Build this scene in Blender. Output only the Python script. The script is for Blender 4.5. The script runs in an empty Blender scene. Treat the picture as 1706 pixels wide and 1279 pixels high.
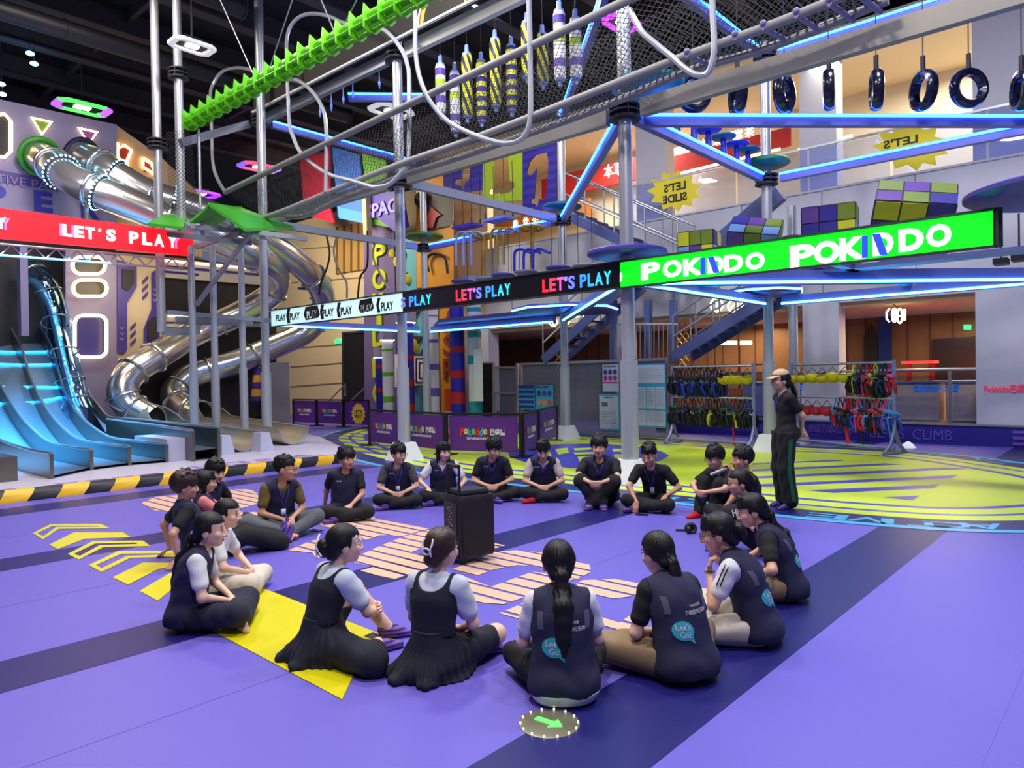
import bpy, bmesh, math, random
import numpy as np
from mathutils import Vector, Matrix
random.seed(7)
SC = bpy.context.scene
COL = bpy.context.collection
# ---------------------------------------------------------------- camera (1706 x 1279)
FPX, PITCH, ROLL, CH = 1200.0, -0.0113, 0.0175, 1.65
Fw = np.array([0, math.cos(PITCH), math.sin(PITCH)])
_R0 = np.array([1.0, 0, 0]); _U0 = np.cross(_R0, Fw)
Rt = math.cos(ROLL)*_R0 - math.sin(ROLL)*_U0
Up = math.sin(ROLL)*_R0 + math.cos(ROLL)*_U0
EYE = np.array([0, 0, CH])
cam = bpy.data.cameras.new('camera'); camo = bpy.data.objects.new('camera', cam); COL.objects.link(camo)
cam.sensor_width = 36.0; cam.lens = FPX/1706*36; cam.clip_end = 200
m4 = Matrix.Identity(4)
for i in range(3):
    m4[i][0], m4[i][1], m4[i][2], m4[i][3] = Rt[i], Up[i], -Fw[i], EYE[i]
camo.matrix_world = m4
SC.camera = camo
# ---------------------------------------------------------------- exposure, world
SC.view_settings.view_transform = 'Standard'; SC.view_settings.look = 'None'
SC.view_settings.gamma = 1; SC.view_settings.use_curve_mapping = False
SC.view_settings.exposure = 0.0
try:
    SC.cycles.max_bounces = 6; SC.cycles.diffuse_bounces = 3; SC.cycles.glossy_bounces = 4
    SC.cycles.transparent_max_bounces = 12; SC.cycles.transmission_bounces = 6
    SC.cycles.sample_clamp_indirect = 4; SC.cycles.use_denoising = True
    SC.cycles.caustics_reflective = False; SC.cycles.caustics_refractive = False
except Exception: pass
wd = bpy.data.worlds.new('hall_world'); SC.world = wd; wd.use_nodes = True
wd.node_tree.nodes['Background'].inputs[0].default_value = (0.55, 0.62, 1.0, 1)
wd.node_tree.nodes['Background'].inputs[1].default_value = 0.22
# ---------------------------------------------------------------- frames
YA = math.radians(41.8)
UU = Vector((math.sin(YA), math.cos(YA), 0)); VV = Vector((-UU.y, UU.x, 0)); ZZ = Vector((0, 0, 1))
A0 = Vector((1.77, 10.9, 0)); ROTU = math.atan2(UU.y, UU.x)
def W(a, b, z=0.0): return A0 + UU*a + VV*b + ZZ*z
def ray(x, y): return Vector(Fw + Rt*(x-853)/FPX - Up*(y-639.5)/FPX)
EV = Vector(EYE)
def G(x, y, z=0.0):
    d = ray(x, y); return EV + d*((z-CH)/d.z)
def P(x, y, Y):
    d = ray(x, y); return EV + d*(Y/d.y)
def onU(x, y, a):
    d = ray(x, y); return EV + d*((a-(EV-A0).dot(UU))/d.dot(UU))
def onV(x, y, b):
    d = ray(x, y); return EV + d*((b-(EV-A0).dot(VV))/d.dot(VV))
def uvz(q):
    q = q-A0; return (q.dot(UU), q.dot(VV), q.z)
def pj(q):
    q = np.array(q)-EYE; w = q@Fw; return (853+FPX*(q@Rt)/w, 639.5-FPX*(q@Up)/w)
# ---------------------------------------------------------------- lights
def area(name, loc, size, power, color=(1, 1, 1), target=None, sy=None, shape='RECTANGLE', spread=None):
    l = bpy.data.lights.new(name, 'AREA'); l.energy = power; l.color = color; l.size = size
    l.shape = 'DISK' if shape == 'DISK' else 'RECTANGLE'
    if shape != 'DISK': l.size_y = sy or size
    if spread: l.spread = spread
    o = bpy.data.objects.new(name, l); COL.objects.link(o); o.location = loc
    d = (Vector(target)-Vector(loc)) if target is not None else Vector((0, 0, -1))
    o.rotation_euler = d.to_track_quat('-Z', 'Y').to_euler()
    return o
CEIL = 11.0
for k, (a, b, pw, c) in enumerate([(-7, -2, 520, (1, .93, .88)), (-8, 6, 440, (1, .90, .84)), (-2.5, 2, 640, (.93, .93, 1)), (-3, -7, 420, (.74, .80, 1)),
                                (-4.2, 9.5, 480, (1, .90, .82)), (1.2, -3.8, 470, (.84, .84, 1)), (2.8, 6, 400, (.8, .82, 1)), (-10, -8, 440, (.96, .92, .96))]):
    area('hall_fill_%s' % 'abcdefgh'[k], W(a, b, CEIL-.4), 1.3, pw*1.15, c, shape='DISK')  # fill lights added overhead out of view, no fixtures built
# ---------------------------------------------------------------- materials
def lin(c): return tuple((x/12.92 if x <= .04045 else ((x+.055)/1.055)**2.4) for x in c)
def rgb(r, g, b): return lin((r/255, g/255, b/255))
MATS = {}
def mat(name, c, rough=.5, metal=0.0, emit=0.0, ec=None, alpha=1.0, spec=None, coat=0.0, noise=0.0, bump=0.0, nscale=30.0, trans=0.0, backface=False):
    """c: 0-255 sRGB"""
    if name in MATS: return MATS[name]
    m = bpy.data.materials.new(name); m.use_nodes = True; nt = m.node_tree
    b = nt.nodes['Principled BSDF']; col = rgb(*c)+(1,)
    b.inputs['Base Color'].default_value = col
    b.inputs['Roughness'].default_value = rough; b.inputs['Metallic'].default_value = metal
    if spec is not None: b.inputs['Specular IOR Level'].default_value = spec
    if coat: b.inputs['Coat Weight'].default_value = coat
    if alpha < 1: b.inputs['Alpha'].default_value = alpha
    if trans: b.inputs['Transmission Weight'].default_value = trans
    if emit:
        b.inputs['Emission Color'].default_value = (rgb(*(ec or c))+(1,)); b.inputs['Emission Strength'].default_value = emit
    if noise or bump:
        tc = nt.nodes.new('ShaderNodeTexCoord'); n = nt.nodes.new('ShaderNodeTexNoise')
        n.inputs['Scale'].default_value = nscale; n.inputs['Detail'].default_value = 3
        nt.links.new(tc.outputs['Object'], n.inputs['Vector'])
        if noise:
            mx = nt.nodes.new('ShaderNodeMix'); mx.data_type = 'RGBA'
            lo = tuple(max(0, x*(1-noise)) for x in col[:3])+(1,); hi = tuple(min(1, x*(1+noise)) for x in col[:3])+(1,)
            mx.inputs[6].default_value = lo; mx.inputs[7].default_value = hi
            nt.links.new(n.outputs['Fac'], mx.inputs[0]); nt.links.new(mx.outputs[2], b.inputs['Base Color'])
        if bump:
            bp = nt.nodes.new('ShaderNodeBump'); bp.inputs['Strength'].default_value = bump; bp.inputs['Distance'].default_value = .02
            nt.links.new(n.outputs['Fac'], bp.inputs['Height']); nt.links.new(bp.outputs['Normal'], b.inputs['Normal'])
    MATS[name] = m; return m
def stripe_mat(name, c1, c2, scale, axis='Z', rough=.8, duty=.5, obj=True):
    if name in MATS: return MATS[name]
    m = bpy.data.materials.new(name); m.use_nodes = True; nt = m.node_tree; b = nt.nodes['Principled BSDF']
    tc = nt.nodes.new('ShaderNodeTexCoord'); sp = nt.nodes.new('ShaderNodeSeparateXYZ')
    nt.links.new(tc.outputs['Object' if obj else 'Generated'], sp.inputs[0])
    mu = nt.nodes.new('ShaderNodeMath'); mu.operation = 'MULTIPLY'; mu.inputs[1].default_value = scale
    nt.links.new(sp.outputs[axis], mu.inputs[0])
    fr = nt.nodes.new('ShaderNodeMath'); fr.operation = 'FRACT'; nt.links.new(mu.outputs[0], fr.inputs[0])
    gt = nt.nodes.new('ShaderNodeMath'); gt.operation = 'GREATER_THAN'; gt.inputs[1].default_value = duty; nt.links.new(fr.outputs[0], gt.inputs[0])
    mx = nt.nodes.new('ShaderNodeMix'); mx.data_type = 'RGBA'
    mx.inputs[6].default_value = rgb(*c1)+(1,); mx.inputs[7].default_value = rgb(*c2)+(1,)
    nt.links.new(gt.outputs[0], mx.inputs[0]); nt.links.new(mx.outputs[2], b.inputs['Base Color']); b.inputs['Roughness'].default_value = rough
    MATS[name] = m; return m
def glass_mat(name, c=(220, 230, 255), a=.12, rough=.02):
    if name in MATS: return MATS[name]
    m = bpy.data.materials.new(name); m.use_nodes = True; nt = m.node_tree; nt.nodes.clear()
    o = nt.nodes.new('ShaderNodeOutputMaterial'); mx = nt.nodes.new('ShaderNodeMixShader'); t = nt.nodes.new('ShaderNodeBsdfTransparent')
    g = nt.nodes.new('ShaderNodeBsdfGlossy'); g.inputs['Roughness'].default_value = rough; g.inputs[0].default_value = rgb(*c)+(1,)
    t.inputs[0].default_value = rgb(*c)+(1,)
    f = nt.nodes.new('ShaderNodeFresnel'); f.inputs[0].default_value = 1.45
    ad = nt.nodes.new('ShaderNodeMath'); ad.operation = 'ADD'; ad.inputs[1].default_value = a; ad.use_clamp = True
    ge = nt.nodes.new('ShaderNodeNewGeometry'); nb2 = nt.nodes.new('ShaderNodeMath'); nb2.operation = 'SUBTRACT'; nb2.inputs[0].default_value = 1; nt.links.new(ge.outputs['Backfacing'], nb2.inputs[1])
    ml = nt.nodes.new('ShaderNodeMath'); ml.operation = 'MULTIPLY'; nt.links.new(ad.outputs[0], ml.inputs[0]); nt.links.new(nb2.outputs[0], ml.inputs[1])
    nt.links.new(f.outputs[0], ad.inputs[0]); nt.links.new(ml.outputs[0], mx.inputs[0]); nt.links.new(t.outputs[0], mx.inputs[1]); nt.links.new(g.outputs[0], mx.inputs[2]); nt.links.new(mx.outputs[0], o.inputs[0])
    MATS[name] = m; return m
def net_mat(name, c, scale, width=.12, rot=False):
    """woven netting: opaque cords on a square grid of Object space, gaps see-through (UV layer drives it)"""
    if name in MATS: return MATS[name]
    m = bpy.data.materials.new(name); m.use_nodes = True; nt = m.node_tree; b = nt.nodes['Principled BSDF']
    b.inputs['Base Color'].default_value = rgb(*c)+(1,); b.inputs['Roughness'].default_value = .7
    tc = nt.nodes.new('ShaderNodeTexCoord'); mp = nt.nodes.new('ShaderNodeMapping'); nt.links.new(tc.outputs['UV'], mp.inputs[0])
    mp.inputs['Scale'].default_value = (scale, scale, 1)
    if rot: mp.inputs['Rotation'].default_value = (0, 0, math.pi/4)
    sp = nt.nodes.new('ShaderNodeSeparateXYZ'); nt.links.new(mp.outputs[0], sp.inputs[0])
    outs = []
    for ax in 'XY':
        fr = nt.nodes.new('ShaderNodeMath'); fr.operation = 'FRACT'; nt.links.new(sp.outputs[ax], fr.inputs[0])
        lt = nt.nodes.new('ShaderNodeMath'); lt.operation = 'LESS_THAN'; lt.inputs[1].default_value = width; nt.links.new(fr.outputs[0], lt.inputs[0]); outs.append(lt)
    mxx = nt.nodes.new('ShaderNodeMath'); mxx.operation = 'MAXIMUM'
    nt.links.new(outs[0].outputs[0], mxx.inputs[0]); nt.links.new(outs[1].outputs[0], mxx.inputs[1]); nt.links.new(mxx.outputs[0], b.inputs['Alpha'])
    MATS[name] = m; return m
# ---------------------------------------------------------------- mesh builder
class MB:
    def __init__(s): s.v = []; s.f = []; s.m = []; s.uv = {}
    def add(s, vs, fs, mi=0):
        o = len(s.v); s.v += [tuple(x) for x in vs]; s.f += [tuple(i+o for i in f) for f in fs]; s.m += [mi]*len(fs); return s
    def box(s, c, size, rot=None, mi=0, taper=1.0):
        x, y, z = (k/2 for k in size); c = Vector(c); t = taper
        vs = [Vector(q) for q in ((-x,-y,-z),(x,-y,-z),(x,y,-z),(-x,y,-z),(-x*t,-y*t,z),(x*t,-y*t,z),(x*t,y*t,z),(-x*t,y*t,z))]
        if rot is not None:
            if not isinstance(rot, Matrix): rot = Matrix.Rotation(rot, 3, 'Z')
            vs = [rot @ q for q in vs]
        return s.add([q+c for q in vs], [(0,3,2,1),(4,5,6,7),(0,1,5,4),(1,2,6,5),(2,3,7,6),(3,0,4,7)], mi)
    def beam(s, p0, p1, w, h, mi=0, up=ZZ):
        p0 = Vector(p0); p1 = Vector(p1); d = (p1-p0); L = d.length; d.normalize()
        sd = Vector(up).cross(d); sd = sd.normalized() if sd.length > 1e-4 else Vector((1, 0, 0)); u2 = d.cross(sd)
        return s.box((p0+p1)/2, (L, w, h), Matrix((d, sd, u2)).transposed(), mi)
    def tube(s, pts, r, n=8, mi=0, closed=False, caps=True):
        pts = [Vector(p) for p in pts]; N = len(pts); rr = r if isinstance(r, (list, tuple)) else [r]*N
        vs = []; prev = None
        for i, p in enumerate(pts):
            a = pts[i-1] if (i or closed) else pts[i]; b = pts[(i+1) % N] if (i < N-1 or closed) else pts[i]
            t = (b-a).normalized()
            if prev is None:
                e = t.cross(ZZ); e = e.normalized() if e.length > 1e-3 else t.cross(Vector((1, 0, 0))).normalized()
            else:
                e = (prev - t*prev.dot(t)); e = e.normalized() if e.length > 1e-5 else t.orthogonal().normalized()
            prev = e; g = t.cross(e)
            for k in range(n):
                an = 2*math.pi*k/n; vs.append(p+(e*math.cos(an)+g*math.sin(an))*rr[i])
        fs = []
        for i in range(N if closed else N-1):
            j = (i+1) % N
            for k in range(n): fs.append((i*n+k, i*n+(k+1) % n, j*n+(k+1) % n, j*n+k))
        if caps and not closed: fs += [tuple(range(n))[::-1], tuple((N-1)*n+k for k in range(n))]
        return s.add(vs, fs, mi)
    def cyl(s, p0, p1, r, r2=None, n=12, mi=0, caps=True): return s.tube([p0, p1], [r, r if r2 is None else r2], n, mi, caps=caps)
    def rev(s, prof, c=(0, 0, 0), n=20, mi=0, M=None):
        c = Vector(c); vs = []
        for (r, z) in prof:
            for k in range(n):
                q = Vector((r*math.cos(2*math.pi*k/n), r*math.sin(2*math.pi*k/n), z)); vs.append(c+(M @ q if M is not None else q))
        fs = [(i*n+k, i*n+(k+1) % n, (i+1)*n+(k+1) % n, (i+1)*n+k) for i in range(len(prof)-1) for k in range(n)]
        loop = prof[0] == prof[-1]
        if prof[0][0] > 1e-4 and not loop: fs.append(tuple(range(n))[::-1])
        if prof[-1][0] > 1e-4 and not loop: fs.append(tuple((len(prof)-1)*n+k for k in range(n)))
        return s.add(vs, fs, mi)
    def ball(s, c, r, M=None, n=12, mi=0):
        r = r if isinstance(r, (tuple, list)) else (r, r, r); h = n//2
        S = Matrix.Diagonal(Vector(r)); 
        if M is not None: S = M @ S
        prof = [(max(1e-5, math.sin(math.pi*i/h)), -math.cos(math.pi*i/h)) for i in range(h+1)]
        return s.rev(prof, c, n, mi, S)
    def torus(s, c, R, r, M=None, n=24, k=10, mi=0):
        c = Vector(c); pts = []
        for i in range(n):
            q = Vector((R*math.cos(2*math.pi*i/n), R*math.sin(2*math.pi*i/n), 0)); pts.append(c+(M @ q if M is not None else q))
        return s.tube(pts, r, k, mi, closed=True)
    def prism(s, poly, o, ex, ey, th, mi=0, side=None):
        """polygon (list of 2-d) in plane o+ex*x+ey*y, extruded by th along ex x ey"""
        ex = Vector(ex); ey = Vector(ey); nz = ex.cross(ey).normalized(); o = Vector(o); n = len(poly)
        fr = [o+ex*x+ey*y+nz*th for x, y in poly]
        ar = sum(poly[i][0]*poly[(i+1) % n][1]-poly[(i+1) % n][0]*poly[i][1] for i in range(n))
        if ar < 0: fr = fr[::-1]
        if th == 0: return s.add(fr, [tuple(range(n))], mi)
        bk = [q-nz*th for q in fr]
        s.add(fr+bk, [tuple(range(n))], mi)
        b = len(s.v)-2*n
        s.f += [tuple(b+n+k for k in range(n))[::-1]] + [(b+n+k, b+n+(k+1) % n, b+(k+1) % n, b+k) for k in range(n)]
        s.m += [side if side is not None else mi]*(n+1); return s
    def sheet(s, grid, mi=0, uv=None, wrap=False):
        """grid[i][j] points -> quads"""
        a = len(grid); b = len(grid[0]); o = len(s.v); nf = len(s.f)
        s.add([p for row in grid for p in row], [(i*b+j, i*b+j+1, (i+1)*b+j+1, (i+1)*b+j) for i in range(a-1) for j in range(b-1)], mi)
        if uv:
            for q in range(nf, len(s.f)): s.uv[q] = [uv[(k-o)//b][(k-o) % b] for k in s.f[q]]
        return s
    def text(s, body, o, ex, ey, h, mi=0, th=.004, width=None, bold=.0, align='C', shear=0.0, mir=False):
        me, (x0, x1, y0, y1) = text_mesh(body, bold, shear)
        ex = Vector(ex).normalized(); ey = Vector(ey).normalized(); nz = ex.cross(ey); o = Vector(o)
        sy = h/(y1-y0); sx = width/(x1-x0) if width else sy
        cx = {'C': (x0+x1)/2, 'L': x0, 'R': x1}[align]; cy = (y0+y1)/2
        sg = -1 if mir else 1
        vs, fs = me
        vv = [o+ex*((x-cx)*sx*sg)+ey*((y-cy)*sy)+nz*((.5+z)*th) for x, y, z in vs]
        return s.add(vv, fs if not mir else [f[::-1] for f in fs], mi)
    def obj(s, name, mats, parent=None, smooth=True, angle=40, loc=None, kind=None, label=None):
        me = bpy.data.meshes.new(name)
        off = Vector((0, 0, 0))
        if parent is not None: off = pivot(parent)
        elif loc is not None: off = Vector(loc)
        me.from_pydata([(x-off.x, y-off.y, z-off.z) for x, y, z in s.v], [], s.f)
        if not isinstance(mats, (list, tuple)): mats = [mats]
        for q in mats: me.materials.append(q)
        me.polygons.foreach_set('material_index', s.m)
        if s.uv:
            ul = me.uv_layers.new(name='UVMap')
            for fi, us in s.uv.items():
                for li, c in zip(me.polygons[fi].loop_indices, us): ul.data[li].uv = c
        me.validate(clean_customdata=False); me.update()
        if smooth:
            me.polygons.foreach_set('use_smooth', [True]*len(me.polygons)); me.set_sharp_from_angle(angle=math.radians(angle))
        o = bpy.data.objects.new(name, me); COL.objects.link(o)
        if parent is not None:
            o.parent = parent; PIV[o.name] = off
        else: o.location = off; PIV[o.name] = off
        if kind: o['kind'] = kind
        if label: o['label'] = label
        return o
PIV = {}
def pivot(o): return PIV.get(o.name, Vector((0, 0, 0)))
_TX = {}
def text_mesh(body, bold, shear):
    key = (body, bold, shear)
    if key in _TX: return _TX[key]
    c = bpy.data.curves.new('lettering', 'FONT'); c.body = body; c.offset = bold; c.shear = shear; c.extrude = .5; c.resolution_u = 3
    o = bpy.data.objects.new('lettering', c); COL.objects.link(o); bpy.context.view_layer.update()
    me = bpy.data.meshes.new_from_object(o.evaluated_get(bpy.context.evaluated_depsgraph_get()))
    vs = [tuple(v.co) for v in me.vertices]; fs = [tuple(p.vertices) for p in me.polygons]
    bpy.data.objects.remove(o); bpy.data.curves.remove(c); bpy.data.meshes.remove(me)
    xs = [v[0] for v in vs] or [0, 1]; ys = [v[1] for v in vs] or [0, 1]
    _TX[key] = ((vs, fs), (min(xs), max(xs), min(ys), max(ys))); return _TX[key]
def T(name, label, cat, loc, group=None):
    o = bpy.data.objects.new(name, None); COL.objects.link(o); o.location = loc; o.empty_display_size = .1
    PIV[o.name] = Vector(loc); tag(o, label, cat, group); return o
def tag(o, label, cat, group=None, kind=None):
    o['label'] = label; o['category'] = cat
    if group: o['group'] = group
    if kind: o['kind'] = kind
    return o
def S(o): o['kind'] = 'structure'; return o
def dup(o, loc=None, rotz=None, label=None, group=None, scale=None, parent=None):
    c = o.copy(); COL.objects.link(c)
    if parent is not None: c.parent = parent
    for ch in list(o.children): dup(ch, parent=c)
    if loc is not None: c.location = loc; PIV[c.name] = Vector(loc)
    if rotz is not None: c.rotation_euler[2] = rotz
    if scale is not None: c.scale = (scale,)*3
    if label: c['label'] = label
    if group: c['group'] = group
    return c
def bez(pts, n=8):
    """Catmull-Rom through the points"""
    pts = [Vector(p) for p in pts]; out = []
    for i in range(len(pts)-1):
        p0 = pts[max(i-1, 0)]; p1 = pts[i]; p2 = pts[i+1]; p3 = pts[min(i+2, len(pts)-1)]
        for k in range(n):
            t = k/n; out.append(.5*((2*p1)+(p2-p0)*t+(2*p0-5*p1+4*p2-p3)*t*t+(3*p1-p0-3*p2+p3)*t**3))
    return out+[pts[-1]]
def rrect(w, h, r, n=5):
    out = []
    for cx, cy, a0 in ((w/2-r, h/2-r, 0), (-w/2+r, h/2-r, 90), (-w/2+r, -h/2+r, 180), (w/2-r, -h/2+r, 270)):
        for k in range(n+1):
            a = math.radians(a0+90*k/n); out.append((cx+r*math.cos(a), cy+r*math.sin(a)))
    return out
# common finishes
STEEL = mat('galvanised_steel', (176, 180, 186), .38, .85, noise=.08, nscale=9)
POLE = mat('silver_painted_pole', (196, 199, 205), .33, .55)
BEAMM = mat('grey_painted_beam', (140, 146, 158), .4, .4)
CHROME = mat('polished_steel', (222, 220, 214), .2, .88)
CHROME2 = mat('brushed_steel', (196, 200, 205), .26, 1.0)
BLACK = mat('black_plastic', (18, 18, 22), .5)
DARK = mat('dark_grey_paint', (46, 47, 54), .6)
WHITE = mat('white_paint', (232, 232, 234), .5)
LEDB = mat('blue_led_strip', (40, 130, 255), .4, emit=20, ec=(34, 98, 255))
LEDW = mat('warm_led_strip', (255, 224, 170), .4, emit=4, ec=(255, 222, 165))
LEDC = mat('cyan_led_strip', (120, 220, 255), .4, emit=11, ec=(76, 182, 255))
PURP = mat('purple_vinyl', (96, 40, 140), .45)
NAVY = mat('navy_vinyl', (38, 40, 120), .5)
YEL = mat('yellow_foam', (222, 205, 28), .5)
REDP = mat('red_vinyl', (190, 28, 34), .5)
ROPE = mat('grey_rope', (150, 148, 144), .8, noise=.15, nscale=60)
CABLE = mat('black_cable', (20, 20, 24), .5)
# ================================================================ FLOOR with its printed graphics
F_MATS = [mat('floor_lilac', (102, 91, 188), .45, noise=.05, nscale=.6), mat('floor_navy_band', (20, 20, 98), .4),
          mat('floor_yellow', (214, 204, 12), .34), mat('floor_peach', (226, 186, 152), .4), mat('floor_cyan', (70, 178, 226), .36),
          mat('floor_lime', (200, 222, 46), .42), mat('floor_blue_line', (64, 62, 186), .35), mat('floor_seam', (104, 90, 190), .4)]
fl = MB()
fl.add([(-32, -6, 0), (32, -6, 0), (32, 46, 0), (-32, 46, 0)], [(0, 1, 2, 3)], 0)
def fp(px, z, mi):            # polygon given by picture points on the floor
    q = [G(x, y) for x, y in px]; fpw(q, z, mi)
def fpw(q, z, mi):
    n = len(q); ar = sum(q[i].x*q[(i+1) % n].y-q[(i+1) % n].x*q[i].y for i in range(n))
    if ar < 0: q = q[::-1]
    fl.add([(p.x, p.y, z) for p in q], [tuple(range(n))], mi)
def band(u0, u1, v0, v1, z=.002, mi=1): fpw([W(u0, v0), W(u1, v0), W(u1, v1), W(u0, v1)], z, mi)
band(-14, 9, -4.36, -3.77); band(-14, 9, -1.33, -.80); band(-14, -1, 1.68, 2.21); band(-14, -1, 4.85, 5.5); band(-14, 9, -7.4, -6.8)
for v0 in (-2.3, .45, 3.3, -5.4): band(-14, 6, v0, v0+.008, .0012, 7)
# yellow arrow and chevrons
def cz(pts): return [(x/2.437, 800+y/2.437) for x, y in pts]
fp([(350, 958), (433, 978), (660, 1067), (604, 1092), (570, 1166), (363, 1056), (318, 1030)], .004, 2)
for poly in ([(200,262),(300,212),(500,212),(530,232),(345,238),(235,280)], [(457,395),(580,335),(700,335),(712,352),(645,360),(520,425)],
             [(567,450),(690,378),(720,378),(740,410),(640,490)]): fp(cz(poly), .004, 2)
def ringpoly(out, inn, z, mi):
    o = [G(*p) for p in out]; i_ = [G(*p) for p in inn]; n = len(o)
    for k in range(n):
        a, b, c, d = o[k], o[(k+1) % n], i_[(k+1) % n], i_[k]; fpw([a, b, c, d], z, mi)
for out, inn in (([(133,215),(205,179),(410,178),(447,196),(238,198),(175,241)], [(152,216),(212,187),(395,186),(412,189),(228,190),(176,228)]),
                 ([(275,300),(375,248),(580,246),(612,268),(420,272),(320,323)], [(300,300),(385,258),(545,254),(560,260),(405,264),(325,308)]),
                 ([(360,345),(480,288),(700,288),(715,312),(530,316),(412,374)], [(390,345),(492,300),(660,298),(670,303),(515,308),(412,358)])):
    ringpoly(cz(out), cz(inn), .004, 2)
# peach lettering cut into bars that run along the v axis
def clip(poly, u0, u1):
    for lim, sg in ((u0, 1), (u1, -1)):
        out = []
        for i in range(len(poly)):
            a, b = poly[i], poly[(i+1) % len(poly)]; da, db = sg*(a[0]-lim), sg*(b[0]-lim)
            if da >= 0: out.append(a)
            if (da >= 0) != (db >= 0):
                t = da/(da-db); out.append((a[0]+(b[0]-a[0])*t, a[1]+(b[1]-a[1])*t))
        poly = out
        if len(poly) < 3: return []
    return poly
PEACH = [[(236,838),(259,828),(330,822),(380,816),(417,815),(430,823),(430,839),(396,849),(360,856),(258,851)], [(396,857),(470,846),(500,856),(430,872)],
 [(527,873),(556,862),(620,860),(627,865),(593,876),(553,880)], [(629,865),(714,881),(673,893),(633,892),(609,900),(585,884),(596,875)],
 [(713,883),(742,887),(742,900),(716,909),(683,921),(713,925),(713,946),(658,965),(596,952),(622,945),(590,938),(600,925),(628,912),(670,895)],
 [(480,917),(516,902),(589,887),(604,898),(589,913),(527,931),(520,921)],
 [(823,920),(862,917),(903,921),(982,940),(985,953),(962,965),(916,953),(894,944),(862,942),(822,949),(793,960),(771,956),(753,949)],
 [(740,955),(771,960),(818,978),(887,953),(916,956),(960,965),(920,974),(891,989),(840,1007),(807,1005),(740,990)],
 [(960,973),(971,967),(1025,965),(1083,976),(1090,990),(1014,998),(967,987)], [(831,1022),(847,1016),(900,992),(905,1011),(872,1033)],
 [(1003,1029),(1032,1038),(1058,1020),(1047,1054),(1007,1043)], [(823,905),(842,909),(825,914)]]
for poly in PEACH:
    uv = [uvz(G(x, y))[:2] for x, y in poly]
    k0 = math.floor(min(p[0] for p in uv)/.175); k1 = math.ceil(max(p[0] for p in uv)/.175)
    for k in range(k0, k1+1):
        c = clip(uv, k*.175, k*.175+.138)
        if len(c) >= 3: fpw([W(a, b) for a, b in c], .0045, 3)
# the big ring
RING = [(-1.22,-1.3),(-1.24,-3.),(-.85,-4.6),(.1,-5.7),(1.5,-6.4),(3.2,-6.3),(4.7,-5.4),(5.76,-4.25),(6.4,-3.4),(6.85,-2.4),(6.95,-1.2),(6.85,.5),(6.8,3.),(6.8,7.),(6.4,11.),
        (5.7,13.2),(4.8,13.8),(3.5,13.),(2.0,11.5),(.75,9.4),(-.3,7.2),(-.98,4.8),(-1.24,2.9),(-1.25,.8)]
rp = [Vector((a, b, 0)) for a, b in RING]; sm = bez([rp[-1]]+rp+[rp[0], rp[1]], 8)[8:-8]; sm = sm[:-1]
def inset(d):
    n = len(sm); out = []
    for i in range(n):
        t = (sm[(i+2) % n]-sm[i-2]).normalized(); out.append(sm[i]+Vector((t.y, -t.x, 0))*d)
    return out
if (inset(.5)[0]-Vector((3, 2, 0))).length > (sm[0]-Vector((3, 2, 0))).length: sm = sm[::-1]
def ringstrip(d0, d1, z, mi):
    a = inset(d0); b = inset(d1); n = len(a)
    for i in range(n):
        j = (i+1) % n; fpw([W(*a[i]), W(*a[j]), W(*b[j]), W(*b[i])], z, mi)
ringstrip(0, .14, .0055, 4); ringstrip(.14, .6, .0055, 1); ringstrip(.6, .86, .0055, 5); ringstrip(.86, .96, .0055, 6); ringstrip(.96, 1.26, .0055, 5); ringstrip(1.26, 1.4, .0055, 6)
inn = inset(1.4); cen = Vector((3., 3., 0))
fpw([W(*p) for p in inn], .005, 5)
def c3(pts): return [(1306+x/4.265, 720+y/4.265) for x, y in pts]
for q in ([(-230,222),(380,198),(430,205),(-230,232)], [(-230,266),(720,222),(860,230),(-230,280)], [(-210,316),(1150,252),(1310,263),(1130,270),(-210,332)],
          [(-190,373),(1240,305),(1190,328),(-190,392)], [(165,415),(1112,372),(1065,400),(350,433)], [(700,465),(965,452),(915,487)]): fp(c3(q), .0065, 6)
ell = [(845,752),(880,744),(934,740),(1000,739),(1060,744),(1102,752),(1115,759),(1100,768),(1060,776),(1010,781),(950,780),(880,772),(850,762)]
fp(ell, .0066, 6)
for q in ([(925,748),(945,746),(948,754),(930,758)], [(955,747),(985,746),(985,749),(958,751)], [(955,754),(1000,753),(1002,756),(958,758)], [(962,761),(985,760),(988,770),(966,771)],
          [(1020,748),(1042,748),(1046,752),(1022,753)], [(1022,757),(1050,757),(1052,767),(1026,768)], [(900,752),(916,751),(920,764),(902,763)]): fp(q, .0075, 5)
# yellow and blue stripes on the left half of the ring
for k in range(8):
    a = 0.35+k*.62; L0 = 6.2+k*.55
    fpw([W(a, L0), W(a+.2, L0), W(a+.2, min(12.3, L0+4)), W(a, min(12.0, L0+4))], .0066, 6)
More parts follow.
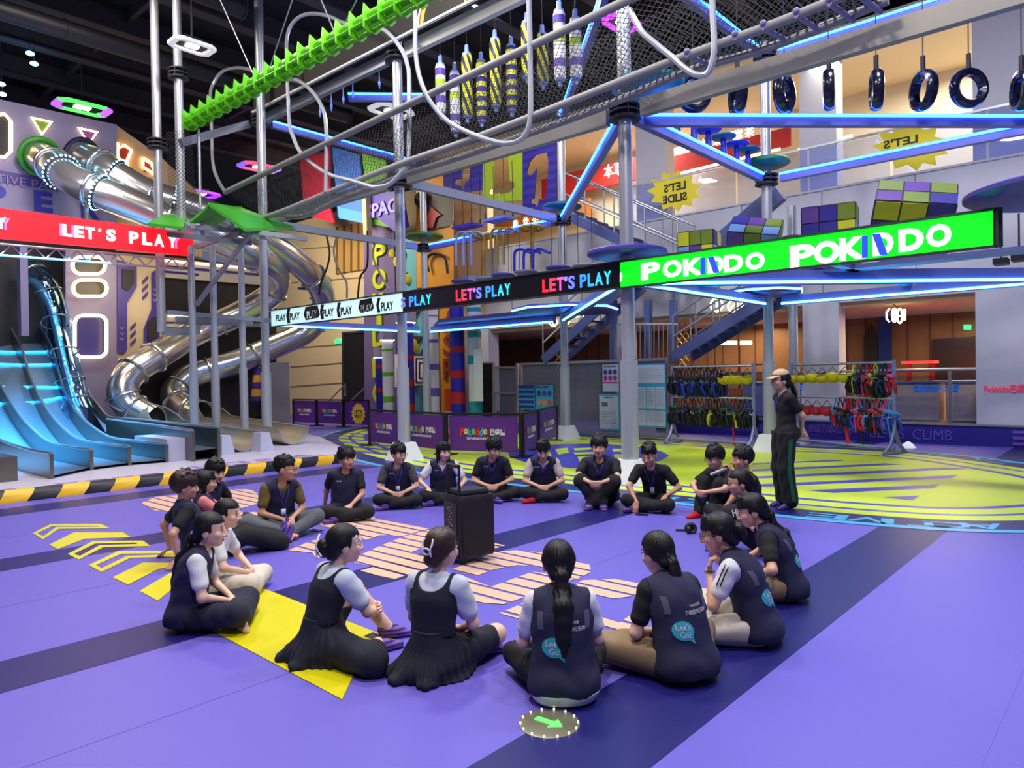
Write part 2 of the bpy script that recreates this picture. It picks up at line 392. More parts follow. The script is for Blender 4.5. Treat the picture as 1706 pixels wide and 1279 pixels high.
# ring letters, tops outward
def ring_letter(ch, i, z=.0075, hgt=.30, wd=.42):
    n = len(sm); p = (sm[i % n]+inset(.6)[i % n])/2; t = (sm[(i+2) % n]-sm[(i-2) % n]).normalized()
    cw = W(*p); ow = (W(*sm[i % n])-cw); ow.normalize(); ex = ow.cross(ZZ)
    fl.text(ch, (cw.x, cw.y, z), ex, ow, hgt, 4, .0006, width=wd*(.3 if ch == 'I' else 1), bold=.01)
def nearest(px, py):
    g = uvz(G(px, py)); return min(range(len(sm)), key=lambda k: (sm[k].x-g[0])**2+(sm[k].y-g[1])**2)
for ch, px, py in (('E', 1355, 874), ('V', 1420, 878), ('I', 1475, 881), ('T', 1540, 884), ('C', 1606, 887), ('A', 1675, 887), ('H', 1560, 753), ('E', 1600, 757), ('N', 1648, 763), ('Z', 1695, 769),
                   ('K', 1130, 838), ('R', 1080, 833), ('A', 770, 802), ('P', 700, 791), ('T', 645, 781)): ring_letter(ch, nearest(px, py))
floor = S(fl.obj('floor', F_MATS, smooth=False))
# ================================================================ CEILING
c = MB(); c.box((0, 20, CEIL+.1), (70, 62, .2)); S(c.obj('ceiling', mat('black_ceiling', (13, 13, 16), .9)))
BEAMC = mat('dark_ceiling_beam', (62, 58, 58), .7)
c = MB()
for k in range(9):
    v0 = 1.5+k*2.4
    c.beam(W(-14, v0, CEIL-.25), W(9, v0, CEIL-.25), .16, .5); c.beam(W(-14, v0, CEIL-.53), W(9, v0, CEIL-.53), .34, .05)
for k in range(5): c.beam(W(-12+k*5, -6, CEIL-.12), W(-12+k*5, 24, CEIL-.12), .12, .24)
S(c.obj('trim_1', BEAMC))
for k, (a, b, z) in enumerate([(-3.5, 13.2, 10.0), (-9, 9.5, 10.1)]):
    d = MB(); d.tube([W(a-7, b, z), W(a+8, b, z)], .22, 16)
    for q in range(8): d.torus(W(a-6+q*2, b, z), .23, .02, Matrix((VV, ZZ, UU)).transposed(), 20, 6)
    tag(d.obj('air_duct', mat('dark_duct', (52, 50, 54), .5, .5)), ('round dark air duct under the ceiling above the green ladder', 'round dark air duct under the ceiling at the upper left')[k], 'duct')
# ================================================================ RIGHT FACADE  (plane u = const)
def u2(a, pts): return [(-uvz(q)[1], uvz(q)[2]) for q in (onU(x, y, a) for x, y in pts)]
def v2(b, pts): return [(uvz(q)[0], uvz(q)[2]) for q in (onV(x, y, b) for x, y in pts)]
def upoly(m, a, pts, th=.02, mi=0, side=None): return m.prism(u2(a, pts), W(a, 0), -VV, ZZ, th, mi, side)
def vpoly(m, b, pts, th=.02, mi=0, side=None): return m.prism(v2(b, pts), W(0, b), UU, ZZ, th, mi, side)
def urect(m, a, v0, v1, z0, z1, th=.1, mi=0): return m.beam(W(a, v0, (z0+z1)/2), W(a, v1, (z0+z1)/2), th, z1-z0, mi)
def vrect(m, b, u0, u1, z0, z1, th=.1, mi=0): return m.beam(W(u0, b, (z0+z1)/2), W(u1, b, (z0+z1)/2), th, z1-z0, mi)
WWALL = mat('white_wall_panel', (206, 204, 214), .45, noise=.03, nscale=3)
BEIGE = mat('warm_beige_wall', (226, 203, 160), .6, noise=.03, nscale=2)
TIMBER = mat('brown_timber_wall', (122, 84, 54), .55, noise=.15, nscale=8)
UF = 8.55
m = MB(); urect(m, UF+.2, -9, 11.2, 3.25, 5.95, .3)
for v0 in range(-8, 11, 2): urect(m, UF+.045, v0-.008, v0+.008, 3.25, 5.95, .012, 1)
urect(m, UF+.2, -9, 11.2, 5.95, 6.0, .36, 0)
S(m.obj('wall_right', [WWALL, mat('panel_joint', (130, 130, 140), .7)]))
m = MB(); urect(m, UF+4.2, -9, 12, 3.15, 3.3, .02); m.box(W(UF+2.4, 4, 3.2), (27, 4.4, .12), ROTU+math.pi/2); S(m.obj('trim_2', mat('shop_ceiling', (214, 186, 138), .6)))
m = MB(); m.box(W(UF+2.6, 4, 9.7), (27, 5, .12), ROTU+math.pi/2); S(m.obj('trim_3', mat('upper_ceiling', (240, 222, 188), .6)))
m = MB(); urect(m, UF+4.6, -9, 18, 0, 3.2, .1, 0); urect(m, UF+4.6, -9, 18, 3.2, 9.7, .1, 1)
urect(m, UF+4.5, -9, -4.2, 6.1, 8.3, .06, 2)
for k in range(36): urect(m, UF+4.53, -8.5+k*.55, -8.47+k*.55, 0, 3.2, .02, 3)
S(m.obj('wall_shop', [TIMBER, mat('upper_back_wall', (240, 226, 198), .6), mat('upper_brown_wall', (176, 108, 56), .6), mat('timber_groove', (84, 56, 36), .7)]))
# facade columns (white)
for k, (x0, x1) in enumerate([(1338, 1398), (1626, 1790), (1026, 1046), (795, 815)]):
    m = MB(); a = uvz(onU(x0, 620, UF))[1]; b = uvz(onU(x1, 620, UF))[1]
    urect(m, UF+.25, a, b, 0.45, 3.3, .5); S(m.obj('trim_%d' % (4+k), WWALL))
for k, (x0, x1) in enumerate([(1335, 1396), (1622, 1790), (1062, 1112)]):
    m = MB(); a = uvz(onU(x0, 160, UF+1.2))[1]; b = uvz(onU(x1, 160, UF+1.2))[1]
    urect(m, UF+1.3, a, b, 5.9, 9.7, .5); S(m.obj('trim_%d' % (8+k), WWALL))
# podium kerb with LET'S CLIMB
m = MB(); urect(m, UF+.35, -9, 4.6, 0, .42, .7, 0); urect(m, UF-.01, -9, 4.6, .42, .46, .06, 1)
for k, z in enumerate((.05, .17, .29)): urect(m, UF-.006, -8.5, -3.75, z, z+.055, .02, 2)
def utext(m, a, body, x, y, hpx, mi=0, th=.01, wpx=None, bold=.0, mir=False, shear=0):
    p = onU(x, y, a); q = onU(x, y+hpx, a); hh = (p-q).length; ww = (onU(x+wpx/2, y, a)-onU(x-wpx/2, y, a)).length if wpx else None
    return m.text(body, p, -VV, ZZ, hh, mi, th, ww, bold, mir=mir, shear=shear)
def vtext(m, b, body, x, y, hpx, mi=0, th=.01, wpx=None, bold=.0, shear=0):
    p = onV(x, y, b); q = onV(x, y+hpx, b); hh = (p-q).length; ww = (onV(x+wpx/2, y, b)-onV(x-wpx/2, y, b)).length if wpx else None
    return m.text(body, p, UU, ZZ, hh, mi, th, ww, bold, shear=shear)
utext(m, UF-.005, "LET'S", 1478, 721, 17, 3, .012, 58); utext(m, UF-.005, "CLIMB", 1553, 724, 17, 3, .012, 66); utext(m, UF-.005, "超级运动玩乐园", 1382, 714, 14, 2, .012, 70)
utext(m, UF-.005, "超级运动玩乐园", 1245, 712, 12, 2, .012, 56)
S(m.obj('trim_12', [mat('kerb_navy', (44, 34, 140), .5), STEEL, mat('kerb_lilac', (128, 92, 200), .5), mat('kerb_letter', (96, 92, 196), .5)]))
# glass balustrade on the podium
t = T('glass_railing', 'clear glass railing with steel handrail on the podium in front of the shop counters', 'railing', W(UF+.1, -2, .46))
m = MB(); m.tube([W(UF+.1, 3.2, 1.62), W(UF+.1, -9, 1.62)], .035, 10); m.obj('handrail', STEEL, t)
for v0 in (3.1, 1.2, -.7, -2.62, -4.6, -6.5):
    m = MB(); m.beam(W(UF+.1, v0, .46), W(UF+.1, v0, 1.6), .05, .05); m.obj('post', STEEL, t)
for v0, v1 in ((3.05, 1.25), (1.15, -.65), (-.75, -2.57), (-2.67, -4.55), (-4.65, -6.45)):
    m = MB(); urect(m, UF+.1, v0, v1, .52, 1.5, .012); m.obj('glass_pane', glass_mat('rail_glass', (225, 232, 255), .03), t)
# shop counters
CNT = mat('counter_beige', (236, 204, 152), .4)
for k, (v0, v1, mt, lb) in enumerate([(-2.45, -4.25, CNT, 'beige shop counter under the red stall roof with blue lettering on the front'), (-.85, -2.3, CNT, 'beige shop counter behind the hanging harnesses right of the white column'),
                                     (2.3, .75, mat('counter_white', (214, 214, 222), .4), 'white shop counter seen behind the yellow helmets')]):
    t = T('shop_counter', lb, 'counter', W(UF+1.1, (v0+v1)/2, 0))
    m = MB(); m.beam(W(UF+1.0, v0, .88), W(UF+1.0, v1, .88), .66, .86); m.beam(W(UF+.7, v0, .43), W(UF+.7, v1, .43), .05, .06); m.obj('body', mt, t)
    m = MB(); m.beam(W(UF+1.0, v0+.03, 1.345), W(UF+1.0, v1-.03, 1.345), .78, .05); m.obj('worktop', STEEL, t)
    m = MB(); m.beam(W(UF+.65, v0, .88), W(UF+.65, v1, .88), .03, .8); m.obj('front_panel', mt, t)
    m = MB(); utext(m, UF+.62, "超级运动玩乐园" if k != 1 else "Pokiddo巴袋堡", (1558, 1441, 1345)[k], (646, 645, 645)[k], 12, 0, .012, (78, 60, 70)[k], .015, shear=.2 if k != 1 else 0)
    m.obj('lettering', mat('sign_blue', (20, 120, 205), .4, emit=.5) if k != 1 else mat('sign_multi', (225, 60, 100), .4, emit=.3), t)
t = tag(utext(MB(), UF-.02+.02, "Pokiddo巴袋堡", 1680, 647, 14, 0, .02, 82, .02).obj('wall_lettering', mat('sign_multi', (225, 60, 100), .4, emit=.3)), 'colourful shop lettering on the white wall at the far right', 'sign')
# red stall on the counter
t = T('food_stall', 'small red frame stall standing on the beige counter', 'stall', W(UF+1.1, -3.0, 1.37))
m = MB(); ha, hb = uvz(onU(1514, 600, UF+1.1))[1], uvz(onU(1552, 600, UF+1.1))[1]
for v0 in (ha, hb):
    for a in (UF+.95, UF+1.25): m.beam(W(a, v0, 1.37), W(a, v0, 1.78), .05, .05)
m.obj('frame', REDP, t)
m = MB(); m.beam(W(UF+1.1, ha+.1, 1.8), W(UF+1.1, hb-.1, 1.8), .5, .06); m.obj('roof', mat('red_lit_roof', (255, 60, 50), .5, emit=1.2), t)
# plates on the counter
for k in range(2):
    m = MB(); m.rev([(.05, 0), (.16, .02), (.17, .03), (.15, .03), (.04, .012)], W(UF+.95, -3.35-.36*k, 1.372), 20)
    if k: m.rev([(.05, 0.03), (.15, .05), (.16, .06), (.14, .06), (.04, .042)], W(UF+.95, -3.35-.36*k, 1.372), 20)
    tag(m.obj('plate', WHITE), ('single white plate on the beige counter', 'stacked white plates on the beige counter')[k], 'plate')
# lower shop windows, doorways and signs
m = MB(); upoly(m, UF+4.48, [(1440, 560), (1452, 538), (1462, 560), (1462, 640), (1440, 640)], .02); S(m.obj('door_2', mat('dark_arch_opening', (26, 18, 14), .6)))
m = MB(); upoly(m, UF+4.46, [(1464, 520), (1486, 520), (1486, 650), (1464, 650)], .02); S(m.obj('window_1', mat('night_window', (28, 36, 84), .1, emit=.25)))
m = MB(); upoly(m, UF+4.46, [(1553, 565), (1626, 560), (1626, 640), (1553, 640)], .03); S(m.obj('window_2', mat('dark_shop_pane', (52, 36, 32), .15)))
m = MB(); upoly(m, UF+4.40, [(1606, 541), (1618, 541), (1618, 549), (1606, 549)], .03); tag(m.obj('exit_sign', mat('exit_green', (30, 220, 120), .4, emit=2.5)), 'green glowing exit sign on the brown shop wall', 'sign')
m = MB(); upoly(m, UF+3.9, [(1560, 510), (1626, 505), (1626, 510), (1560, 513)], .03); tag(m.obj('cove_light', mat('warm_cove', (255, 205, 90), .4, emit=5)), 'long warm cove light under the shop ceiling', 'light')
def neon(a, parts, label, w=.02):
    t = T('neon_sign', label, 'sign', onU(parts[0][1][0][0], parts[0][1][0][1], a))
    m = MB()
    for kind, d in parts:
        if kind == 'c':
            (x, y), rx, ry = d[0], d[1][0], d[1][1]
            m.tube([onU(x+rx*math.cos(q*math.pi/10), y+ry*math.sin(q*math.pi/10), a) for q in range(20)], w, 6, closed=True)
        else: m.tube([onU(x, y, a) for x, y in d], w, 6)
    m.obj('neon_tube', mat('neon_warm', (255, 240, 190), .4, emit=6), t)
    m = MB(); q = [p for k, d in parts for p in (d if k == 'l' else [d[0]])]
    m.beam(onU(min(x for x, y in q), q[0][1]-14, a)+UU*.03, onU(max(x for x, y in q), q[-1][1]-14, a)+UU*.03, .02, .02); m.obj('rail', DARK, t)
neon(UF-.4, [('c', ((1194, 508), (10, 11))), ('l', [(1194, 498), (1194, 520)]), ('c', ((1221, 510), (8, 9))), ('l', [(1214, 517), (1229, 502)]), ('l', [(1235, 500), (1235, 516)]), ('l', [(1233, 503), (1240, 503), (1240, 515)]), ('l', [(1246, 502), (1246, 516)]), ('l', [(1249, 505), (1256, 504), (1254, 515)])],
     'warm neon shop sign hanging left of the far right pole above the stairs')
neon(UF+.3, [('l', [(1482, 514), (1477, 520), (1477, 531), (1482, 536)]), ('c', ((1490, 525), (4, 11))), ('l', [(1490, 516), (1490, 534)]), ('c', ((1499, 526), (4, 12))), ('l', [(1496, 526), (1503, 526)]), ('l', [(1506, 515), (1506, 533)]), ('l', [(1508, 515), (1508, 533)])],
     'warm neon shop sign with three narrow rings above the counters')
neon(UF-.4, [('c', ((922, 537), (6, 6))), ('l', [(922, 531), (922, 543)]), ('c', ((942, 535), (6, 6))), ('l', [(936, 541), (948, 528)]), ('l', [(960, 528), (972, 526), (966, 538)]), ('l', [(961, 540), (973, 536)]), ('l', [(978, 520), (978, 535)]), ('l', [(981, 518), (981, 533)])],
     'small warm neon shop sign seen behind the blue-lit pole in the middle')
# kiosk shelves and lit bars behind stairs
for k, (x, y, w) in enumerate([(1214, 571, 26), (1243, 571, 18)]):
    m = MB(); m.beam(onU(x-w/2, y, UF+3), onU(x+w/2, y, UF+3), .08, .12); tag(m.obj('lamp_bar', LEDW), ('wide warm lamp bar', 'narrow warm lamp bar')[k]+' over the shop behind the stairs', 'lamp')
t = T('kiosk_shelf', 'brown shelf unit with lit goods behind the stairs', 'shelf', W(UF+2.2, 2.0, .46))
m = MB(); va, vb = uvz(onU(1190, 600, UF+2.2))[1], uvz(onU(1275, 600, UF+2.2))[1]
for z in (.5, .95, 1.4, 1.85): m.beam(W(UF+2.2, va, z), W(UF+2.2, vb, z), .4, .04)
for v0 in (va, (va+vb)/2, vb): m.beam(W(UF+2.2, v0, .46), W(UF+2.2, v0, 2.4), .05, .05)
m.obj('frame', TIMBER, t)
m = MB()
for z in (.52, .97, 1.42):
    for k in range(14): m.box(W(UF+2.15, va+(vb-va)*(k+.5)/14, z+.1), (.12, .1, .2), ROTU)
m.obj('goods', mat('orange_goods', (206, 116, 40), .5), t)['kind'] = 'stuff'
# lattice screens
for k, x in enumerate((1137, 936)):
    m = MB(); a = UF+1.4
    for i in range(7):
        m.beam(onU(x-10, 515+i*14-10, a), onU(x+10, 515+i*14+16, a), .03, .03); m.beam(onU(x+10, 515+i*14-10, a), onU(x-10, 515+i*14+16, a), .03, .03)
    tag(m.obj('lattice_screen', mat('gold_lattice', (214, 166, 84), .4)), ('gold lattice screen in the shop right of the metal pole', 'gold lattice screen in the shop left of the blue-lit pole')[k], 'screen')
# upper floor: red fascia with white characters, glass balustrade with stickers
RED = mat('red_fascia', (176, 26, 26), .5)
FW = mat('fascia_letters', (255, 250, 235), .4, emit=4)
t = T('shop_fascia', 'red shop fascia with glowing white characters on the upper floor right of the pole', 'sign', onU(1200, 235, UF+4))
m = MB(); upoly(m, UF+4, [(1120, 262), (1318, 212), (1318, 243), (1120, 300)], .1); m.obj('board', RED, t)
m = MB(); 
for ch, x, y in (('本', 1172, 240), ('坊', 1197, 234), ('草', 1222, 226), ('堂', 1230, 224), ('茶', 1249, 220), ('富', 1275, 213)): utext(m, UF+3.88, ch, x, y, 16, 0, .02)
m.obj('lettering', FW, t)
t = T('shop_fascia', 'red shop fascia with a round white emblem left of the tall grey pole', 'sign', onU(1000, 290, UF+4))
m = MB(); upoly(m, UF+4, [(905, 300), (1062, 262), (1062, 300), (905, 335)], .1); m.obj('board', RED, t)
m = MB(); utext(m, UF+3.88, '本草', 1022, 283, 22, 0, .02, 30); m.obj('lettering', FW, t)
t = T('shop_fascia', 'orange timber shop front with white characters behind the hanging steps', 'sign', onU(890, 375, UF+4))
m = MB(); upoly(m, UF+4, [(828, 372), (985, 330), (985, 362), (828, 400)], .1); m.obj('board', mat('orange_timber', (196, 118, 44), .5), t)
m = MB(); 
for ch, x, y in (('良', 859, 372), ('仕', 876, 368), ('小', 892, 364), ('铺', 908, 361)): utext(m, UF+3.88, ch, x, y, 11, 0, .02)
m.obj('lettering', FW, t)
t = T('upper_balustrade', 'clear glass balustrade with a steel cap along the white upper floor wall', 'railing', W(UF+.2, 0, 6.0))
m = MB(); m.beam(W(UF+.2, -9, 7.08), W(UF+.2, 6, 7.08), .06, .05); m.obj('cap_rail', STEEL, t)
for k in range(8):
    m = MB(); urect(m, UF+.26, 5.9-k*1.85, 5.9-k*1.85-1.8, 6.02, 7.05, .014); m.obj('glass_pane', glass_mat('rail_glass', (225, 232, 255), .03), t)
def burst(cx, cy, rx, ry, n=22, j=.16): return [(cx+rx*(1+(j if k % 2 else -j))*math.cos(2*math.pi*k/n), cy+ry*(1+(j if k % 2 else -j))*math.sin(2*math.pi*k/n)) for k in range(n)]
STY = mat('sticker_yellow', (252, 230, 30), .5); STK = mat('sticker_black', (24, 20, 34), .5)
for nm, c, r, ls, lab in (('window_sticker', (1518, 244), (56, 36), (("LET'S", 1500, 236, 14, 56), ("PARTY", 1502, 256, 14, 62)), 'yellow starburst sticker with reversed lettering on the upper glass, far right'),
                          ('window_sticker', (1124, 318), (40, 30), (("LET'S", 1124, 311, 14, 36), ("SLIDE", 1124, 330, 14, 40)), 'yellow starburst sticker with reversed lettering on the glass above the stairs')):
    m = MB(); upoly(m, UF+.19, burst(*c, *r), .012, 0)
    for b, x, y, h, w in ls: utext(m, UF+.175, b, x, y, h, 1, .006, w, .03, mir=True)
    tag(m.obj(nm, [STY, STK]), lab, 'sticker')
m = MB(); m.beam(onU(1330, 250, UF+3.4), onU(1420, 226, UF+3.4), .05, .07); tag(m.obj('light_strip', LEDW), 'warm light strip under the upper ceiling beside the far right pole', 'light')
m = MB(); m.beam(onU(1120, 292, UF+3.4), onU(1300, 248, UF+3.4), .05, .07); tag(m.obj('light_strip', LEDW), 'long warm light strip under the red fascia', 'light')
area('shop_light_low', W(UF+2.4, -3, 3.0), 4, 260, (1, .76, .45), sy=1.0); area('shop_light_mid', W(UF+2.4, 4.5, 3.0), 5, 200, (1, .74, .42), sy=1.0)
area('shop_light_up', W(UF+2.6, -2, 9.4), 6, 340, (1, .93, .78), sy=1.5); area('shop_light_up2', W(UF+2.6, 8, 9.4), 6, 380, (1, .93, .78), sy=1.5)
# ================================================================ BACK LEFT WALL (beige)
m = MB(); urect(m, UF+.35, 11.2, 27, 0, 8.8, .3, 0)
for k, y in enumerate((412, 467, 576, 607, 640)): m.beam(onU(484, y+4, UF+.18), onU(640, y-8, UF+.18), .02, .04, 1)
S(m.obj('wall_back', [BEIGE, mat('wall_groove', (150, 130, 96), .7)]))
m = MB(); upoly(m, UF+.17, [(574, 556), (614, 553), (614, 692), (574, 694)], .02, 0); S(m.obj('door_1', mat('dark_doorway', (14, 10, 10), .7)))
m = MB(); upoly(m, UF+.16, [(571, 553), (616, 550), (616, 553.5), (571, 556.5)], .06); upoly(m, UF+.16, [(571, 553), (574.5, 553), (574.5, 694), (571, 694)], .06); S(m.obj('trim_13', DARK))
m = MB(); upoly(m, UF+.16, [(560, 378), (612, 368), (612, 448), (560, 456)], .03, 0)
for k in range(5): upoly(m, UF+.12, [(560+k*12, 378-k*2.3), (562.5+k*12, 378-k*2.4), (562.5+k*12, 456-k*1.9), (560+k*12, 456-k*1.8)], .02, 1)
S(m.obj('window_3', [mat('timber_shutter', (198, 156, 92), .5), mat('shutter_edge', (120, 88, 48), .6)]))
m = MB(); upoly(m, UF+.14, [(559, 566), (567, 565), (567, 571), (559, 572)], .04); tag(m.obj('exit_sign', mat('exit_green', (30, 220, 120), .4, emit=2.5)), 'tiny green exit light on the beige wall left of the dark doorway', 'sign')
t = T('camera', 'small security camera on the beige wall', 'camera', onU(545, 460, UF+.1))
m = MB(); m.beam(onU(545, 459, UF+.15), onU(545, 459, UF-.15), .05, .05); m.obj('arm', WHITE, t)
m = MB(); m.cyl(onU(543, 460, UF-.1), onU(540, 461, UF-.35), .07, n=12); m.obj('housing', BLACK, t)
for k, (x0, x1) in enumerate([(549, 575), (585, 614)]):
    m = MB(); q = [onU(x0, 700, UF-1), onU(x0, 667, UF-1), onU(x1, 640, UF-1), onU(x1, 660, UF-1)]; m.tube(q, .03, 8)
    tag(m.obj('stair_handrail', STEEL), ('left steel stair handrail before the dark doorway', 'right steel stair handrail before the dark doorway')[k], 'handrail')
area('back_wall_wash', W(3.5, 17, 8.6), 3.5, 560, (1, .86, .6), target=W(8.6, 18.5, 3.2), sy=1.5)
# ================================================================ ROPES COURSE
GP = 5.3
def pole(label, a, b, z0, z1, r=.1, sleeve=1.85, plinth=True, caps=(5.58, 8.08), group=None, mt=POLE):
    t = T('support_pole', label, 'pole', W(a, b, z0), group or 'steel poles of the ropes course')
    m = MB(); m.cyl(W(a, b, z0+.05), W(a, b, z1), r, n=20); m.obj('shaft', mt, t)
    if sleeve: m = MB(); m.cyl(W(a, b, z0+.05), W(a, b, sleeve), r*1.28, n=20); m.obj('sleeve', mt, t)
    if plinth: m = MB(); m.box(W(a, b, .18), (.56, .56, .36), ROTU+.0, taper=.58); m.obj('plinth', WHITE, t)
    for z in caps:
        if z >= z1: continue
        m = MB()
        for q in (-.09, .0, .09): m.cyl(W(a, b, z+q-.015), W(a, b, z+q+.015), r*2.3, n=20)
        m.cyl(W(a, b, z-.12), W(a, b, z+.12), r*1.6, n=16)
        for k in range(8):
            an = k*math.pi/4; d = UU*math.cos(an)+VV*math.sin(an); m.beam(W(a, b, z)+d*r*1.4, W(a, b, z)+d*r*2.2, .015, .2)
        m.obj('collar', DARK, t)
    return t
pole('tall silver pole on a white plinth beside the green screen', 0, 0, 0, 7.15, .105, caps=(5.58,))
pole('tall silver pole on a white plinth before the purple barriers', 0, GP, 0, 8.4)
pole('tall silver pole behind the ends of the tube slides', 0, GP*2, 0, 8.4)
pole('blue-lit pole on a white plinth in front of the mesh fence', GP, GP, 0, 8.4)
pole('blue-lit pole on a white plinth between the harness racks, left one', GP, 0, 0, 8.4)
pole('thin blue-lit pole among the striped climbing columns', GP, 2*GP, 0, 8.4)
pole('silver pole just right of the standing man, second behind the helmets', 7.25, .22, 0, 5.4, caps=(4.6,))
for k, (lb, a, b, z0, z1) in enumerate([('hanging silver pole at the upper left, ending in a horizontal bracket', -2.3, 11.1, 2.75, 10.9), ('hanging silver pole at the upper left, ending above the green roof', -2.05, 10.5, 4.95, 10.9)]):
    pole(lb, a, b, z0, z1, .095, 0, False, (8.6,) if k else (7.1,), mt=POLE)
t = pole('grey square-looking pole behind the second hoop, hanging down from the ceiling', -.55, 9.6, 4.9, 10.9, .1, 0, False, ())
BLUEB = mat('led_tinted_beam', (104, 112, 190), .4, .2)  # blue glow of the LED strips is tinted into the girder colour
def beam(label, p0, p1, w=.12, h=.18, led=None, mt=None, off=.3, name='steel_beam', group=None):
    mt = mt or (BLUEB if led else BEAMM)
    d = (p1-p0).normalized(); a = p0+d*off; b = p1-d*off
    t = T(name, label, 'beam', a, group or 'beams of the ropes course')
    m = MB(); m.beam(a, b, w, h); m.obj('girder', mt, t)
    if led:
        # strips sit on the side that faces away from the hall centre line
        sd = d.cross(ZZ).normalized(); c = EV-(a+b)/2
        if sd.dot(c) < 0: sd = -sd
        m = MB(); q = sd*(w/2+.012)+ZZ*(h*(.32 if a.z > 4 else -.34)); m.beam(a+q, b+q, .022, .04); m.obj('led_strip', led, t)
    return t
Z2, Z3, Z1 = 5.58, 8.08, 3.08
nodes = {'A': (0, 0), 'B': (0, GP), 'C': (0, 2*GP), 'E': (GP, GP), 'F': (GP, 0), 'H': (GP, 2*GP), 'R': (0, -GP), 'S': (GP, -GP), 'L': (-2.3, 11.1)}
def nb(x, y, z, label, led=LEDB, **k):
    return beam(label, W(*nodes[x], z), W(*nodes[y], z), led=led, **k)
nb('A', 'B', Z2, 'grey timber-look beam between the two nearest tall silver poles', None, h=.24, mt=mat('warm_grey_beam', (150, 146, 136), .45, .3))
nb('B', 'C', Z2, 'grey beam under the net bridge, far left stretch', None, h=.24, mt=mat('warm_grey_beam', (150, 146, 136), .45, .3))
nb('R', 'A', Z2, 'thick grey beam rising to the top right corner in front of the tyres', None, h=.26, mt=mat('warm_grey_beam', (150, 146, 136), .45, .3))
nb('B', 'E', Z2, 'blue lit beam from the barrier pole to the fence pole, middle level', None)
nb('C', 'H', Z2, 'blue-grey beam behind the net bridge running to the climbing columns', None)
nb('A', 'F', Z2, 'blue lit beam under the stepping pedestals', LEDB)
nb('A', 'E', Z2, 'blue lit diagonal beam left of the tall silver pole', LEDB)
nb('H', 'E', Z2, 'blue lit beam behind the hanging seats', LEDB)
nb('A', 'S', Z2-.11, 'level blue lit beam below the hanging tyres', LEDB, h=.18)
nb('F', 'S', Z2, 'blue lit beam rising right over the white wall', LEDB)
nb('A', 'B', Z3, 'pale top beam that carries the punch bags', None, h=.26, mt=mat('pale_beam', (205, 204, 200), .45, .2))
nb('B', 'C', Z3, 'pale top beam below the unlit screen, far left', None, h=.22)
nb('C', 'H', Z3, 'blue lit top beam left of the barrier pole', LEDB)
nb('A', 'E', Z3, 'blue lit steep diagonal top beam behind the punch bags', LEDB)
nb('A', 'F', Z3, 'blue lit top beam crossing the black netting', LEDB)
nb('F', 'S', Z3, 'blue lit top beam in the upper right corner', LEDB)
nb('A', 'F', Z1, 'low cyan lit beam from the tall pole to the rack pole', LEDC)
nb('A', 'S', Z1, 'level low cyan lit beam under the green screen', LEDC, h=.22)
nb('F', 'S', Z1, 'low cyan lit beam over the shop counters', LEDC)
nb('E', 'A', Z1, 'low cyan lit beam rising to the green screen', LEDC)
nb('H', 'E', Z1, 'low cyan lit beam over the mesh fence', LEDC)
nb('C', 'H', Z1, 'low cyan lit beam before the purple climbing wall', LEDC)
nb('C', 'L', Z1, 'pale low beam left of the lettered screen', None)
beam('blue-lit short top brace behind the second hoop', P(581, 162, 16.6), P(716, 163, 16.6), led=LEDB, off=0)
beam('lower bracket beam at the foot of the hanging pole', W(-2.3, 11.1, 2.8), W(-1.5, 10.9, 2.85), off=0)
# LED screens
SCRN = mat('screen_black', (18, 17, 20), .3)
t = T('led_screen', 'long lettered LED screen: green right half, black and white left half', 'screen', W(-.25, -4.7, 2.93))
m = MB(); v0, v1 = -4.7, 9.85
m.beam(W(-.2, v0, 3.115), W(-.2, v1, 3.115), .12, .37, 0); m.beam(W(-.27, v0, 3.31), W(-.27, v1, 3.31), .05, .025, 1); m.beam(W(-.27, v0, 2.92), W(-.27, v1, 2.92), .05, .025, 1)
m.beam(W(-.25, v0-.02, 2.91), W(-.25, v0-.02, 3.32), .05, .08, 1); m.obj('housing', [SCRN, DARK], t)
SA = -.268
m = MB(); m.beam(W(SA, -.05, 3.115), W(SA, -4.68, 3.115), .004, .36); m.obj('green_display', mat('screen_green', (10, 235, 30), .4, emit=1.0, ec=(6, 245, 26)), t)
m = MB(); m.beam(W(SA, 4.95, 3.115), W(SA, 9.82, 3.115), .004, .36); m.obj('white_display', mat('screen_white', (200, 240, 240), .4, emit=.75), t)
LW = mat('screen_letter_white', (235, 245, 255), .4, emit=1.0); LB = mat('screen_letter_blue', (40, 70, 220), .4, emit=.9)
def led_text(m, body, x, y, hpx, wpx, mi=0, bold=.03): utext(m, SA-.006, body, x, y, hpx, mi, .004, wpx, bold)
gd = [o for o in t.children if o.name.startswith('green_display')][0]; wdp = [o for o in t.children if o.name.startswith('white_display')][0]; scrh = [o for o in t.children if o.name.startswith('housing')][0]
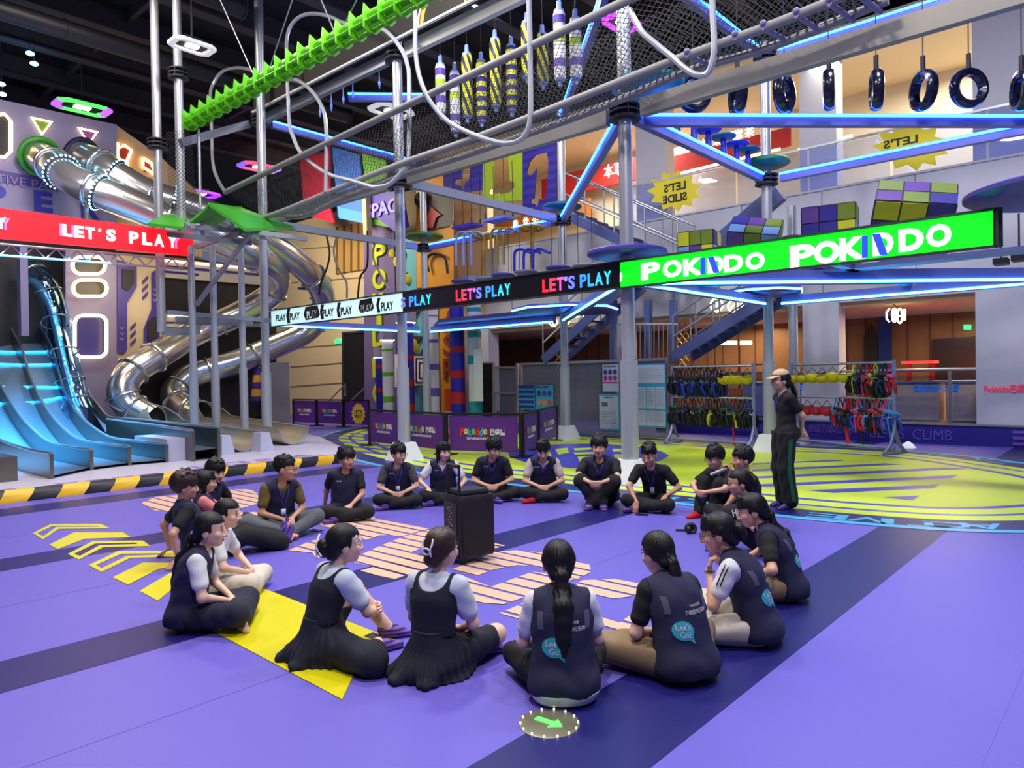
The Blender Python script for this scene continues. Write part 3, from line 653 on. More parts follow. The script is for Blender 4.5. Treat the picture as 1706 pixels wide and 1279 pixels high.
for gi, (g, ws, dd, ii, bb) in enumerate ((([('P', 1084), ('O', 1120), ('K', 1155), ('D', 1222), ('O', 1258)], 32, (1192, 441, 29, 28), (1171, 443, 29, 8), (1189, 441, 28, 10)), ([('P', 1337), ('O', 1377), ('K', 1420), ('D', 1518), ('O', 1564)], 42, (1471, 406, 38, 35), (1441, 411, 38, 10), (1466, 407, 36, 13)))):
    m = MB()
    for ch, x in g:
        yy = 451-(x-1084)*.0945 if x < 1300 else 427-(x-1337)*.147+1; led_text(m, ch, x, yy if x < 1300 else 426-(x-1337)*.149, 29 if x < 1300 else 38, ws*(1.0 if ch != 'K' else 1.05), bold=.05)
    x, y, h, w = dd; led_text(m, 'D', x, y, h, w, 0, .05)
    if gi == 0: me_ = MB(); upoly(me_, SA-.006, [(1033, 455), (1036, 453), (1037, 460), (1036, 468), (1033, 470)], .004); me_.obj('cut_off_letter', LW, gd)
    x, y, h, w = ii; upoly(m, SA-.010, [(x-w/2, y-h/2+1), (x+w/2, y-h/2), (x+w/2, y+h/2-1), (x-w/2, y+h/2)], .004, 1)
    x, y, h, w = bb; upoly(m, SA-.014, [(x-w, y-h/2+1), (x, y-h/2), (x+w, y+h/2-1), (x, y+h/2)], .004, 1)
    m.obj('brand_lettering', [LW, LB], gd)
cols = [(255, 40, 60), (255, 60, 90), (250, 90, 190), (160, 120, 255), (110, 120, 255), (60, 140, 255), (50, 160, 255), (60, 200, 255), (60, 220, 240)]
lm = [mat('screen_hue_%s' % 'abcdefghi'[k], c, .4, emit=1.0) for k, c in enumerate(cols)]
for word, x0, y0, wd, hh, st in (("LET'S PLAY", 961, 469, 116, 22, 0), ("LET'S PLAY", 805, 487, 92, 19, 0), ("S PLAY", 693, 501, 52, 17, 4)):
    adv = {'L': .9, 'E': .95, 'T': .95, "'": .45, 'S': 1.0, ' ': .5, 'P': 1, 'A': 1.15, 'Y': 1.05}; m = MB(); tot = sum(adv[c] for c in word); x = x0-wd/2; k = st
    for ch in word:
        w = adv[ch]/tot*wd
        if ch != ' ':
            yy = y0-(x+w/2-x0)*.13
            led_text(m, ch, x+w/2, yy-(hh*.3 if ch == "'" else 0), hh*(.35 if ch == "'" else 1), w*.86, min(k, 8), .03); k += 1
        x += w
    m.obj('play_lettering', lm, scrh)
m = MB()
for (x0, x1, dark) in ((455, 459, 0), (506, 533, 1), (597, 623, 1), (479, 482, 1), (662, 668, 0)):
    if dark:
        a, b = x0, x1; ya, yb = 523-(a-455)*.128, 523-(b-455)*.128
        if b-a > 10: upoly(m, SA-.006, [(a+3, ya-5), (b-4, yb-5), (b, (yb+ya)/2+9), (b-3, yb+16), (a+4, ya+17), (a, ya+8)], .004, 0)
        else: upoly(m, SA-.006, [(a, ya-3), (b, yb-3), (b, yb+17), (a, ya+17)], .004, 0)
for x in (481, 537, 565, 631): 
    y = 523-(x-455)*.12; upoly(m, SA-.006, [(x-2, y-6), (x+3, y-6), (x, y+7), (x+3, y+18), (x-2, y+19), (x-4, y+6)], .004, 0)
m.obj('dark_shapes', SCRN, wdp)['kind'] = 'stuff'
for k, x in enumerate((468, 491, 520, 547, 577, 611, 645)):
    m = MB(); led_text(m, 'PLAY', x, 529-(x-468)*.108, 11+k*.6, 16+k*.7, 0, .03); m.obj('play_lettering', LW if k in (2, 5) else SCRN, wdp)
t = T('led_screen', 'unlit grey LED screen along the top beam behind the green ladder', 'screen', W(-.2, 5, 8.35))
m = MB(); m.beam(W(-.2, 10.5, 8.45), W(-.2, -1.5, 8.45), .1, .5, 0); m.beam(W(-.27, 10.5, 8.7), W(-.27, -1.5, 8.7), .06, .04, 1); m.beam(W(-.27, 10.5, 8.2), W(-.27, -1.5, 8.2), .06, .04, 1)
m.obj('housing', [mat('unlit_screen', (58, 54, 50), .7, spec=.2), WHITE], t)
m = MB()
for x, c in ((697, 0), (777, 1), (830, 0)):
    for k in range(3):
        yb = 8.22; q = uvz(onU(x+k*3, 60, -.26))[1]; m.tube([W(-.262, q-.02*j*j*.4, 8.22+.45*j/5) for j in range(6)], .03, 6, k if c == 0 else 2-k)
m.obj('lit_curves', [mat('screen_letter_white', ()), mat('lit_red', (255, 40, 50), .4, emit=1.2), mat('lit_yellow', (250, 220, 60), .4, emit=1.2)], t)
# decks under the rings
DECK = mat('deck_violet', (74, 66, 150), .45, .1)
for lb, a, b, z, r in (('dark violet round platform on the tall silver pole above the green screen', 0, 0, 3.42, .6), ('large violet round platform at the right edge', 0.1, -GP, 3.42, .95),):
    m = MB(); m.rev([(.12, 0), (r*.9, 0), (r, .03), (r, .07), (r*.96, .09), (.12, .09)], W(a, b, z), 36); tag(m.obj('round_platform', DECK, loc=W(a, b, z)), lb, 'platform')
for lb, a, b, z, r, mt in (('teal round platform on top of the tall silver pole', .25, -.25, 5.92, .55, mat('teal_fibreglass', (28, 150, 150), .35)), ('green round platform on the rack pole', GP, 0, 5.85, .47, mat('green_fibreglass', (22, 128, 92), .4)),
                           ('dark teal round platform on the fence pole', GP, GP, 5.85, .5, mat('teal_dark', (24, 104, 116), .4)), ('olive green round platform on the pole among the climbing columns', GP, 2*GP, 5.85, .6, mat('olive_green', (86, 124, 40), .4))):
    m = MB(); m.rev([(.12, 0), (r*.8, .0), (r, .05), (r, .09), (r*.93, .12), (.12, .12)], W(a, b, z), 32); tag(m.obj('round_platform', mt, loc=W(a, b, z)), lb, 'platform')
for lb, ctr, z in (('octagonal blue deck around the fence pole under the lettered screen', (GP-.35, GP-.3), 3.2), ('octagonal blue deck around the rack pole', (GP-.2, -.01), 3.2)):
    R8 = 1.3 if ctr[1] > 0 else .75; m = MB(); m.rev([(.15, 0), (R8-.05, 0), (R8, .04), (R8, .12), (R8-.05, .14), (.15, .14)], W(ctr[0], ctr[1], z), 8); t = tag(m.obj('deck_platform', DECK, loc=W(ctr[0], ctr[1], z)), lb, 'platform')
    m = MB(); m.rev([(R8+.01, .04), (R8+.03, .04), (R8+.03, .08), (R8+.01, .08), (R8+.01, .04)], W(ctr[0], ctr[1], z), 8); m.obj('led_edge', LEDC, t)
for k, (pts, z) in enumerate([([(560, 505), (640, 478), (770, 478), (690, 492)], 3.15)]):
    m = MB(); q = [onU(x, y, 3.5) for x, y in pts]
    q = [W(4.6, 9.2, 3.2), W(4.6, 6.2, 3.2), W(5.8, 6.2, 3.2), W(6.3, 11.4, 3.2)]
    m.prism([(p.x, p.y) for p in q], (0, 0, 3.2), (1, 0, 0), (0, 1, 0), .1); tag(m.obj('deck_platform', DECK), 'violet walkway deck behind the lettered screen, near the climbing walls', 'platform')
# round stools of the stepping row (seen just above the screen)
for k, (x, y, mt) in enumerate([(770, 471, DECK), (812, 467, BEAMM), (838, 461, DECK), (876, 456, BEAMM), (930, 449, DECK), (975, 446, BEAMM), (530, 499, DECK), (510, 482, DECK)]):
    p = onU(x, y, 4.3 if k < 6 else 5.0)
    m = MB(); m.rev([(.0, 0), (.26, 0), (.3, .03), (.3, .06), (.26, .08), (0, .08)], p, 24); o = tag(m.obj('step_disc', mt, loc=p), '%s round stepping disc hung on cables, %s' % ('violet' if mt is DECK else 'grey', ('left of the yellow post', 'below the left bent handles', 'below the middle bent handles', 'beside the blue bent handles', 'second from the fence pole', 'nearest the fence pole', 'left of the purple climbing wall', 'beside the chrome tube bend')[k]), 'step', 'stepping discs on cables')
    m = MB()
    for s in (-.2, .2): m.cyl(p+VV*s+ZZ*.06, p+VV*s+ZZ*(5.45-p.z), .008, n=6)
    m.obj('cable', CABLE, o)
# bent-pipe handles over the discs
for k, (x, y, w, h, c, lb) in enumerate([(783, 412, 46, 60, 'pale_blue', 'pale bent-pipe handle frame, leftmost'), (838, 408, 40, 66, 'olive', 'olive bent-pipe handle frame in the middle'), (886, 432, 58, 40, 'blue', 'dark blue bent-pipe handle frame near the fence pole')]):
    t = T('handle_frame', lb+' above the stepping discs', 'handle', onU(x, y, 4.3)); mt = mat('pipe_'+c, {'pale_blue': (130, 150, 215), 'olive': (150, 128, 60), 'blue': (40, 44, 190)}[c], .35)
    for q in range(3):
        x0 = x-w/2+q*w*.27; m = MB()
        m.tube(bez([onU(x0, y+h/2, 4.3), onU(x0, y-h*.2, 4.3), onU(x0+4, y-h*.38, 4.3), onU(x0+12, y-h*.42, 4.3), onU(x0+w*.48, y-h*.42+6, 4.3)], 5), .035, 8); m.obj('bent_pipe', mt, t)
for k, (x, y0, y1) in enumerate([(806, 393, 470), (886, 380, 452)]):
    t = T('hanging_post', ('left', 'right')[k]+' yellow post with a round yellow cap above the stepping discs', 'post', onU(x, y1, 4.6))
    m = MB(); m.cyl(onU(x, y1, 4.6), onU(x, y0, 4.6), .05, n=12); m.obj('post', mat('ochre_paint', (186, 142, 26), .4), t)
    m = MB(); p = onU(x, y0, 4.6); m.torus(p, .28, .05, n=24, k=8); m.cyl(p-UU*.28, p+UU*.28, .03); m.cyl(p-VV*.28, p+VV*.28, .03); m.obj('ring_cap', mat('ochre_paint', ()), t)
# stepping pedestals above beam A-F
for k, (x, y) in enumerate([(1128, 204), (1156, 205), (1180, 219), (1205, 231), (1227, 243), (1246, 252)]):
    p = onV(x, y, .12); base = W(uvz(p)[0], .12, 5.69); mt = (mat('teal_step', (20, 120, 150), .4), mat('blue_step', (40, 60, 200), .4))[(k+1) % 2]
    t = T('stepping_pedestal', ('teal' if (k+1) % 2 == 0 else 'blue')+' stepping pedestal on the lit beam, '+('highest of the row', 'second from the tall pole', 'third from the tall pole', 'fourth from the tall pole', 'fifth, second nearest the green platform', 'nearest the green platform')[k], 'step', base, 'stepping pedestals on the lit beam')
    m = MB(); m.cyl(base, p, .07, .05, n=12); m.obj('stem', mat('blue_step', (40, 60, 200), .4), t)
    m = MB(); m.rev([(0, 0), (.2, 0), (.24, .025), (.24, .05), (0, .06)], p, 20); m.obj('tread', mt, t)
# hanging tyres over the level blue beam
TY = mat('tyre_rubber', (14, 16, 40), .22, coat=.4)
for k, (x, y, yaw) in enumerate([(1155, 155, 20), (1229, 158, 88), (1307, 156, 48), (1381, 150, 66), (1460, 150, 70), (1538, 151, 90), (1614, 147, 8), (1702, 150, 75)]):
    p = P(x, y, 10.98); t = T('tyre_swing', ('black tyre hanging face-on, partly behind the grey beam', 'black tyre hanging edge-on behind the grey beam', 'black tyre hanging three-quarter turned left of the rack pole top', 'black tyre hanging almost edge-on right of the rack pole',
         'black tyre hanging half-turned, fourth from the right', 'black tyre hanging edge-on, third from the right', 'black tyre hanging face-on, second from the right', 'black tyre hanging at the right edge')[k], 'tyre', p, 'tyres hanging over the level blue beam')
    d = Vector((math.sin(math.radians(yaw)), -math.cos(math.radians(yaw)), 0)); ex = ZZ.cross(d); M3 = Matrix((ex, ZZ, d)).transposed()
    m = MB(); M5 = M3 @ Matrix.Diagonal(Vector((1, 1, 1)))
    prof = [(.19, -.05), (.235, -.085), (.28, -.075), (.305, -.03), (.305, .03), (.28, .075), (.235, .085), (.19, .05), (.185, 0), (.19, -.05)]
    m.rev(prof, p, 32, 0, M3); m.obj('tyre', TY, t)
    m = MB(); m.cyl(p+ZZ*.27, p+ZZ*.52, .035, n=10); m.obj('grip', BLACK, t)
    m = MB(); m.cyl(p+ZZ*.5, Vector((p.x, p.y, 8.0)), .008, n=6); m.obj('cable', CABLE, t)
# punch bags
def spiral(name, c1, c2, kind):
    if kind == 'check': return stripe_mat(name, c1, c2, 5.0, 'Z', .5)
    return stripe_mat(name, c1, c2, 3.2, 'Z', .5)
def diag_mat(name, c1, c2):
    m_ = stripe_mat(name, c1, c2, 3.0, 'Z', .5); nt = m_.node_tree
    mu = [n for n in nt.nodes if n.type == 'MATH' and n.operation == 'MULTIPLY'][0]; sp = [n for n in nt.nodes if n.type == 'SEPXYZ'][0]
    ad = nt.nodes.new('ShaderNodeMath'); ad.operation = 'MULTIPLY_ADD'; ad.inputs[1].default_value = 3.0
    nt.links.new(sp.outputs['X'], ad.inputs[0]); nt.links.new(sp.outputs['Z'], ad.inputs[2]); nt.links.new(ad.outputs[0], mu.inputs[0]); return m_
for k, (x, y0, y1, kind, u0) in enumerate([(733, 92, 200, 'w', 0.1), (757, 104, 230, 'w', .5), (777, 74, 205, 'd', .1), (801, 86, 212, 'c', .5), (824, 49, 190, 'd', .1), (851, 60, 200, 'c', .5), (877, 20, 140, 'd', .1), (903, 40, 150, 'd', .5), (931, 0, 145, 'w', .1), (958, 14, 142, 'w', .5)]):
    top = onU(x, y0, u0); bot = onU(x, y1, u0); L = min((top-bot).length, 1.45); bot = top-ZZ*L
    mt = {'w': mat('bag_white', (222, 222, 220), .5), 'd': diag_mat('bag_spiral', (216, 214, 40), (34, 30, 60)), 'c': stripe_mat('bag_check', (210, 210, 60), (50, 44, 120), 5.5)}[kind]
    t = T('punch_bag', {'w': 'white punch bag with coloured bands', 'd': 'yellow and black spiral punch bag', 'c': 'yellow and violet banded punch bag'}[kind]+', '+('first from the left', 'second from the left', 'third from the left', 'fourth from the left', 'fifth from the left', 'sixth from the left', 'seventh from the left', 'third from the right', 'second from the right', 'rightmost of the row')[k], 'punch bag', bot, 'punch bags under the top beam')
    m = MB(); m.rev([(.0, .1), (.085, .12), (.098, .16), (.098, L-.24), (.085, L-.2), (0, L-.18)], bot, 18); m.obj('bag_body', mt, t)
    if kind == 'w':
        for z, q in ((.3, 0), (L*.5, 1), (L-.4, 0)): m = MB(); m.rev([(.098, z), (.101, z), (.101, z+.13), (.098, z+.13)], bot, 18); m.obj('band', [mat('band_violet', (88, 62, 160), .5), mat('band_lime', (170, 196, 40), .5)][q], t)
    m = MB(); m.rev([(.0, 0), (.032, 0), (.035, .07), (.075, .09), (.085, .125)], bot, 14); m.obj('end_cap', mat('cap_blue', (128, 152, 208), .3), t); m = MB(); m.rev([(.085, L-.2), (.08, L-.165), (.042, L-.145), (.036, L-.02), (.012, L), (0, L)], bot, 14); m.obj('end_cap', mat('cap_blue', (128, 152, 208), .3), t)
    m = MB(); m.cyl(top, Vector((top.x, top.y, 8.0 if u0 < .3 else 8.3)), .008, n=6); m.obj('cable', CABLE, t)
beam('thin rear rail that carries the back row of punch bags', W(.5, 4.5, 8.3), W(.5, 0, 8.3), .06, .08, off=0)
# net bridge
def upath(pts, a): return [onU(x, y, a) for x, y in pts]
r1 = upath([(440, 362), (480, 348), (590, 303), (678, 269), (760, 241), (860, 204), (993, 152), (1122, 101), (1290, 40), (1450, -25)], -.9)
r2 = upath([(478, 361), (511, 359), (569, 331), (628, 310), (669, 293), (760, 264), (860, 230), (1000, 180), (1149, 118), (1290, 76), (1480, 0)], -.33)
rt = upath([(375, 320), (1076, -14)], -.9); rt = [rt[0]+(rt[1]-rt[0])*(k/7) for k in range(8)]
t = T('net_bridge', 'grey rope and netting bridge slung between the poles', 'bridge', W(-.6, 4, 5.4))
for nm, q in (('near_rope', r1), ('far_rope', r2), ('top_rail', rt)): m = MB(); m.tube(bez(q, 6), .055 if nm != 'top_rail' else .065, 10); m.obj(nm, ROPE, t)
NET = net_mat('black_net', (34, 34, 40), 15, .13, True); NETG = net_mat('grey_net', (120, 118, 112), 12, .3)
def sheet_between(a, b, name, mt, n=24, rows=4):
    A_ = bez(a, 8); B_ = bez(b, 8)
    def at(q, s):
        f = s*(len(q)-1); i = min(int(f), len(q)-2); return q[i]+(q[i+1]-q[i])*(f-i)
    grid = []; uv = []; L = 0; prev = None
    for i in range(n+1):
        p, q = at(A_, i/n), at(B_, i/n); L += (p-prev).length if prev else 0; prev = p
        row = [p+(q-p)*(j/rows) for j in range(rows+1)]; grid.append(row); uv.append([(L, (q-p).length*j/rows) for j in range(rows+1)])
    m = MB(); m.sheet(grid, 0, uv); return m.obj(name, mt, t)
rt2 = rt+[onU(1290, -120, -.9), onU(1450, -200, -.9)]
sheet_between([r1[0]]+r1[1:], rt2, 'side_net', NET); sheet_between(r1, r2[:-1]+[onU(1470, 5, -.33)], 'floor_net', NETG)
rt3 = [p+UU*.57 for p in rt2]; sheet_between(r2[:-1]+[onU(1470, 5, -.33)], rt3, 'far_net', NET)
def hoop(pts, lab, a0=-.95, a1=-.95, closed=False):
    n = len(pts); q = [onU(x, y, a0+(a1-a0)*(.5-.5*math.cos(2*math.pi*i/(n-1)))) for i, (x, y) in enumerate(pts)]
    m = MB(); m.tube(bez(q, 5), .04, 8); return tag(m.obj('hoop', mat('pale_tube', (178, 182, 188), .35, .3)), lab, 'hoop')
def h6(pts): return [(300+x/3.876, y/3.876) for x, y in pts]
hoop(h6([(290,1240),(240,1150),(212,1050),(205,850),(195,620),(215,540),(270,465),(360,438),(450,450),(560,490),(680,510),(770,525),(860,600),(920,700),(942,800),(945,1000),(940,1240)]), 'pale hoop tube round the left end of the net bridge', -.95, -.3)
hoop(h6([(1250,1210),(1120,1170),(950,1120),(790,1000),(730,880),(705,780),(690,400),(690,250),(720,160),(780,105),(860,88),(960,105),(1080,155),(1280,180),(1370,240),(1440,340),(1470,430),(1480,520),(1480,800),(1470,1050),(1430,1110),(1350,1190),(1250,1210)]), 'pale hoop tube crossing the green ladder over the net bridge', -.95, -.3)
hoop([(690,-20),(692,40),(692,84),(699,128),(716,168),(746,202),(783,222),(817,234),(844,239),(868,232),(880,214),(884,180),(883,90),(881,-15)], 'pale hoop tube in front of the white punch bags')
hoop([(1049,16),(1057,32),(1070,54),(1093,74),(1119,95),(1141,114),(1161,125),(1179,122),(1188,98),(1190,71),(1188,32),(1186,-15)], 'pale hoop tube right of the tall silver pole')
# rope rungs with round bolts on the right part
t2 = t
for k, x in enumerate((1148, 1228, 1275, 1330, 1385, 1430)):
    m = MB(); p = onU(x, 101-(x-1122)*.36+2, -.9); q = onU(x+34, 118-(x+34-1149)*.32, -.33); m.tube([p-(q-p)*.1, q+(q-p)*.1], .032, 8); m.ball(p-(q-p)*.1+ZZ*.05, .04); m.obj('rung', mat('rung_violet', (132, 126, 168), .4), t2)
# green ribbed foam ladder
GRN = mat('green_foam', (96, 190, 18), .45); GRN2 = mat('green_foam_fin', (110, 214, 24), .4)
t = T('foam_ladder', 'bright green ribbed foam ladder hung from ceiling cables', 'ladder', W(-2.3, 6, 7.05))
v0, v1 = 9.45, 1.4; zc = 7.2
m = MB(); m.cyl(W(-2.3, v0, zc+.05), W(-2.3, v1, zc+.05), .11, n=18); m.obj('core', GRN, t)
for k in range(4): m = MB(); an = math.radians((-150, -110, -70, -30)[k]); m.tube([W(-2.3+.15*math.cos(an), v0, zc+.02+.15*math.sin(an)), W(-2.3+.15*math.cos(an), v1, zc+.02+.15*math.sin(an))], .025, 8); m.obj('rod', GRN, t)
for k in range(22):
    m = MB(); v = v0-.05-k*.37; m.prism([(-.17, -.16), (-.08, -.2), (.08, -.19), (.16, -.11), (.17, .05), (.1, .15), (-.02, .14), (-.16, .22), (-.18, .06)], W(-2.3, v, zc), UU, ZZ, .02); m.obj('fin', GRN2, t)
for k, (x0, y0, x1, y1) in enumerate([(367, 0, 425, 130), (487, 0, 447, 120), (535, 0, 558, 56), (594, 0, 576, 36)]):
    m = MB(); p = onU(x1, y1, -2.3); q = onU(x0, y0, -2.3); d = (q-p); m.tube([p, p+d*((10.9-p.z)/d.z)], .012, 6)
    tag(m.obj('hanging_cable', STEEL), 'thin steel cable holding the green ladder, '+('leftmost', 'second from the left', 'third from the left', 'fourth from the left')[k], 'cable')
beam('grey cranked beam below the green ladder', W(-2.2, 10.3, 6.95), W(-.2, 10.7, 8.0), off=.1)
t = T('net_screen', 'black mesh panel between the hanging poles', 'net', W(-2.2, 10.8, 5.2))
m = MB(); q = [P(275, 220, 15.6), P(318, 215, 15.4), P(330, 360, 15.4), P(283, 345, 15.6)]
m.sheet([[q[0], q[3]], [q[1], q[2]]], 0, [[(0, 0), (0, 2)], [(.7, 0), (.7, 2)]]); m.obj('netting', NET, t)
m = MB(); m.tube([P(331, 215, 15.4), P(334, 345, 15.4)], .035, 8); m.obj('post', STEEL, t)
# green folded roof platform at the left
t = T('green_platform', 'green folded platform roof at the left end of the net bridge', 'platform', P(360, 350, 15.5))
GT = mat('green_platform_top', (66, 170, 40), .4)
def slab(pts, th, nm, mt, par):
    m = MB(); up = [Vector(p) for p in pts]; lo = [p-ZZ*th for p in up]; n = len(up)
    m.add(up+lo, [tuple(range(n)), tuple(range(n, 2*n))[::-1]]+[(k, n+k, n+(k+1) % n, (k+1) % n) for k in range(n)]); return m.obj(nm, mt, par, smooth=False)
slab([P(245, 371, 15.2), P(275, 356, 16.6), P(312, 361, 16.4), P(305, 378, 15.0)], .06, 'left_wing', GT, t)
slab([P(316, 367, 14.9), P(346, 342, 15.1), P(404, 344, 16.6), P(362, 370, 16.4)], .06, 'left_slope', GT, t)
slab([P(346, 337, 15.0), P(400, 345, 16.8), P(492, 378, 16.8), P(408, 380, 14.9)], .07, 'right_slope', GT, t)
m = MB()
for a, b in (((278, 390), (420, 405)), ((318, 378), (410, 385)), ((410, 385), (512, 398)), ((335, 368), (338, 390)), ((386, 362), (388, 385))): m.beam(P(*a, 15.4), P(*b, 15.8), .08, .1)
m.obj('under_frame', BEAMM, t)
for k, (x0, y0, x1, y1) in enumerate([(419, 386, 327, 508), (400, 388, 326, 412), (426, 392, 327, 412)]):
    if k == 2: continue
    beam(('long', 'short')[k]+' slanting strut under the green platform', P(x0, y0, 15.6), P(x1, y1, 16.4), .08, .08, off=0)
for k, (x, Y) in enumerate([(324, 16.4), (360, 16.8), (407, 17.4)]):
    b = P(x, 690, Y); pole('thin support pole in front of the tube slides, '+('leftmost of three', 'middle of three', 'rightmost of three')[k], *uvz(b)[:2], .08, P(x, 410, Y).z, .075, P(x, 612, Y).z, False, ())
beam('long pale rail through the three thin support poles', P(278, 520, 16.2), P(452, 534, 17.6), .07, .1, off=0)
# lower stairs and rails
STR = mat('stair_blue_grey', (98, 108, 158), .4, .3)
def flight(label, a, p0, p1, n, wd=.9, rail=None):
    """flight seen side-on: p0,p1 lower stringer line points in the picture, on plane u=a"""
    q0 = onU(*p0, a); q1 = onU(*p1, a); t = T('staircase', label, 'stairs', q0)
    for s in (0, wd):
        m = MB(); m.beam(q0+UU*s, q1+UU*s, .06, .26); m.obj('stringer', STR, t)
    for k in range(n):
        c = q0+(q1-q0)*((k+.5)/n)+ZZ*.1; m = MB(); m.beam(c, c+UU*wd, .26, .04); m.obj('tread', STR, t)
    if rail:
        up = ZZ*rail
        for s in (0, wd):
            for f in (1.0, .5):
                m = MB(); m.tube([q0+UU*s+up*f, q1+UU*s+up*f], .025, 8); m.obj('handrail', STEEL, t)
            for k in range(5):
                c = q0+(q1-q0)*(k/4)+UU*s; m = MB(); m.cyl(c, c+up, .022, n=8); m.obj('baluster', STEEL, t)
flight('upper open-tread staircase descending right behind the tall pole', 6.6, (930, 352), (1130, 446), 10, .9, 1.15)
flight('lower staircase rising right behind the fence pole', 7.0, (905, 600), (1042, 474), 9, .9, 1.0)
flight('lower open-tread staircase rising right behind the harness rack', 6.8, (1122, 594), (1285, 492), 10, .9, 1.0)
t = T('landing_rail', 'blue-grey barred landing rail between the two lower staircases', 'railing', onU(1080, 600, 7))
m = MB(); m.tube([onU(1028, 540, 7), onU(1130, 540, 7)], .025, 8); m.obj('handrail', STEEL, t)
for k in range(14): m = MB(); x = 1028+k*7.7; m.cyl(onU(x, 540, 7), onU(x, 602, 7), .014, n=6); m.obj('baluster', STEEL, t)
for k, x in enumerate((1022, 1080, 1122)): m = MB(); m.beam(onU(x, 605, 7.6), onU(x, 500, 7.6), .16, .16, up=UU); tag(m.obj('steel_column', STR), ('blue-grey square column left of the tall pole', 'blue-grey square column right of the tall pole', 'blue-grey square column at the foot of the open-tread stairs')[k], 'column')
m = MB(); m.beam(onU(1170, 430, 6.3), onU(1300, 320, 6.3), .2, .4); tag(m.obj('stair_chute', STR), 'blue-grey chute slanting up to the rack pole behind the cubes', 'chute')
# tilted colour cubes
CUB = [mat('cube_yellow', (200, 196, 30), .5), mat('cube_violet', (92, 52, 132), .5), mat('cube_blue', (120, 160, 205), .5), mat('cube_navy', (44, 34, 130), .5), mat('cube_olive', (110, 130, 30), .5), BLACK]
def cube(label, c, size, M, n, seed):
    rnd = random.Random(seed); m = MB(); m.box(c, size, M, 5); sx, sy, sz = size
    for ax in range(3):
        for sg in (-1, 1):
            o1, o2 = (ax+1) % 3, (ax+2) % 3; n1, n2 = n[o1], n[o2]
            for i in range(n1):
                for j in range(n2):
                    d = Vector((0, 0, 0)); d[ax] = sg*size[ax]/2; d[o1] = size[o1]*((i+.5)/n1-.5); d[o2] = size[o2]*((j+.5)/n2-.5)
                    s = [0, 0, 0]; s[ax] = .02; s[o1] = size[o1]/n1*.93; s[o2] = size[o2]/n2*.93
                    m.box(Vector(c)+M @ d, s, M, (i+j*2+ax+rnd.randint(0, 2)) % 5)
    return tag(m.obj('colour_cube', CUB, loc=c), label, 'cube', 'colour blocks above the green screen')
RZ = Matrix.Rotation(ROTU, 3, 'Z')
Mx = lambda a, b: RZ @ Matrix.Rotation(math.radians(a), 3, 'X') @ Matrix.Rotation(math.radians(b), 3, 'Y')
cube('upright block of coloured squares, leftmost above the green screen', onU(1165, 412, 2.4), (.5, .62, .5), RZ @ Matrix.Rotation(.2, 3, 'Z'), (2, 3, 2), 1)
cube('tilted block of coloured squares beside the rack pole', onU(1257, 398, 2.4), (.5, .8, .5), RZ @ Matrix.Rotation(.3, 3, 'Z') @ Matrix.Rotation(math.radians(10), 3, 'X') @ Matrix.Rotation(math.radians(-40), 3, 'Y'), (2, 3, 2), 2)
cube('upright block of coloured squares right of the rack pole', onU(1383, 374, 2.2), (.5, .75, .5), RZ @ Matrix.Rotation(.2, 3, 'Z'), (2, 3, 2), 3)
cube('large tilted block of coloured squares, rightmost above the green screen', onU(1520, 352, 2.2), (.6, 1.0, .6), RZ @ Matrix.Rotation(.3, 3, 'Z') @ Matrix.Rotation(math.radians(10), 3, 'X') @ Matrix.Rotation(math.radians(-40), 3, 'Y'), (2, 3, 2), 4)
for k, (x, y) in enumerate([(1165, 412), (1257, 398), (1383, 374), (1520, 352)]):
    m = MB(); p = onU(x, y, (2.4, 2.4, 2.2, 2.2)[k]); m.cyl(Vector((p.x, p.y, 3.26)), p-ZZ*.3, .05, n=10); m.beam(Vector((p.x, p.y, 3.24))-VV*.4, Vector((p.x, p.y, 3.24))+VV*.4, .3, .06); tag(m.obj('cube_stand', STR), 'blue-grey stand under the '+('leftmost upright', 'left tilted', 'right upright', 'right tilted')[k]+' colour block', 'stand')
beam('blue-grey walkway beam under the colour blocks', W(2.35, .6, 3.18), W(2.2, -5, 3.18), .4, .06, off=0, mt=STR)
beam('blue-grey cross beam under the right half of the green screen', W(.4, -2.5, 3.2), W(GP, -2.6, 3.2), .14, .1, off=0, mt=STR, led=None)
# number boards with cut-out figures
def cut_board(label, a, quad, hole, mt, stripes=None):
    O = u2(a, quad); H = u2(a, hole)
    # keyhole polygon: outer from its last point, bridge to hole, round it, back
    m = MB(); poly = [O[0], O[1], O[2], O[3], O[0]]
    i0 = min(range(len(H)), key=lambda i: (H[i][0]-O[0][0])**2+(H[i][1]-O[0][1])**2)
    def area_(q): return sum(q[i][0]*q[(i+1) % len(q)][1]-q[(i+1) % len(q)][0]*q[i][1] for i in range(len(q)))
    Hs = H[i0:]+H[:i0]+[H[i0]]
    if area_(O) * area_(H) > 0: Hs = Hs[::-1]
    poly = [O[0]]+Hs+[O[0]]+O[1:]
    tri = bmesh.new(); vs = []
    import mathutils
    tess = mathutils.geometry.tessellate_polygon([[Vector((x, y, 0)) for x, y in O], [Vector((x, y, 0)) for x, y in H]])
    allp = O+H; o = W(a, 0); 
    fr = [o-VV*x+ZZ*y for x, y in allp]; bk = [p+UU*.05 for p in fr]; n = len(allp)
    m.add(fr+bk, [t_ for t_ in tess]+[tuple(n+i for i in t_[::-1]) for t_ in tess])
    for base, cnt in ((0, len(O)), (len(O), len(H))):
        m.f += [(base+i, base+(i+1) % cnt, n+base+(i+1) % cnt, n+base+i) for i in range(cnt)]; m.m += [0]*cnt
    return tag(m.obj('cut_out_board', mt, smooth=False), label, 'board')
def c34(pts): return [(700+x/4.92, 200+y/4.92) for x, y in pts]
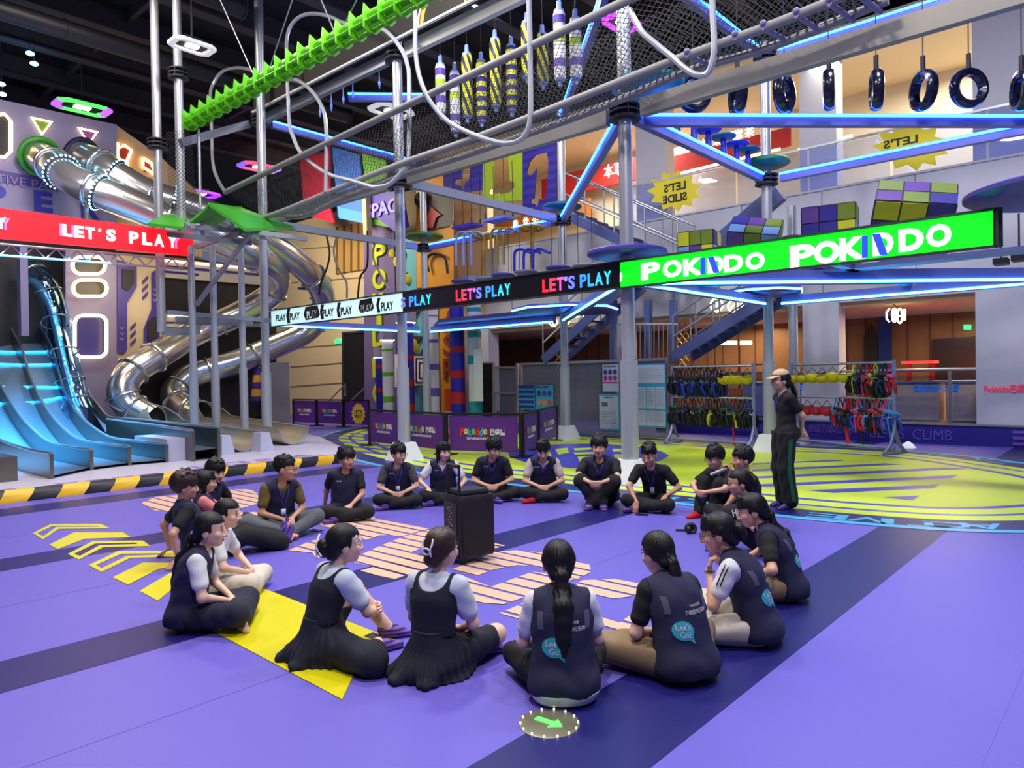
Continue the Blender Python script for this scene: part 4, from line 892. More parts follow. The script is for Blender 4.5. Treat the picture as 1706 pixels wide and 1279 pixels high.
VIO = stripe_mat('violet_stripe_board', (60, 46, 150), (44, 36, 122), 4.0, 'Z', .5)
cut_board('violet striped board with a cut-out figure one, right of the lime board', 6.2, c34([(840, 215), (1112, 80), (1112, 715), (840, 770)]), c34([(870,420),(895,340),(940,285),(1035,262),(1050,330),(1048,470),(1025,640),(1000,650),(975,640),(960,715),(945,690),(900,675),(905,650),(930,640),(950,400),(915,450),(880,450)]), VIO)
cut_board('lime board with a cut-out figure, between the two violet boards', 6.2, c34([(515, 280), (835, 190), (835, 655), (515, 680)]), c34([(600,330),(615,300),(720,285),(735,500),(770,510),(775,545),(740,590),(665,605),(655,660),(640,600),(580,610),(560,590),(570,565),(595,560)]), mat('lime_board', (172, 198, 24), .5))
cut_board('violet striped board with a cut-out figure, left of the lime board', 6.2, c34([(190, 370), (505, 290), (505, 570), (190, 610)]), c34([(280,500),(290,485),(335,480),(345,380),(400,350),(415,370),(400,480),(390,500),(370,505),(350,590),(335,540),(290,525)]), VIO)
# swing platforms
for k, (pts, lb, mt) in enumerate([([(757, 383), (800, 372), (806, 374), (765, 384)], 'dark blue swing plank on four cables', mat('swing_blue', (40, 30, 170), .45)), ([(808, 372), (855, 359), (858, 364), (812, 374)], 'pale blue swing plank beside the orange timber front', mat('swing_pale', (110, 130, 215), .45))]):
    p = onU((pts[0][0]+pts[1][0])/2, (pts[0][1]+pts[1][1])/2, 5.6); t = T('swing_plank', lb, 'swing', p)
    m = MB(); m.box(p, (.45, .85, .07), ROTU); m.obj('plank', mt, t)
    for a in (-.18, .18):
        for b in (-.36, .36): m = MB(); m.cyl(p+UU*a+VV*b, p+UU*a+VV*b+ZZ*1.6, .01, n=6); m.cyl(p+UU*a+VV*b, p+UU*a+VV*b+ZZ*.2, .03, .02, n=8); m.obj('cable', CABLE, t)
# ceiling lamps with coloured frames
def hall_lamp(p, label, cols, w=.62, yaw=0.0):
    t = T('hall_lamp', label, 'lamp', p, 'coloured frame lamps under the ceiling'); M3 = Matrix.Rotation(ROTU+yaw, 3, 'Z'); ex, ey = M3 @ Vector((1, 0, 0)), M3 @ Vector((0, 1, 0))
    out = [(w*.72, w*.30), (w*.5, w*.46), (-w*.5, w*.46), (-w*.72, w*.3), (-w*.72, -w*.3), (-w*.5, -w*.46), (w*.5, -w*.46), (w*.72, -w*.3)]; inn_ = [(x*.74, y*.7) for x, y in out]
    m = MB()
    for k in range(8):
        j = (k+1) % 8; q = [out[k], out[j], inn_[j], inn_[k]]; pp = [p+ex*a+ey*b for a, b in q]; qq = [v-ZZ*.07 for v in pp]
        m.add(pp+qq, [(0, 1, 2, 3), (7, 6, 5, 4), (0, 4, 5, 1), (1, 5, 6, 2), (2, 6, 7, 3), (3, 7, 4, 0)], k // 2 % 2 if len(cols) > 1 else 0)
    m.obj('frame', [mat('lamp_ring_%d_%d_%d' % c, c, .4, emit=1.6 if len(cols) > 1 or c[0] < 210 else .6) for c in cols], t)
    m = MB(); m.box(p+ZZ*.06, (w*.62, w*.42, .12), M3); m.box(p-ZZ*.02, (w*.9, w*.54, .03), M3); m.obj('housing', BLACK, t)
    m = MB(); m.box(p-ZZ*.045, (w*.4, w*.26, .02), M3); m.obj('lamp_face', mat('lamp_face', (255, 244, 220), .4, emit=30), t)
    m = MB(); m.cyl(p+ZZ*.1, Vector((p.x, p.y, CEIL)), .02, n=6); m.obj('stem', DARK, t)
for x, y, Y, lb, cols in ((320, 74, 15.5, 'white framed lamp beside the hanging pole top', [(225, 225, 228)]), (137, 177, 20, 'green and violet framed lamp above the chrome tube mouths', [(80, 220, 90), (170, 90, 230)]),
                          (333, 321, 27, 'violet framed lamp behind the green platform', [(150, 50, 235)]), (432, 277, 25, 'pink and violet framed lamp behind the left hoop', [(240, 70, 120), (130, 80, 240)]),
                          (652, 183, 22, 'white framed lamp behind the barrier pole', [(225, 225, 228)]), (1036, 36, 17, 'magenta framed lamp behind the tall silver pole', [(200, 60, 235)])):
    hall_lamp(P(x, y, Y), lb, cols, .95 if Y > 18 else .62 if x < 400 else .7)
for k, (x, y) in enumerate([(50, 89), (57, 106), (2, 140), (4, 157)]):
    m = MB(); p = P(x, y, 18.5+k*.4); m.ball(p, (.1, .1, .05)); ms = MB(); ms.cyl(p, Vector((p.x, p.y, CEIL)), .012, n=6); ms.obj('stem', DARK, tag(m.obj('spot_lamp', mat('cyan_spot', (150, 220, 255), .4, emit=14 if k in (0,) else 3, ec=(110, 190, 255))), 'small blue-white ceiling spot at the upper left, '+('brightest', 'just below the brightest', 'at the picture edge', 'lowest at the picture edge')[k], 'lamp'))
# ================================================================ SLIDE ISLAND (left)
PZ0 = .08
m = MB()
isl = [(-14, 6.2), (-.75, 6.2), (.2, 7.6), (1.9, 11.2), (2.4, 13.2), (2.4, 17), (-14, 17)]
q = [W(a, b) for a, b in isl]; m.prism([(p.x, p.y) for p in q], (0, 0, 0), (1, 0, 0), (0, 1, 0), PZ0)
ISL = [mat('island_white', (206, 202, 222), .4), mat('island_violet', (150, 110, 205), .4)]
for k in range(16):
    a = -7.4+k*.42; m.prism([(p.x, p.y) for p in (W(a, 6.55), W(a+.3, 6.55), W(a+.34, 6.95), W(a+.02, 6.95))], (0, 0, PZ0), (1, 0, 0), (0, 1, 0), .002, 1) if k % 5 != 3 else None
m.text("LET'S SLIDE", W(-2.2, 7.2, PZ0+.002), UU, VV, .35, 1, .001, 2.4, .03)
S(m.obj('trim_20', ISL, smooth=False))
t = T('edge_bumper', 'yellow and black striped foam bumper along the slide island', 'bumper', W(-4, 6.05, 0))
prof = [(-.0, .0), (.0, .10), (.07, .17), (.16, .17), (.23, .1), (.23, 0)]
m = MB(); m.prism([(5.95+x, z) for x, z in prof], W(-11, 0), VV, ZZ, .01)
m = MB(); L = .36; k = 0; a = -11.0
while a < -.8:
    b = min(a+L, -.75); g0 = [W(a+(.17-z)*.0+z*.7, 5.95+x, z) for x, z in prof]; g1 = [W(min(b+z*.7, -.7), 5.95+x, z) for x, z in prof]
    m.sheet([g0, g1], k % 2); a = b; k += 1
m.obj('padding', [mat('bumper_yellow', (240, 188, 20), .45), mat('bumper_black', (22, 22, 30), .5)], t, angle=60)
# wave slide
STL = mat('slide_steel', (140, 170, 196), .28, .62, nscale=4); STLP = mat('slide_panel_steel', (124, 122, 116), .3, .9)
panels = [((85, 797), [(85,756),(50,750),(0,732),(-40,705),(-75,660),(-110,600)]),
          ((152, 783), [(151.5,750),(118,745),(83,738),(59,720),(36,696),(18,670),(4,646),(-15,605),(-30,570),(-45,545),(-70,535)]),
          ((215, 775), [(215,745),(175,740),(134,733),(108,716),(81,686),(60,649),(47,615),(37,582),(23,555),(13,538),(0,533),(-20,532)]),
          ((277, 770), [(277,740),(235,736),(188,730),(161,716),(134,693),(111,659),(97,615),(87,582),(74,555),(60,540),(47,533),(32,533)]),
          ((321, 768), [(321,718),(296,714),(250,708),(210,703),(178,699)]),
          ((370, 765), [(363,713),(300,707),(250,701),(205,697),(181,694),(166,678),(151,658),(141,638)])]
t = T('wave_slide', 'wide stainless steel multi-lane slide glowing cyan at the left', 'slide', W(-4.5, 8.3, PZ0))
prof3 = []
for k, (ft, pts) in enumerate(panels):
    u0 = uvz(G(ft[0], ft[1], PZ0))[0]; q = [uvz(onU(x, y, u0)) for x, y in pts]; c = [(p.y, p.z) for p in bez([Vector((0, b, z)) for a, b, z in q], 4)]
    vend = uvz(G(ft[0], ft[1], PZ0))[1]; prof3.append((u0, c, vend))
    m = MB(); n = len(c)
    for (b0, z0), (b1, z1) in zip(c[:-1], c[1:]):
        l0, l1 = max(PZ0, z0-.95), max(PZ0, z1-.95)
        for s in (-.02, .02):
            pass
        A_ = [W(u0-.02, b0, z0), W(u0-.02, b1, z1), W(u0-.02, b1, l1), W(u0-.02, b0, l0)]; B_ = [p+UU*.04 for p in A_]
        m.add(A_+B_, [(0, 1, 2, 3), (7, 6, 5, 4), (0, 4, 5, 1), (3, 2, 6, 7)])
    b0, z0 = c[0]; m.beam(W(u0, b0, PZ0), W(u0, b0, z0), .06, .06, up=UU)
    m.obj('side_panel', STLP, t)
    m = MB(); m.tube([W(u0, b, z+.01) for b, z in c], .03, 8); m.obj('edge_rail', STEEL, t)
def lane(i, j, name='lane', drop=.4, zmin=.13):
    (ua, ca, va), (ub, cb, vb) = prof3[i], prof3[j]; n = 30; rows = []
    def at(c, s): f = s*(len(c)-1); k = min(int(f), len(c)-2); return tuple(c[k][d]+(c[k+1][d]-c[k][d])*(f-k) for d in (0, 1))
    for k in range(n+1):
        (b0, z0), (b1, z1) = at(ca, k/n), at(cb, k/n); z0 = max(zmin, z0-drop); z1 = max(zmin, z1-drop)
        rows.append([W(ua+.02, b0, z0), W((ua+ub)/2, (b0+b1)/2, (z0+z1)/2), W(ub-.02, b1, z1)])
    m = MB(); m.sheet(rows); o = m.obj(name, STL, t, angle=80)
    return rows
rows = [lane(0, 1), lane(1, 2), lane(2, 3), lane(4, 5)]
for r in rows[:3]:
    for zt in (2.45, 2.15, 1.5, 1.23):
        ks = [min(range(len(r)), key=lambda i: abs(r[i][c_].z-zt)) for c_ in (0, 2)]; m = MB(); m.tube([r[ks[0]][0]+ZZ*.03, r[ks[1]][2]+ZZ*.03], .03, 6); m.obj('reflection_bar', mat('slide_reflection', (70, 200, 255), .4, emit=4, ec=(40, 180, 255)), t)  # glowing bars stand in for cyan reflections on the lane steel
m = MB(); (ua, ca, va), (ub, cb, vb) = prof3[3], prof3[4]; m.beam(W((ua+ub)/2, va, .3), W((ua+ub)/2, va+1.6, .3), ub-ua-.04, .46); m.obj('end_block', mat('block_white', (186, 188, 214), .45), t)
m = MB(); m.box(W(-6.5, 8.3, .28), (1.1, .8, .4), ROTU); m.cyl(W(-6.9, 7.9, .3), W(-6.9, 8.7, .3), .3, n=24); m.obj('step_box', STLP, t)
area('slide_cyan', W(-4.8, 10.4, 4.2), 2.6, 620, (.06, .5, 1), target=W(-4.8, 11.4, 1.2), sy=.5, spread=1.5)
# clear tube on the last lane
t = T('clear_tube_slide', 'clear tube slide with blue light running down to the last steel lane', 'slide', P(140, 690, 18.6))
cp = [P(42, 454, 18.7), P(58, 458, 18.7), P(76, 480, 18.6), (P(90, 520, 18.6)), P(101, 570, 18.3), P(113, 620, 18.1), P(124, 660, 18.0), P(138, 692, 17.8)]; cc = bez(cp, 6)
m = MB(); m.tube(cc, .32, 24, caps=False); m.obj('clear_shell', glass_mat('clear_shell', (200, 235, 255), .12), t)
m = MB(); m.tube([p-ZZ*.2 for p in cc], .1, 10); m.obj('chute_floor', STL, t)
for k in (6, 13, 20, 26, 32, 38):
    if k < len(cc)-1: m = MB(); d = (cc[k+1]-cc[k]).normalized(); m.torus(cc[k], .335, .018, d.to_track_quat('Z', 'Y').to_matrix(), 28, 6); m.obj('joint_ring', CHROME2, t)
m = MB(); m.tube([p+ZZ*.05 for p in cc[14:40]], .02, 6); m.obj('led_line', mat('deep_blue_led', (30, 120, 255), .4, emit=6), t)
# chrome spiral tubes
def tube_slide(label, path, r, rings, trough, mouth):
    t = T('tube_slide', label, 'slide', path[0]); c = bez(path, 8)
    m = MB(); m.tube(c, r, 28, caps=False); m.obj('tube_shell', CHROME, t, angle=80)
    for k in rings:
        k = min(int(k*(len(c)-1)), len(c)-2); d = (c[k+1]-c[k]).normalized(); m = MB(); m.torus(c[k], r+.03, .035, d.to_track_quat('Z', 'Y').to_matrix(), 32, 8); m.obj('flange', CHROME2, t)
    e = trough; d = (e-c[-1]); n = 14; sd = d.cross(ZZ).normalized(); m = MB(); g = []
    for i in range(n+1):
        f = i/n; p = c[-1]+d*f; w = r*(1.0+.0*f); cut = max(0, 1-f*5); row = []
        for j in range(17):
            a = math.pi*(1+j/16); a = math.pi*1.5+(a-math.pi*1.5)*(1+.9*cut)
            row.append(p+sd*(-w*math.cos(a))+ZZ*(w*math.sin(a)))
        g.append(row)
    m.sheet(g); m.sheet([[q+(q-(c[-1]+d*(i/n))).normalized()*.02 for q in row] for i, row in enumerate(g)]); m.obj('trough', mat('trough_steel', (210, 196, 168), .34, .55), t, angle=80)
    m = MB(); m.tube(g[0], .03, 8); m.tube(g[-1], .02, 8); m.tube([row[0] for row in g], .022, 8); m.tube([row[-1] for row in g], .022, 8); m.obj('rim', STEEL, t)
    m = MB(); k = 0; d0 = (c[1]-c[0]).normalized(); m.torus(c[0]-d0*.05, r+.06, .07, d0.to_track_quat('Z', 'Y').to_matrix(), 32, 8); m.obj('mouth_ring', mouth, t)
    for frac in trough_led:
        k = min(int(frac*(len(c)-1)), len(c)-2); dd = (c[k+1]-c[k]).normalized(); Mq = dd.to_track_quat('Z', 'Y').to_matrix(); m = MB()
        for i in range(26): m.ball(c[k]+Mq @ Vector(((r+.05)*math.cos(i*.2417), (r+.05)*math.sin(i*.2417), 0)), .03, n=6)
        m.obj('led_dots', mat('dot_led', (150, 225, 255), .4, emit=10, ec=(110, 205, 255)), t)['kind'] = 'stuff'
        m = MB(); m.torus(c[k], r+.02, .035, Mq, 32, 6); m.obj('led_collar', DARK, t)
    return t, c
trough_led = (.10, .2)
p1_ = [P(68, 262, 18.5), P(92, 277, 18.0), P(118, 298, 17.7), P(160, 318, 17.6), P(215, 340, 17.8), P(300, 375, 18.3), P(390, 410, 19.3), P(440, 435, 20.6), P(462, 462, 22), P(450, 492, 22.6), P(400, 522, 22.3), P(330, 553, 21.6), P(262, 592, 20.0), P(222, 618, 19.3), P(204, 648, 19.0), P(216, 676, 19.0), P(252, 698, 19.0)]
e1 = G(408, 752, PZ0)+ZZ*.41
tube_slide('chrome tube slide with a green mouth ring, near one with the left trough', p1_, .39, (.06, .18, .3, .42, .55, .66, .76, .82, .9, .96), e1, mat('ring_green', (46, 140, 30), .4))
trough_led = (.13, .24)
p2_ = [P(138, 262, 18.9), P(165, 274, 18.7), P(195, 294, 18.7), P(250, 324, 19.0), P(330, 350, 19.6), P(410, 385, 20.4), P(480, 425, 21.6), P(528, 470, 23.0), P(538, 512, 24.2), P(510, 552, 24.4), P(450, 580, 23.6), P(385, 606, 22.6), P(322, 624, 21.8), P(292, 650, 21.3), P(300, 674, 21.0), P(334, 690, 20.7)]
e2 = G(490, 741, PZ0)+ZZ*.41
tube_slide('chrome tube slide with a dark mouth ring, far one with the right trough', p2_, .39, (.08, .2, .32, .45, .58, .7, .78, .85, .92, .97), e2, mat('ring_navy', (28, 26, 60), .4))
for lb, x, y0, y1, x2 in (('left', 375, 728, 758, 392), ('middle', 440, 718, 752, 465)):
    m = MB(); g = G(x+8, y1, PZ0); m.box(g+ZZ*.2+VV*.3, (.34 if lb == 'middle' else .3, .5, .42), ROTU, taper=.62); tag(m.obj('trough_block', mat('block_white', ()), loc=g), 'white block at the end of the tube slide troughs, %s one' % lb, 'block')
for k, (x, y, Y) in enumerate([(143, 348, 17.8), (148, 400, 17.9)]):
    if k == 0: m = MB(); m.cyl(P(143, 335, 17.7), P(146, 380, 17.8), .06, n=10); m.beam(P(128, 331, 17.6), P(160, 336, 17.8), .1, .1); tag(m.obj('tube_bracket', STEEL), 'steel bracket under the near chrome tube by the big letters', 'bracket')
# --------------------------------------------------------------- ship facade, plane v = const
SV = 15.6
LAV = mat('ship_lavender', (128, 121, 154), .45, noise=.03, nscale=2); SBE = mat('ship_beige', (196, 176, 140), .5); VIOL = mat('ship_violet', (66, 46, 132), .4)
SDK = mat('ship_dark', (30, 25, 26), .6)
m = MB(); vpoly(m, SV+.3, [(-300, 100), (0, 172), (122, 198), (188, 212), (188, 400), (-300, 330)], .3); vpoly(m, SV+.8, [(186, 212), (258, 262), (330, 330), (330, 430), (186, 420)], .3, 1)
S(m.obj('wall_ship_upper', [LAV, mat('ship_ochre', (190, 160, 118), .5)]))
m = MB(); vpoly(m, SV+.1, [(105, 415), (190, 428), (191, 618), (190, 704), (136, 708), (118, 640), (105, 560)], .2)
vpoly(m, SV+.12, [(190, 425), (266, 434), (266, 610), (190, 618)], .2, 1)
vpoly(m, SV+.7, [(-300, 350), (190, 410), (458, 452), (458, 712), (-300, 760)], .1, 2)
for x in (27,): vpoly(m, SV-.2, [(x, 410), (x+13, 411), (x+16, 560), (x+3, 560)], .3, 0)
S(m.obj('wall_ship_lower', [LAV, SBE, SDK]))
m = MB(); vpoly(m, SV+.55, [(266, 430), (445, 448), (445, 476), (266, 462)], .1, 0); vpoly(m, SV+.5, [(266, 441), (445, 457), (445, 461), (266, 446)], .06, 1); vpoly(m, SV+.5, [(266, 450), (330, 456), (330, 460), (266, 454)], .06, 1)
vpoly(m, SV+.55, [(266, 522), (445, 522), (445, 545), (266, 545)], .1, 0); vpoly(m, SV+.5, [(266, 536), (445, 535), (445, 538), (266, 539)], .06, 1)
vtext(m, SV+.48, 'POKIDDO', 390, 460, 9, 1, .02, 40)
S(m.obj('trim_21', [mat('fascia_cream', (214, 204, 190), .5), VIOL]))
for k, pts in enumerate([[(266, 433), (445, 450)], [(280, 526), (380, 527)]]):
    m = MB(); m.beam(onV(*pts[0], SV+.45), onV(*pts[1], SV+.45), .05, .05); tag(m.obj('light_strip', LEDW), ('upper', 'lower')[k]+' warm light strip on the cream fascia behind the thin poles', 'light')
# windows of the ship
def outline(pts, w, name, label, mt=LEDW, b=SV-.36):
    m = MB(); m.tube([onV(x, y, b) for x, y in pts], w, 6, closed=True); return tag(m.obj(name, mt), label, 'light')
def rrpx(cx, cy, w, h, r): return [(cx+x, cy+y) for x, y in rrect(w, h, r, 5)]
for k, (c, lb) in enumerate([((148, 442, 54, 28, 13.5), 'upper pill-shaped'), ((150, 480, 56, 27, 13), 'lower pill-shaped'), ((151, 560, 53, 69, 13), 'large rounded')]):
    t = T('light_window', lb+' window outlined in warm light on the lavender ship wall', 'window', onV(c[0], c[1], SV-.3))
    m = MB(); vpoly(m, SV-.11 if k < 2 else SV-.11, [p for p in rrpx(*c)][::-1], .02); m.obj('pane', mat('ship_window_dark', (34, 25, 20), .3) if k < 2 else mat('ship_window_violet', (60, 54, 118), .3), t)
    m = MB(); m.tube([onV(x, y, SV-.33) for x, y in rrpx(*c)], .045, 6, closed=True); m.obj('light_outline', LEDW, t)
t = T('light_window', 'cut-corner window outlined in warm light at the top left edge', 'window', onV(5, 225, SV-.3)); c = [(-30, 195), (8, 190), (18, 202), (18, 252), (8, 262), (-30, 256)]
m = MB(); vpoly(m, SV-.01, c[::-1], .03); m.obj('pane', SDK, t)
m = MB(); m.tube([onV(x, y, SV-.08) for x, y in c], .045, 6, closed=True); m.obj('light_outline', LEDW, t)
for k, (c, cl, lb) in enumerate([([(53, 196), (86, 203), (70, 224)], (96, 130, 20), 'green'), ([(131, 213), (162, 220), (148, 240)], (110, 60, 130), 'violet')]):
    t = T('light_triangle', lb+' triangle outlined in warm light above a tube mouth', 'sign', onV(*c[0], SV-.3)); m = MB(); vpoly(m, SV-.01, c[::-1], .03); m.obj('face', mat('tri_'+lb, cl, .5), t)
    m = MB(); m.tube([onV(x, y, SV-.06) for x, y in c], .04, 6, closed=True); m.obj('light_outline', LEDW, t)
for k, (c, lb) in enumerate([([(195, 238), (199, 246), (207, 242), (219, 250), (211, 270), (216, 282)], 'red-backed neon sign shape left of the hanging poles'), ([(238, 263), (252, 272), (257, 283), (257, 290)], 'half-hidden neon sign shape beside the hanging poles')]):
    t = T('neon_sign', lb, 'sign', onV(*c[0], SV+.7)); m = MB(); m.tube([onV(x, y, SV+.45) for x, y in c]+([onV(c[0][0], c[-1][1]-12, SV+.45), onV(*c[0], SV+.45)] if k else [onV(196, 262, SV+.45), onV(*c[0], SV+.45)]), .045, 6); m.obj('neon_tube', mat('neon_amber', (255, 190, 110), .4, emit=6), t)
    m = MB(); vpoly(m, SV+.5, ([(196, 240), (218, 250), (209, 275), (197, 262)] if k == 0 else [(239, 265), (256, 276), (256, 290), (239, 285)])[::-1], .03); m.obj('face', mat('neon_back', (120, 30, 20), .5), t)
# purple doors
for k, (c, hole, lb) in enumerate([([(195, 433), (222, 440), (227, 444), (227, 478), (211, 505), (211, 582), (206, 588), (199, 589), (195, 585)], [(203, 448), (223, 450), (223, 472), (213, 485), (203, 480)], 'left violet shaped door panel on the beige ship wall'),
                                   ([(252, 455), (256, 451), (264, 453), (265, 570), (262, 578), (243, 580), (239, 576), (239, 548), (252, 515)], [(245, 540), (254, 527), (262, 530), (262, 560), (245, 570)], 'right violet shaped door panel on the beige ship wall')]):
    t = T('ship_door', lb, 'door', onV(*c[0], SV)); m = MB(); vpoly(m, SV-.12, c[::-1], .04); m.obj('panel', VIOL, t)
    m = MB(); vpoly(m, SV-.17, hole[::-1], .03); m.obj('window', SDK, t)
    m = MB()
    for j in range(3): x, y = (203, 545+j*9) if k == 0 else (258, 480+j*9); m.tube([onV(x-3, y, SV-.18), onV(x, y+4, SV-.18), onV(x+3, y, SV-.18)], .02, 6)
    m.obj('chevrons', LAV, t)
m = MB()
for cx, cy in ((222, 545), (242, 468)):
    for j in range(3): vpoly(m, SV-.12, [(cx-5, cy+j*13), (cx+4, cy-9+j*13), (cx+4, cy-3+j*13), (cx-5, cy+6+j*13)][::-1], .02)
tag(m.obj('wall_stripes', VIOL), 'short violet slanted stripes on the beige ship wall', 'decoration')['kind'] = 'stuff'
# big ship lettering
m = MB(); vpoly(m, SV-.01, [(-60, 272), (0, 284), (112, 304), (112, 320), (0, 303), (-60, 292)][::-1], .02, 0); tg = tag(m.obj('name_band', VIOL), 'violet name band on the lavender ship wall', 'sign')
m = MB(); vtext(m, SV-.05, 'ACTIVE PARK', 36, 303, 14, 0, .02, 150); m.obj('lettering', LAV, tg)
for ch, x, y, lb in (('P', -5, 325, 'P'), ('E', 72, 336, 'E'), ('R', 150, 348, 'R')):
    m = MB(); vtext(m, SV-.01, ch, x, y, 34, 0, .03, 30, .04); tag(m.obj('wall_letter', mat('letter_blue', (38, 40, 150), .5)), 'big blue letter %s on the lavender ship wall' % lb, 'letter')
# red banner screen
BV = 10.5
t = T('led_screen', 'red LED screen reading LET\'S PLAY in front of the ship', 'screen', onV(150, 390, BV))
m = MB(); vpoly(m, BV+.02, [(-60, 340), (0, 348), (318, 389), (318, 427), (0, 398), (-60, 393)][::-1], .1); m.obj('display', mat('screen_red', (250, 20, 36), .4, emit=1.0), t)
m = MB()
for ch, x in (('L', 112), ('E', 132), ('T', 150), ('’', 166), ('S', 185), ('P', 223), ('L', 245), ('A', 265), ('Y', 287)): vtext(m, BV-.1, ch, x, 384+(x-112)*.108-(6 if ch == '’' else 0), 7 if ch == '’' else 20, 0, .01, 5 if ch == '’' else 16, .05)
vtext(m, BV-.1, 'Y', 2, 371, 20, 0, .01, 18, .05); m.obj('lettering', LW, t)
for ch, x in (('L', 107), ('E', 127), ('Y', 293), ('Y', 9)): m = MB(); vtext(m, BV-.095, ch, x, 384+(x-112)*.108, 20, 0, .005, 16, .05); m.obj('pink_letter_edge', mat('screen_pink', (250, 120, 190), .4, emit=.9), t)
m = MB(); a, b = onV(-60, 400, BV+.1), onV(318, 432, BV+.1)
for z in (0, .22): m.tube([a-ZZ*z+VV*.1, b-ZZ*z+VV*.1], .025, 6)
for k in range(22): f = k/22; g = (k+1)/22; m.tube([a+(b-a)*f-ZZ*(.22 if k % 2 else 0)+VV*.1, a+(b-a)*g-ZZ*(0 if k % 2 else .22)+VV*.1], .016, 6)
m.obj('truss', STEEL, t)
area('ship_wash', W(-4, 12.5, 6.9), 2.5, 45, (.95, .86, 1), target=W(-3.6, 15.5, 5.6), sy=1); area('ship_low_wash', W(-1.5, 13.2, 4.6), 1.5, 60, (1, .82, .5), target=W(-1.5, 15.5, 2.8))
# dark store below the tube slides
t = T('storage_rack', 'dark storage rack with shelves behind the thin support poles', 'rack', P(430, 700, 23))
m = MB()
for x in (418, 450):
    m.beam(P(x, 605, 24), P(x, 702, 24), .06, .06, up=UU)
for y in (607, 640, 665, 690): m.beam(P(418, y, 24), P(450, y, 24), .5, .05)
m.obj('frame', DARK, t)
m = MB(); m.beam(P(463, 655, 22.2), P(463, 655.1, 22.9), .7, 1.9, up=ZZ); tag(m.obj('grey_cabinet', mat('cabinet_grey', (110, 108, 116), .5)), 'grey metal cabinet behind the silver pole at the tube slides', 'cabinet')
m = MB(); m.rev([(.02, 0), (.22, .1), (.16, .6), (.1, 1.2), (.12, 1.5), (.02, 1.55)], P(429, 672, 23.2), 14); tag(m.obj('furled_banner', stripe_mat('banner_stripe', (70, 40, 140), (214, 160, 40), 2.2)), 'furled violet and yellow cloth banner by the storage rack', 'banner')
# ================================================================ CLIMBING WALLS
m = MB(); cwp = 7.6
def wall_px(label, a, pts, mt, parts=()):
    m = MB(); upoly(m, a, pts, .18); o = tag(m.obj('climbing_wall', mt, smooth=False), label, 'climbing wall')
    for nm, f, mm in parts: m = MB(); f(m); m.obj(nm, mm, o)
    return o
CG = mat('climb_grey_violet', (108, 92, 140), .55, noise=.06, nscale=6); CT = mat('climb_teal', (96, 176, 190), .5); CO = mat('climb_orange', (226, 150, 24), .5); LIME = mat('letter_lime', (196, 206, 30), .5)
def climb_letters(m):
    for ch, y in (('P', 423), ('O', 465), ('K', 505), ('I', 535), ('D', 560), ('D', 612), ('O', 655)): utext(m, 7.39, ch, 633, y, 34, 0, .05, 22 if ch != 'I' else 8, .03)
wall_px('grey violet climbing wall with large lime letters running down it', 7.6, [(612, 360), (662, 355), (668, 700), (614, 700)], CG, [('letters', climb_letters, LIME)])
def holds(m, a, pts):
    for x, y, r in pts: m.ball(onU(x, y, a), (r, r*.7, r), n=8)
wall_px('teal climbing wall with black and yellow holds', 7.7, [(662, 395), (700, 392), (704, 700), (668, 700)], CT, [('holds', lambda m: holds(m, 7.5, [(668, 412, .22), (672, 425, .2), (668, 468, .22), (676, 462, .2), (684, 585, .25)]), BLACK), ('yellow_holds', lambda m: holds(m, 7.5, [(656, 422, .2), (666, 436, .24), (680, 465, .2), (692, 575, .25)]), YEL)])
def squares(m):
    for w, h in ((34, 52), (24, 40), (13, 26)):
        m.tube([onU(706+sx*w/2, 617+sy*h/2, 7.38) for sx, sy in ((-1, -1), (1, -1), (1, 1), (-1, 1))], .05, 4, closed=True)
    m.tube([onU(673+sx*5, 617+sy*24, 7.38) for sx, sy in ((-1, -1), (1, -1), (1, 1), (-1, 1))], .05, 4, closed=True)
wall_px('pale pink and teal climbing wall with nested black squares', 7.55, [(664, 590), (724, 590), (724, 645), (664, 645)], mat('climb_pink', (222, 206, 220), .5), [('nested_squares', squares, BLACK)])
wall_px('teal and dark zigzag climbing wall below the lettered screen', 7.7, [(666, 500), (722, 500), (724, 590), (668, 590)], CT, [('zigzag', lambda m: [upoly(m, 7.48, q_, .03) for q_ in ([(668, 585), (690, 560), (706, 560), (684, 588)], [(700, 590), (720, 545), (722, 562), (712, 590)], [(668, 540), (686, 515), (700, 515), (672, 560)])], DARK)])
wall_px('orange climbing wall with black cut shapes beside the blue lit pole', 7.7, [(700, 295), (756, 285), (756, 480), (700, 480)], CO, [('dark_panel', lambda m: upoly(m, 7.48, [(702, 330), (755, 318), (755, 375), (702, 386)], .03), mat('climb_dark', (60, 54, 66), .5)), ('red_figure', lambda m: upoly(m, 7.42, [(712, 362), (720, 345), (728, 352), (736, 358), (728, 362), (722, 380), (712, 378)], .04), REDP), ('round_hold', lambda m: m.ball(onU(704, 333, 7.4), (.3, .3, .3)), BLACK), ('wire_figure', lambda m: m.tube(bez([onU(x, y, 7.4) for x, y in ((714, 452), (711, 435), (716, 425), (728, 423), (742, 430), (746, 455))], 5), .05, 6), BLACK)])
wall_px('orange and red climbing wall with outlined letters, left of the tall striped column', 7.3, [(738, 500), (764, 500), (766, 705), (742, 705)], CO, [('letters', lambda m: [utext(m, 7.1, ch, 749, y, 36, 0, .04, 18, .02) for ch, y in (('A', 535), ('S', 575), ('R', 615))], mat('climb_letter_brown', (150, 60, 20), .5)), ('red_base', lambda m: upoly(m, 7.1, [(742, 648), (766, 646), (766, 705), (742, 705)], .04), mat('climb_red', (214, 70, 24), .5))])
t = T('jump_board', 'row of coloured printed boards reading SPACE behind the net bridge', 'board', onU(600, 300, 7.0))
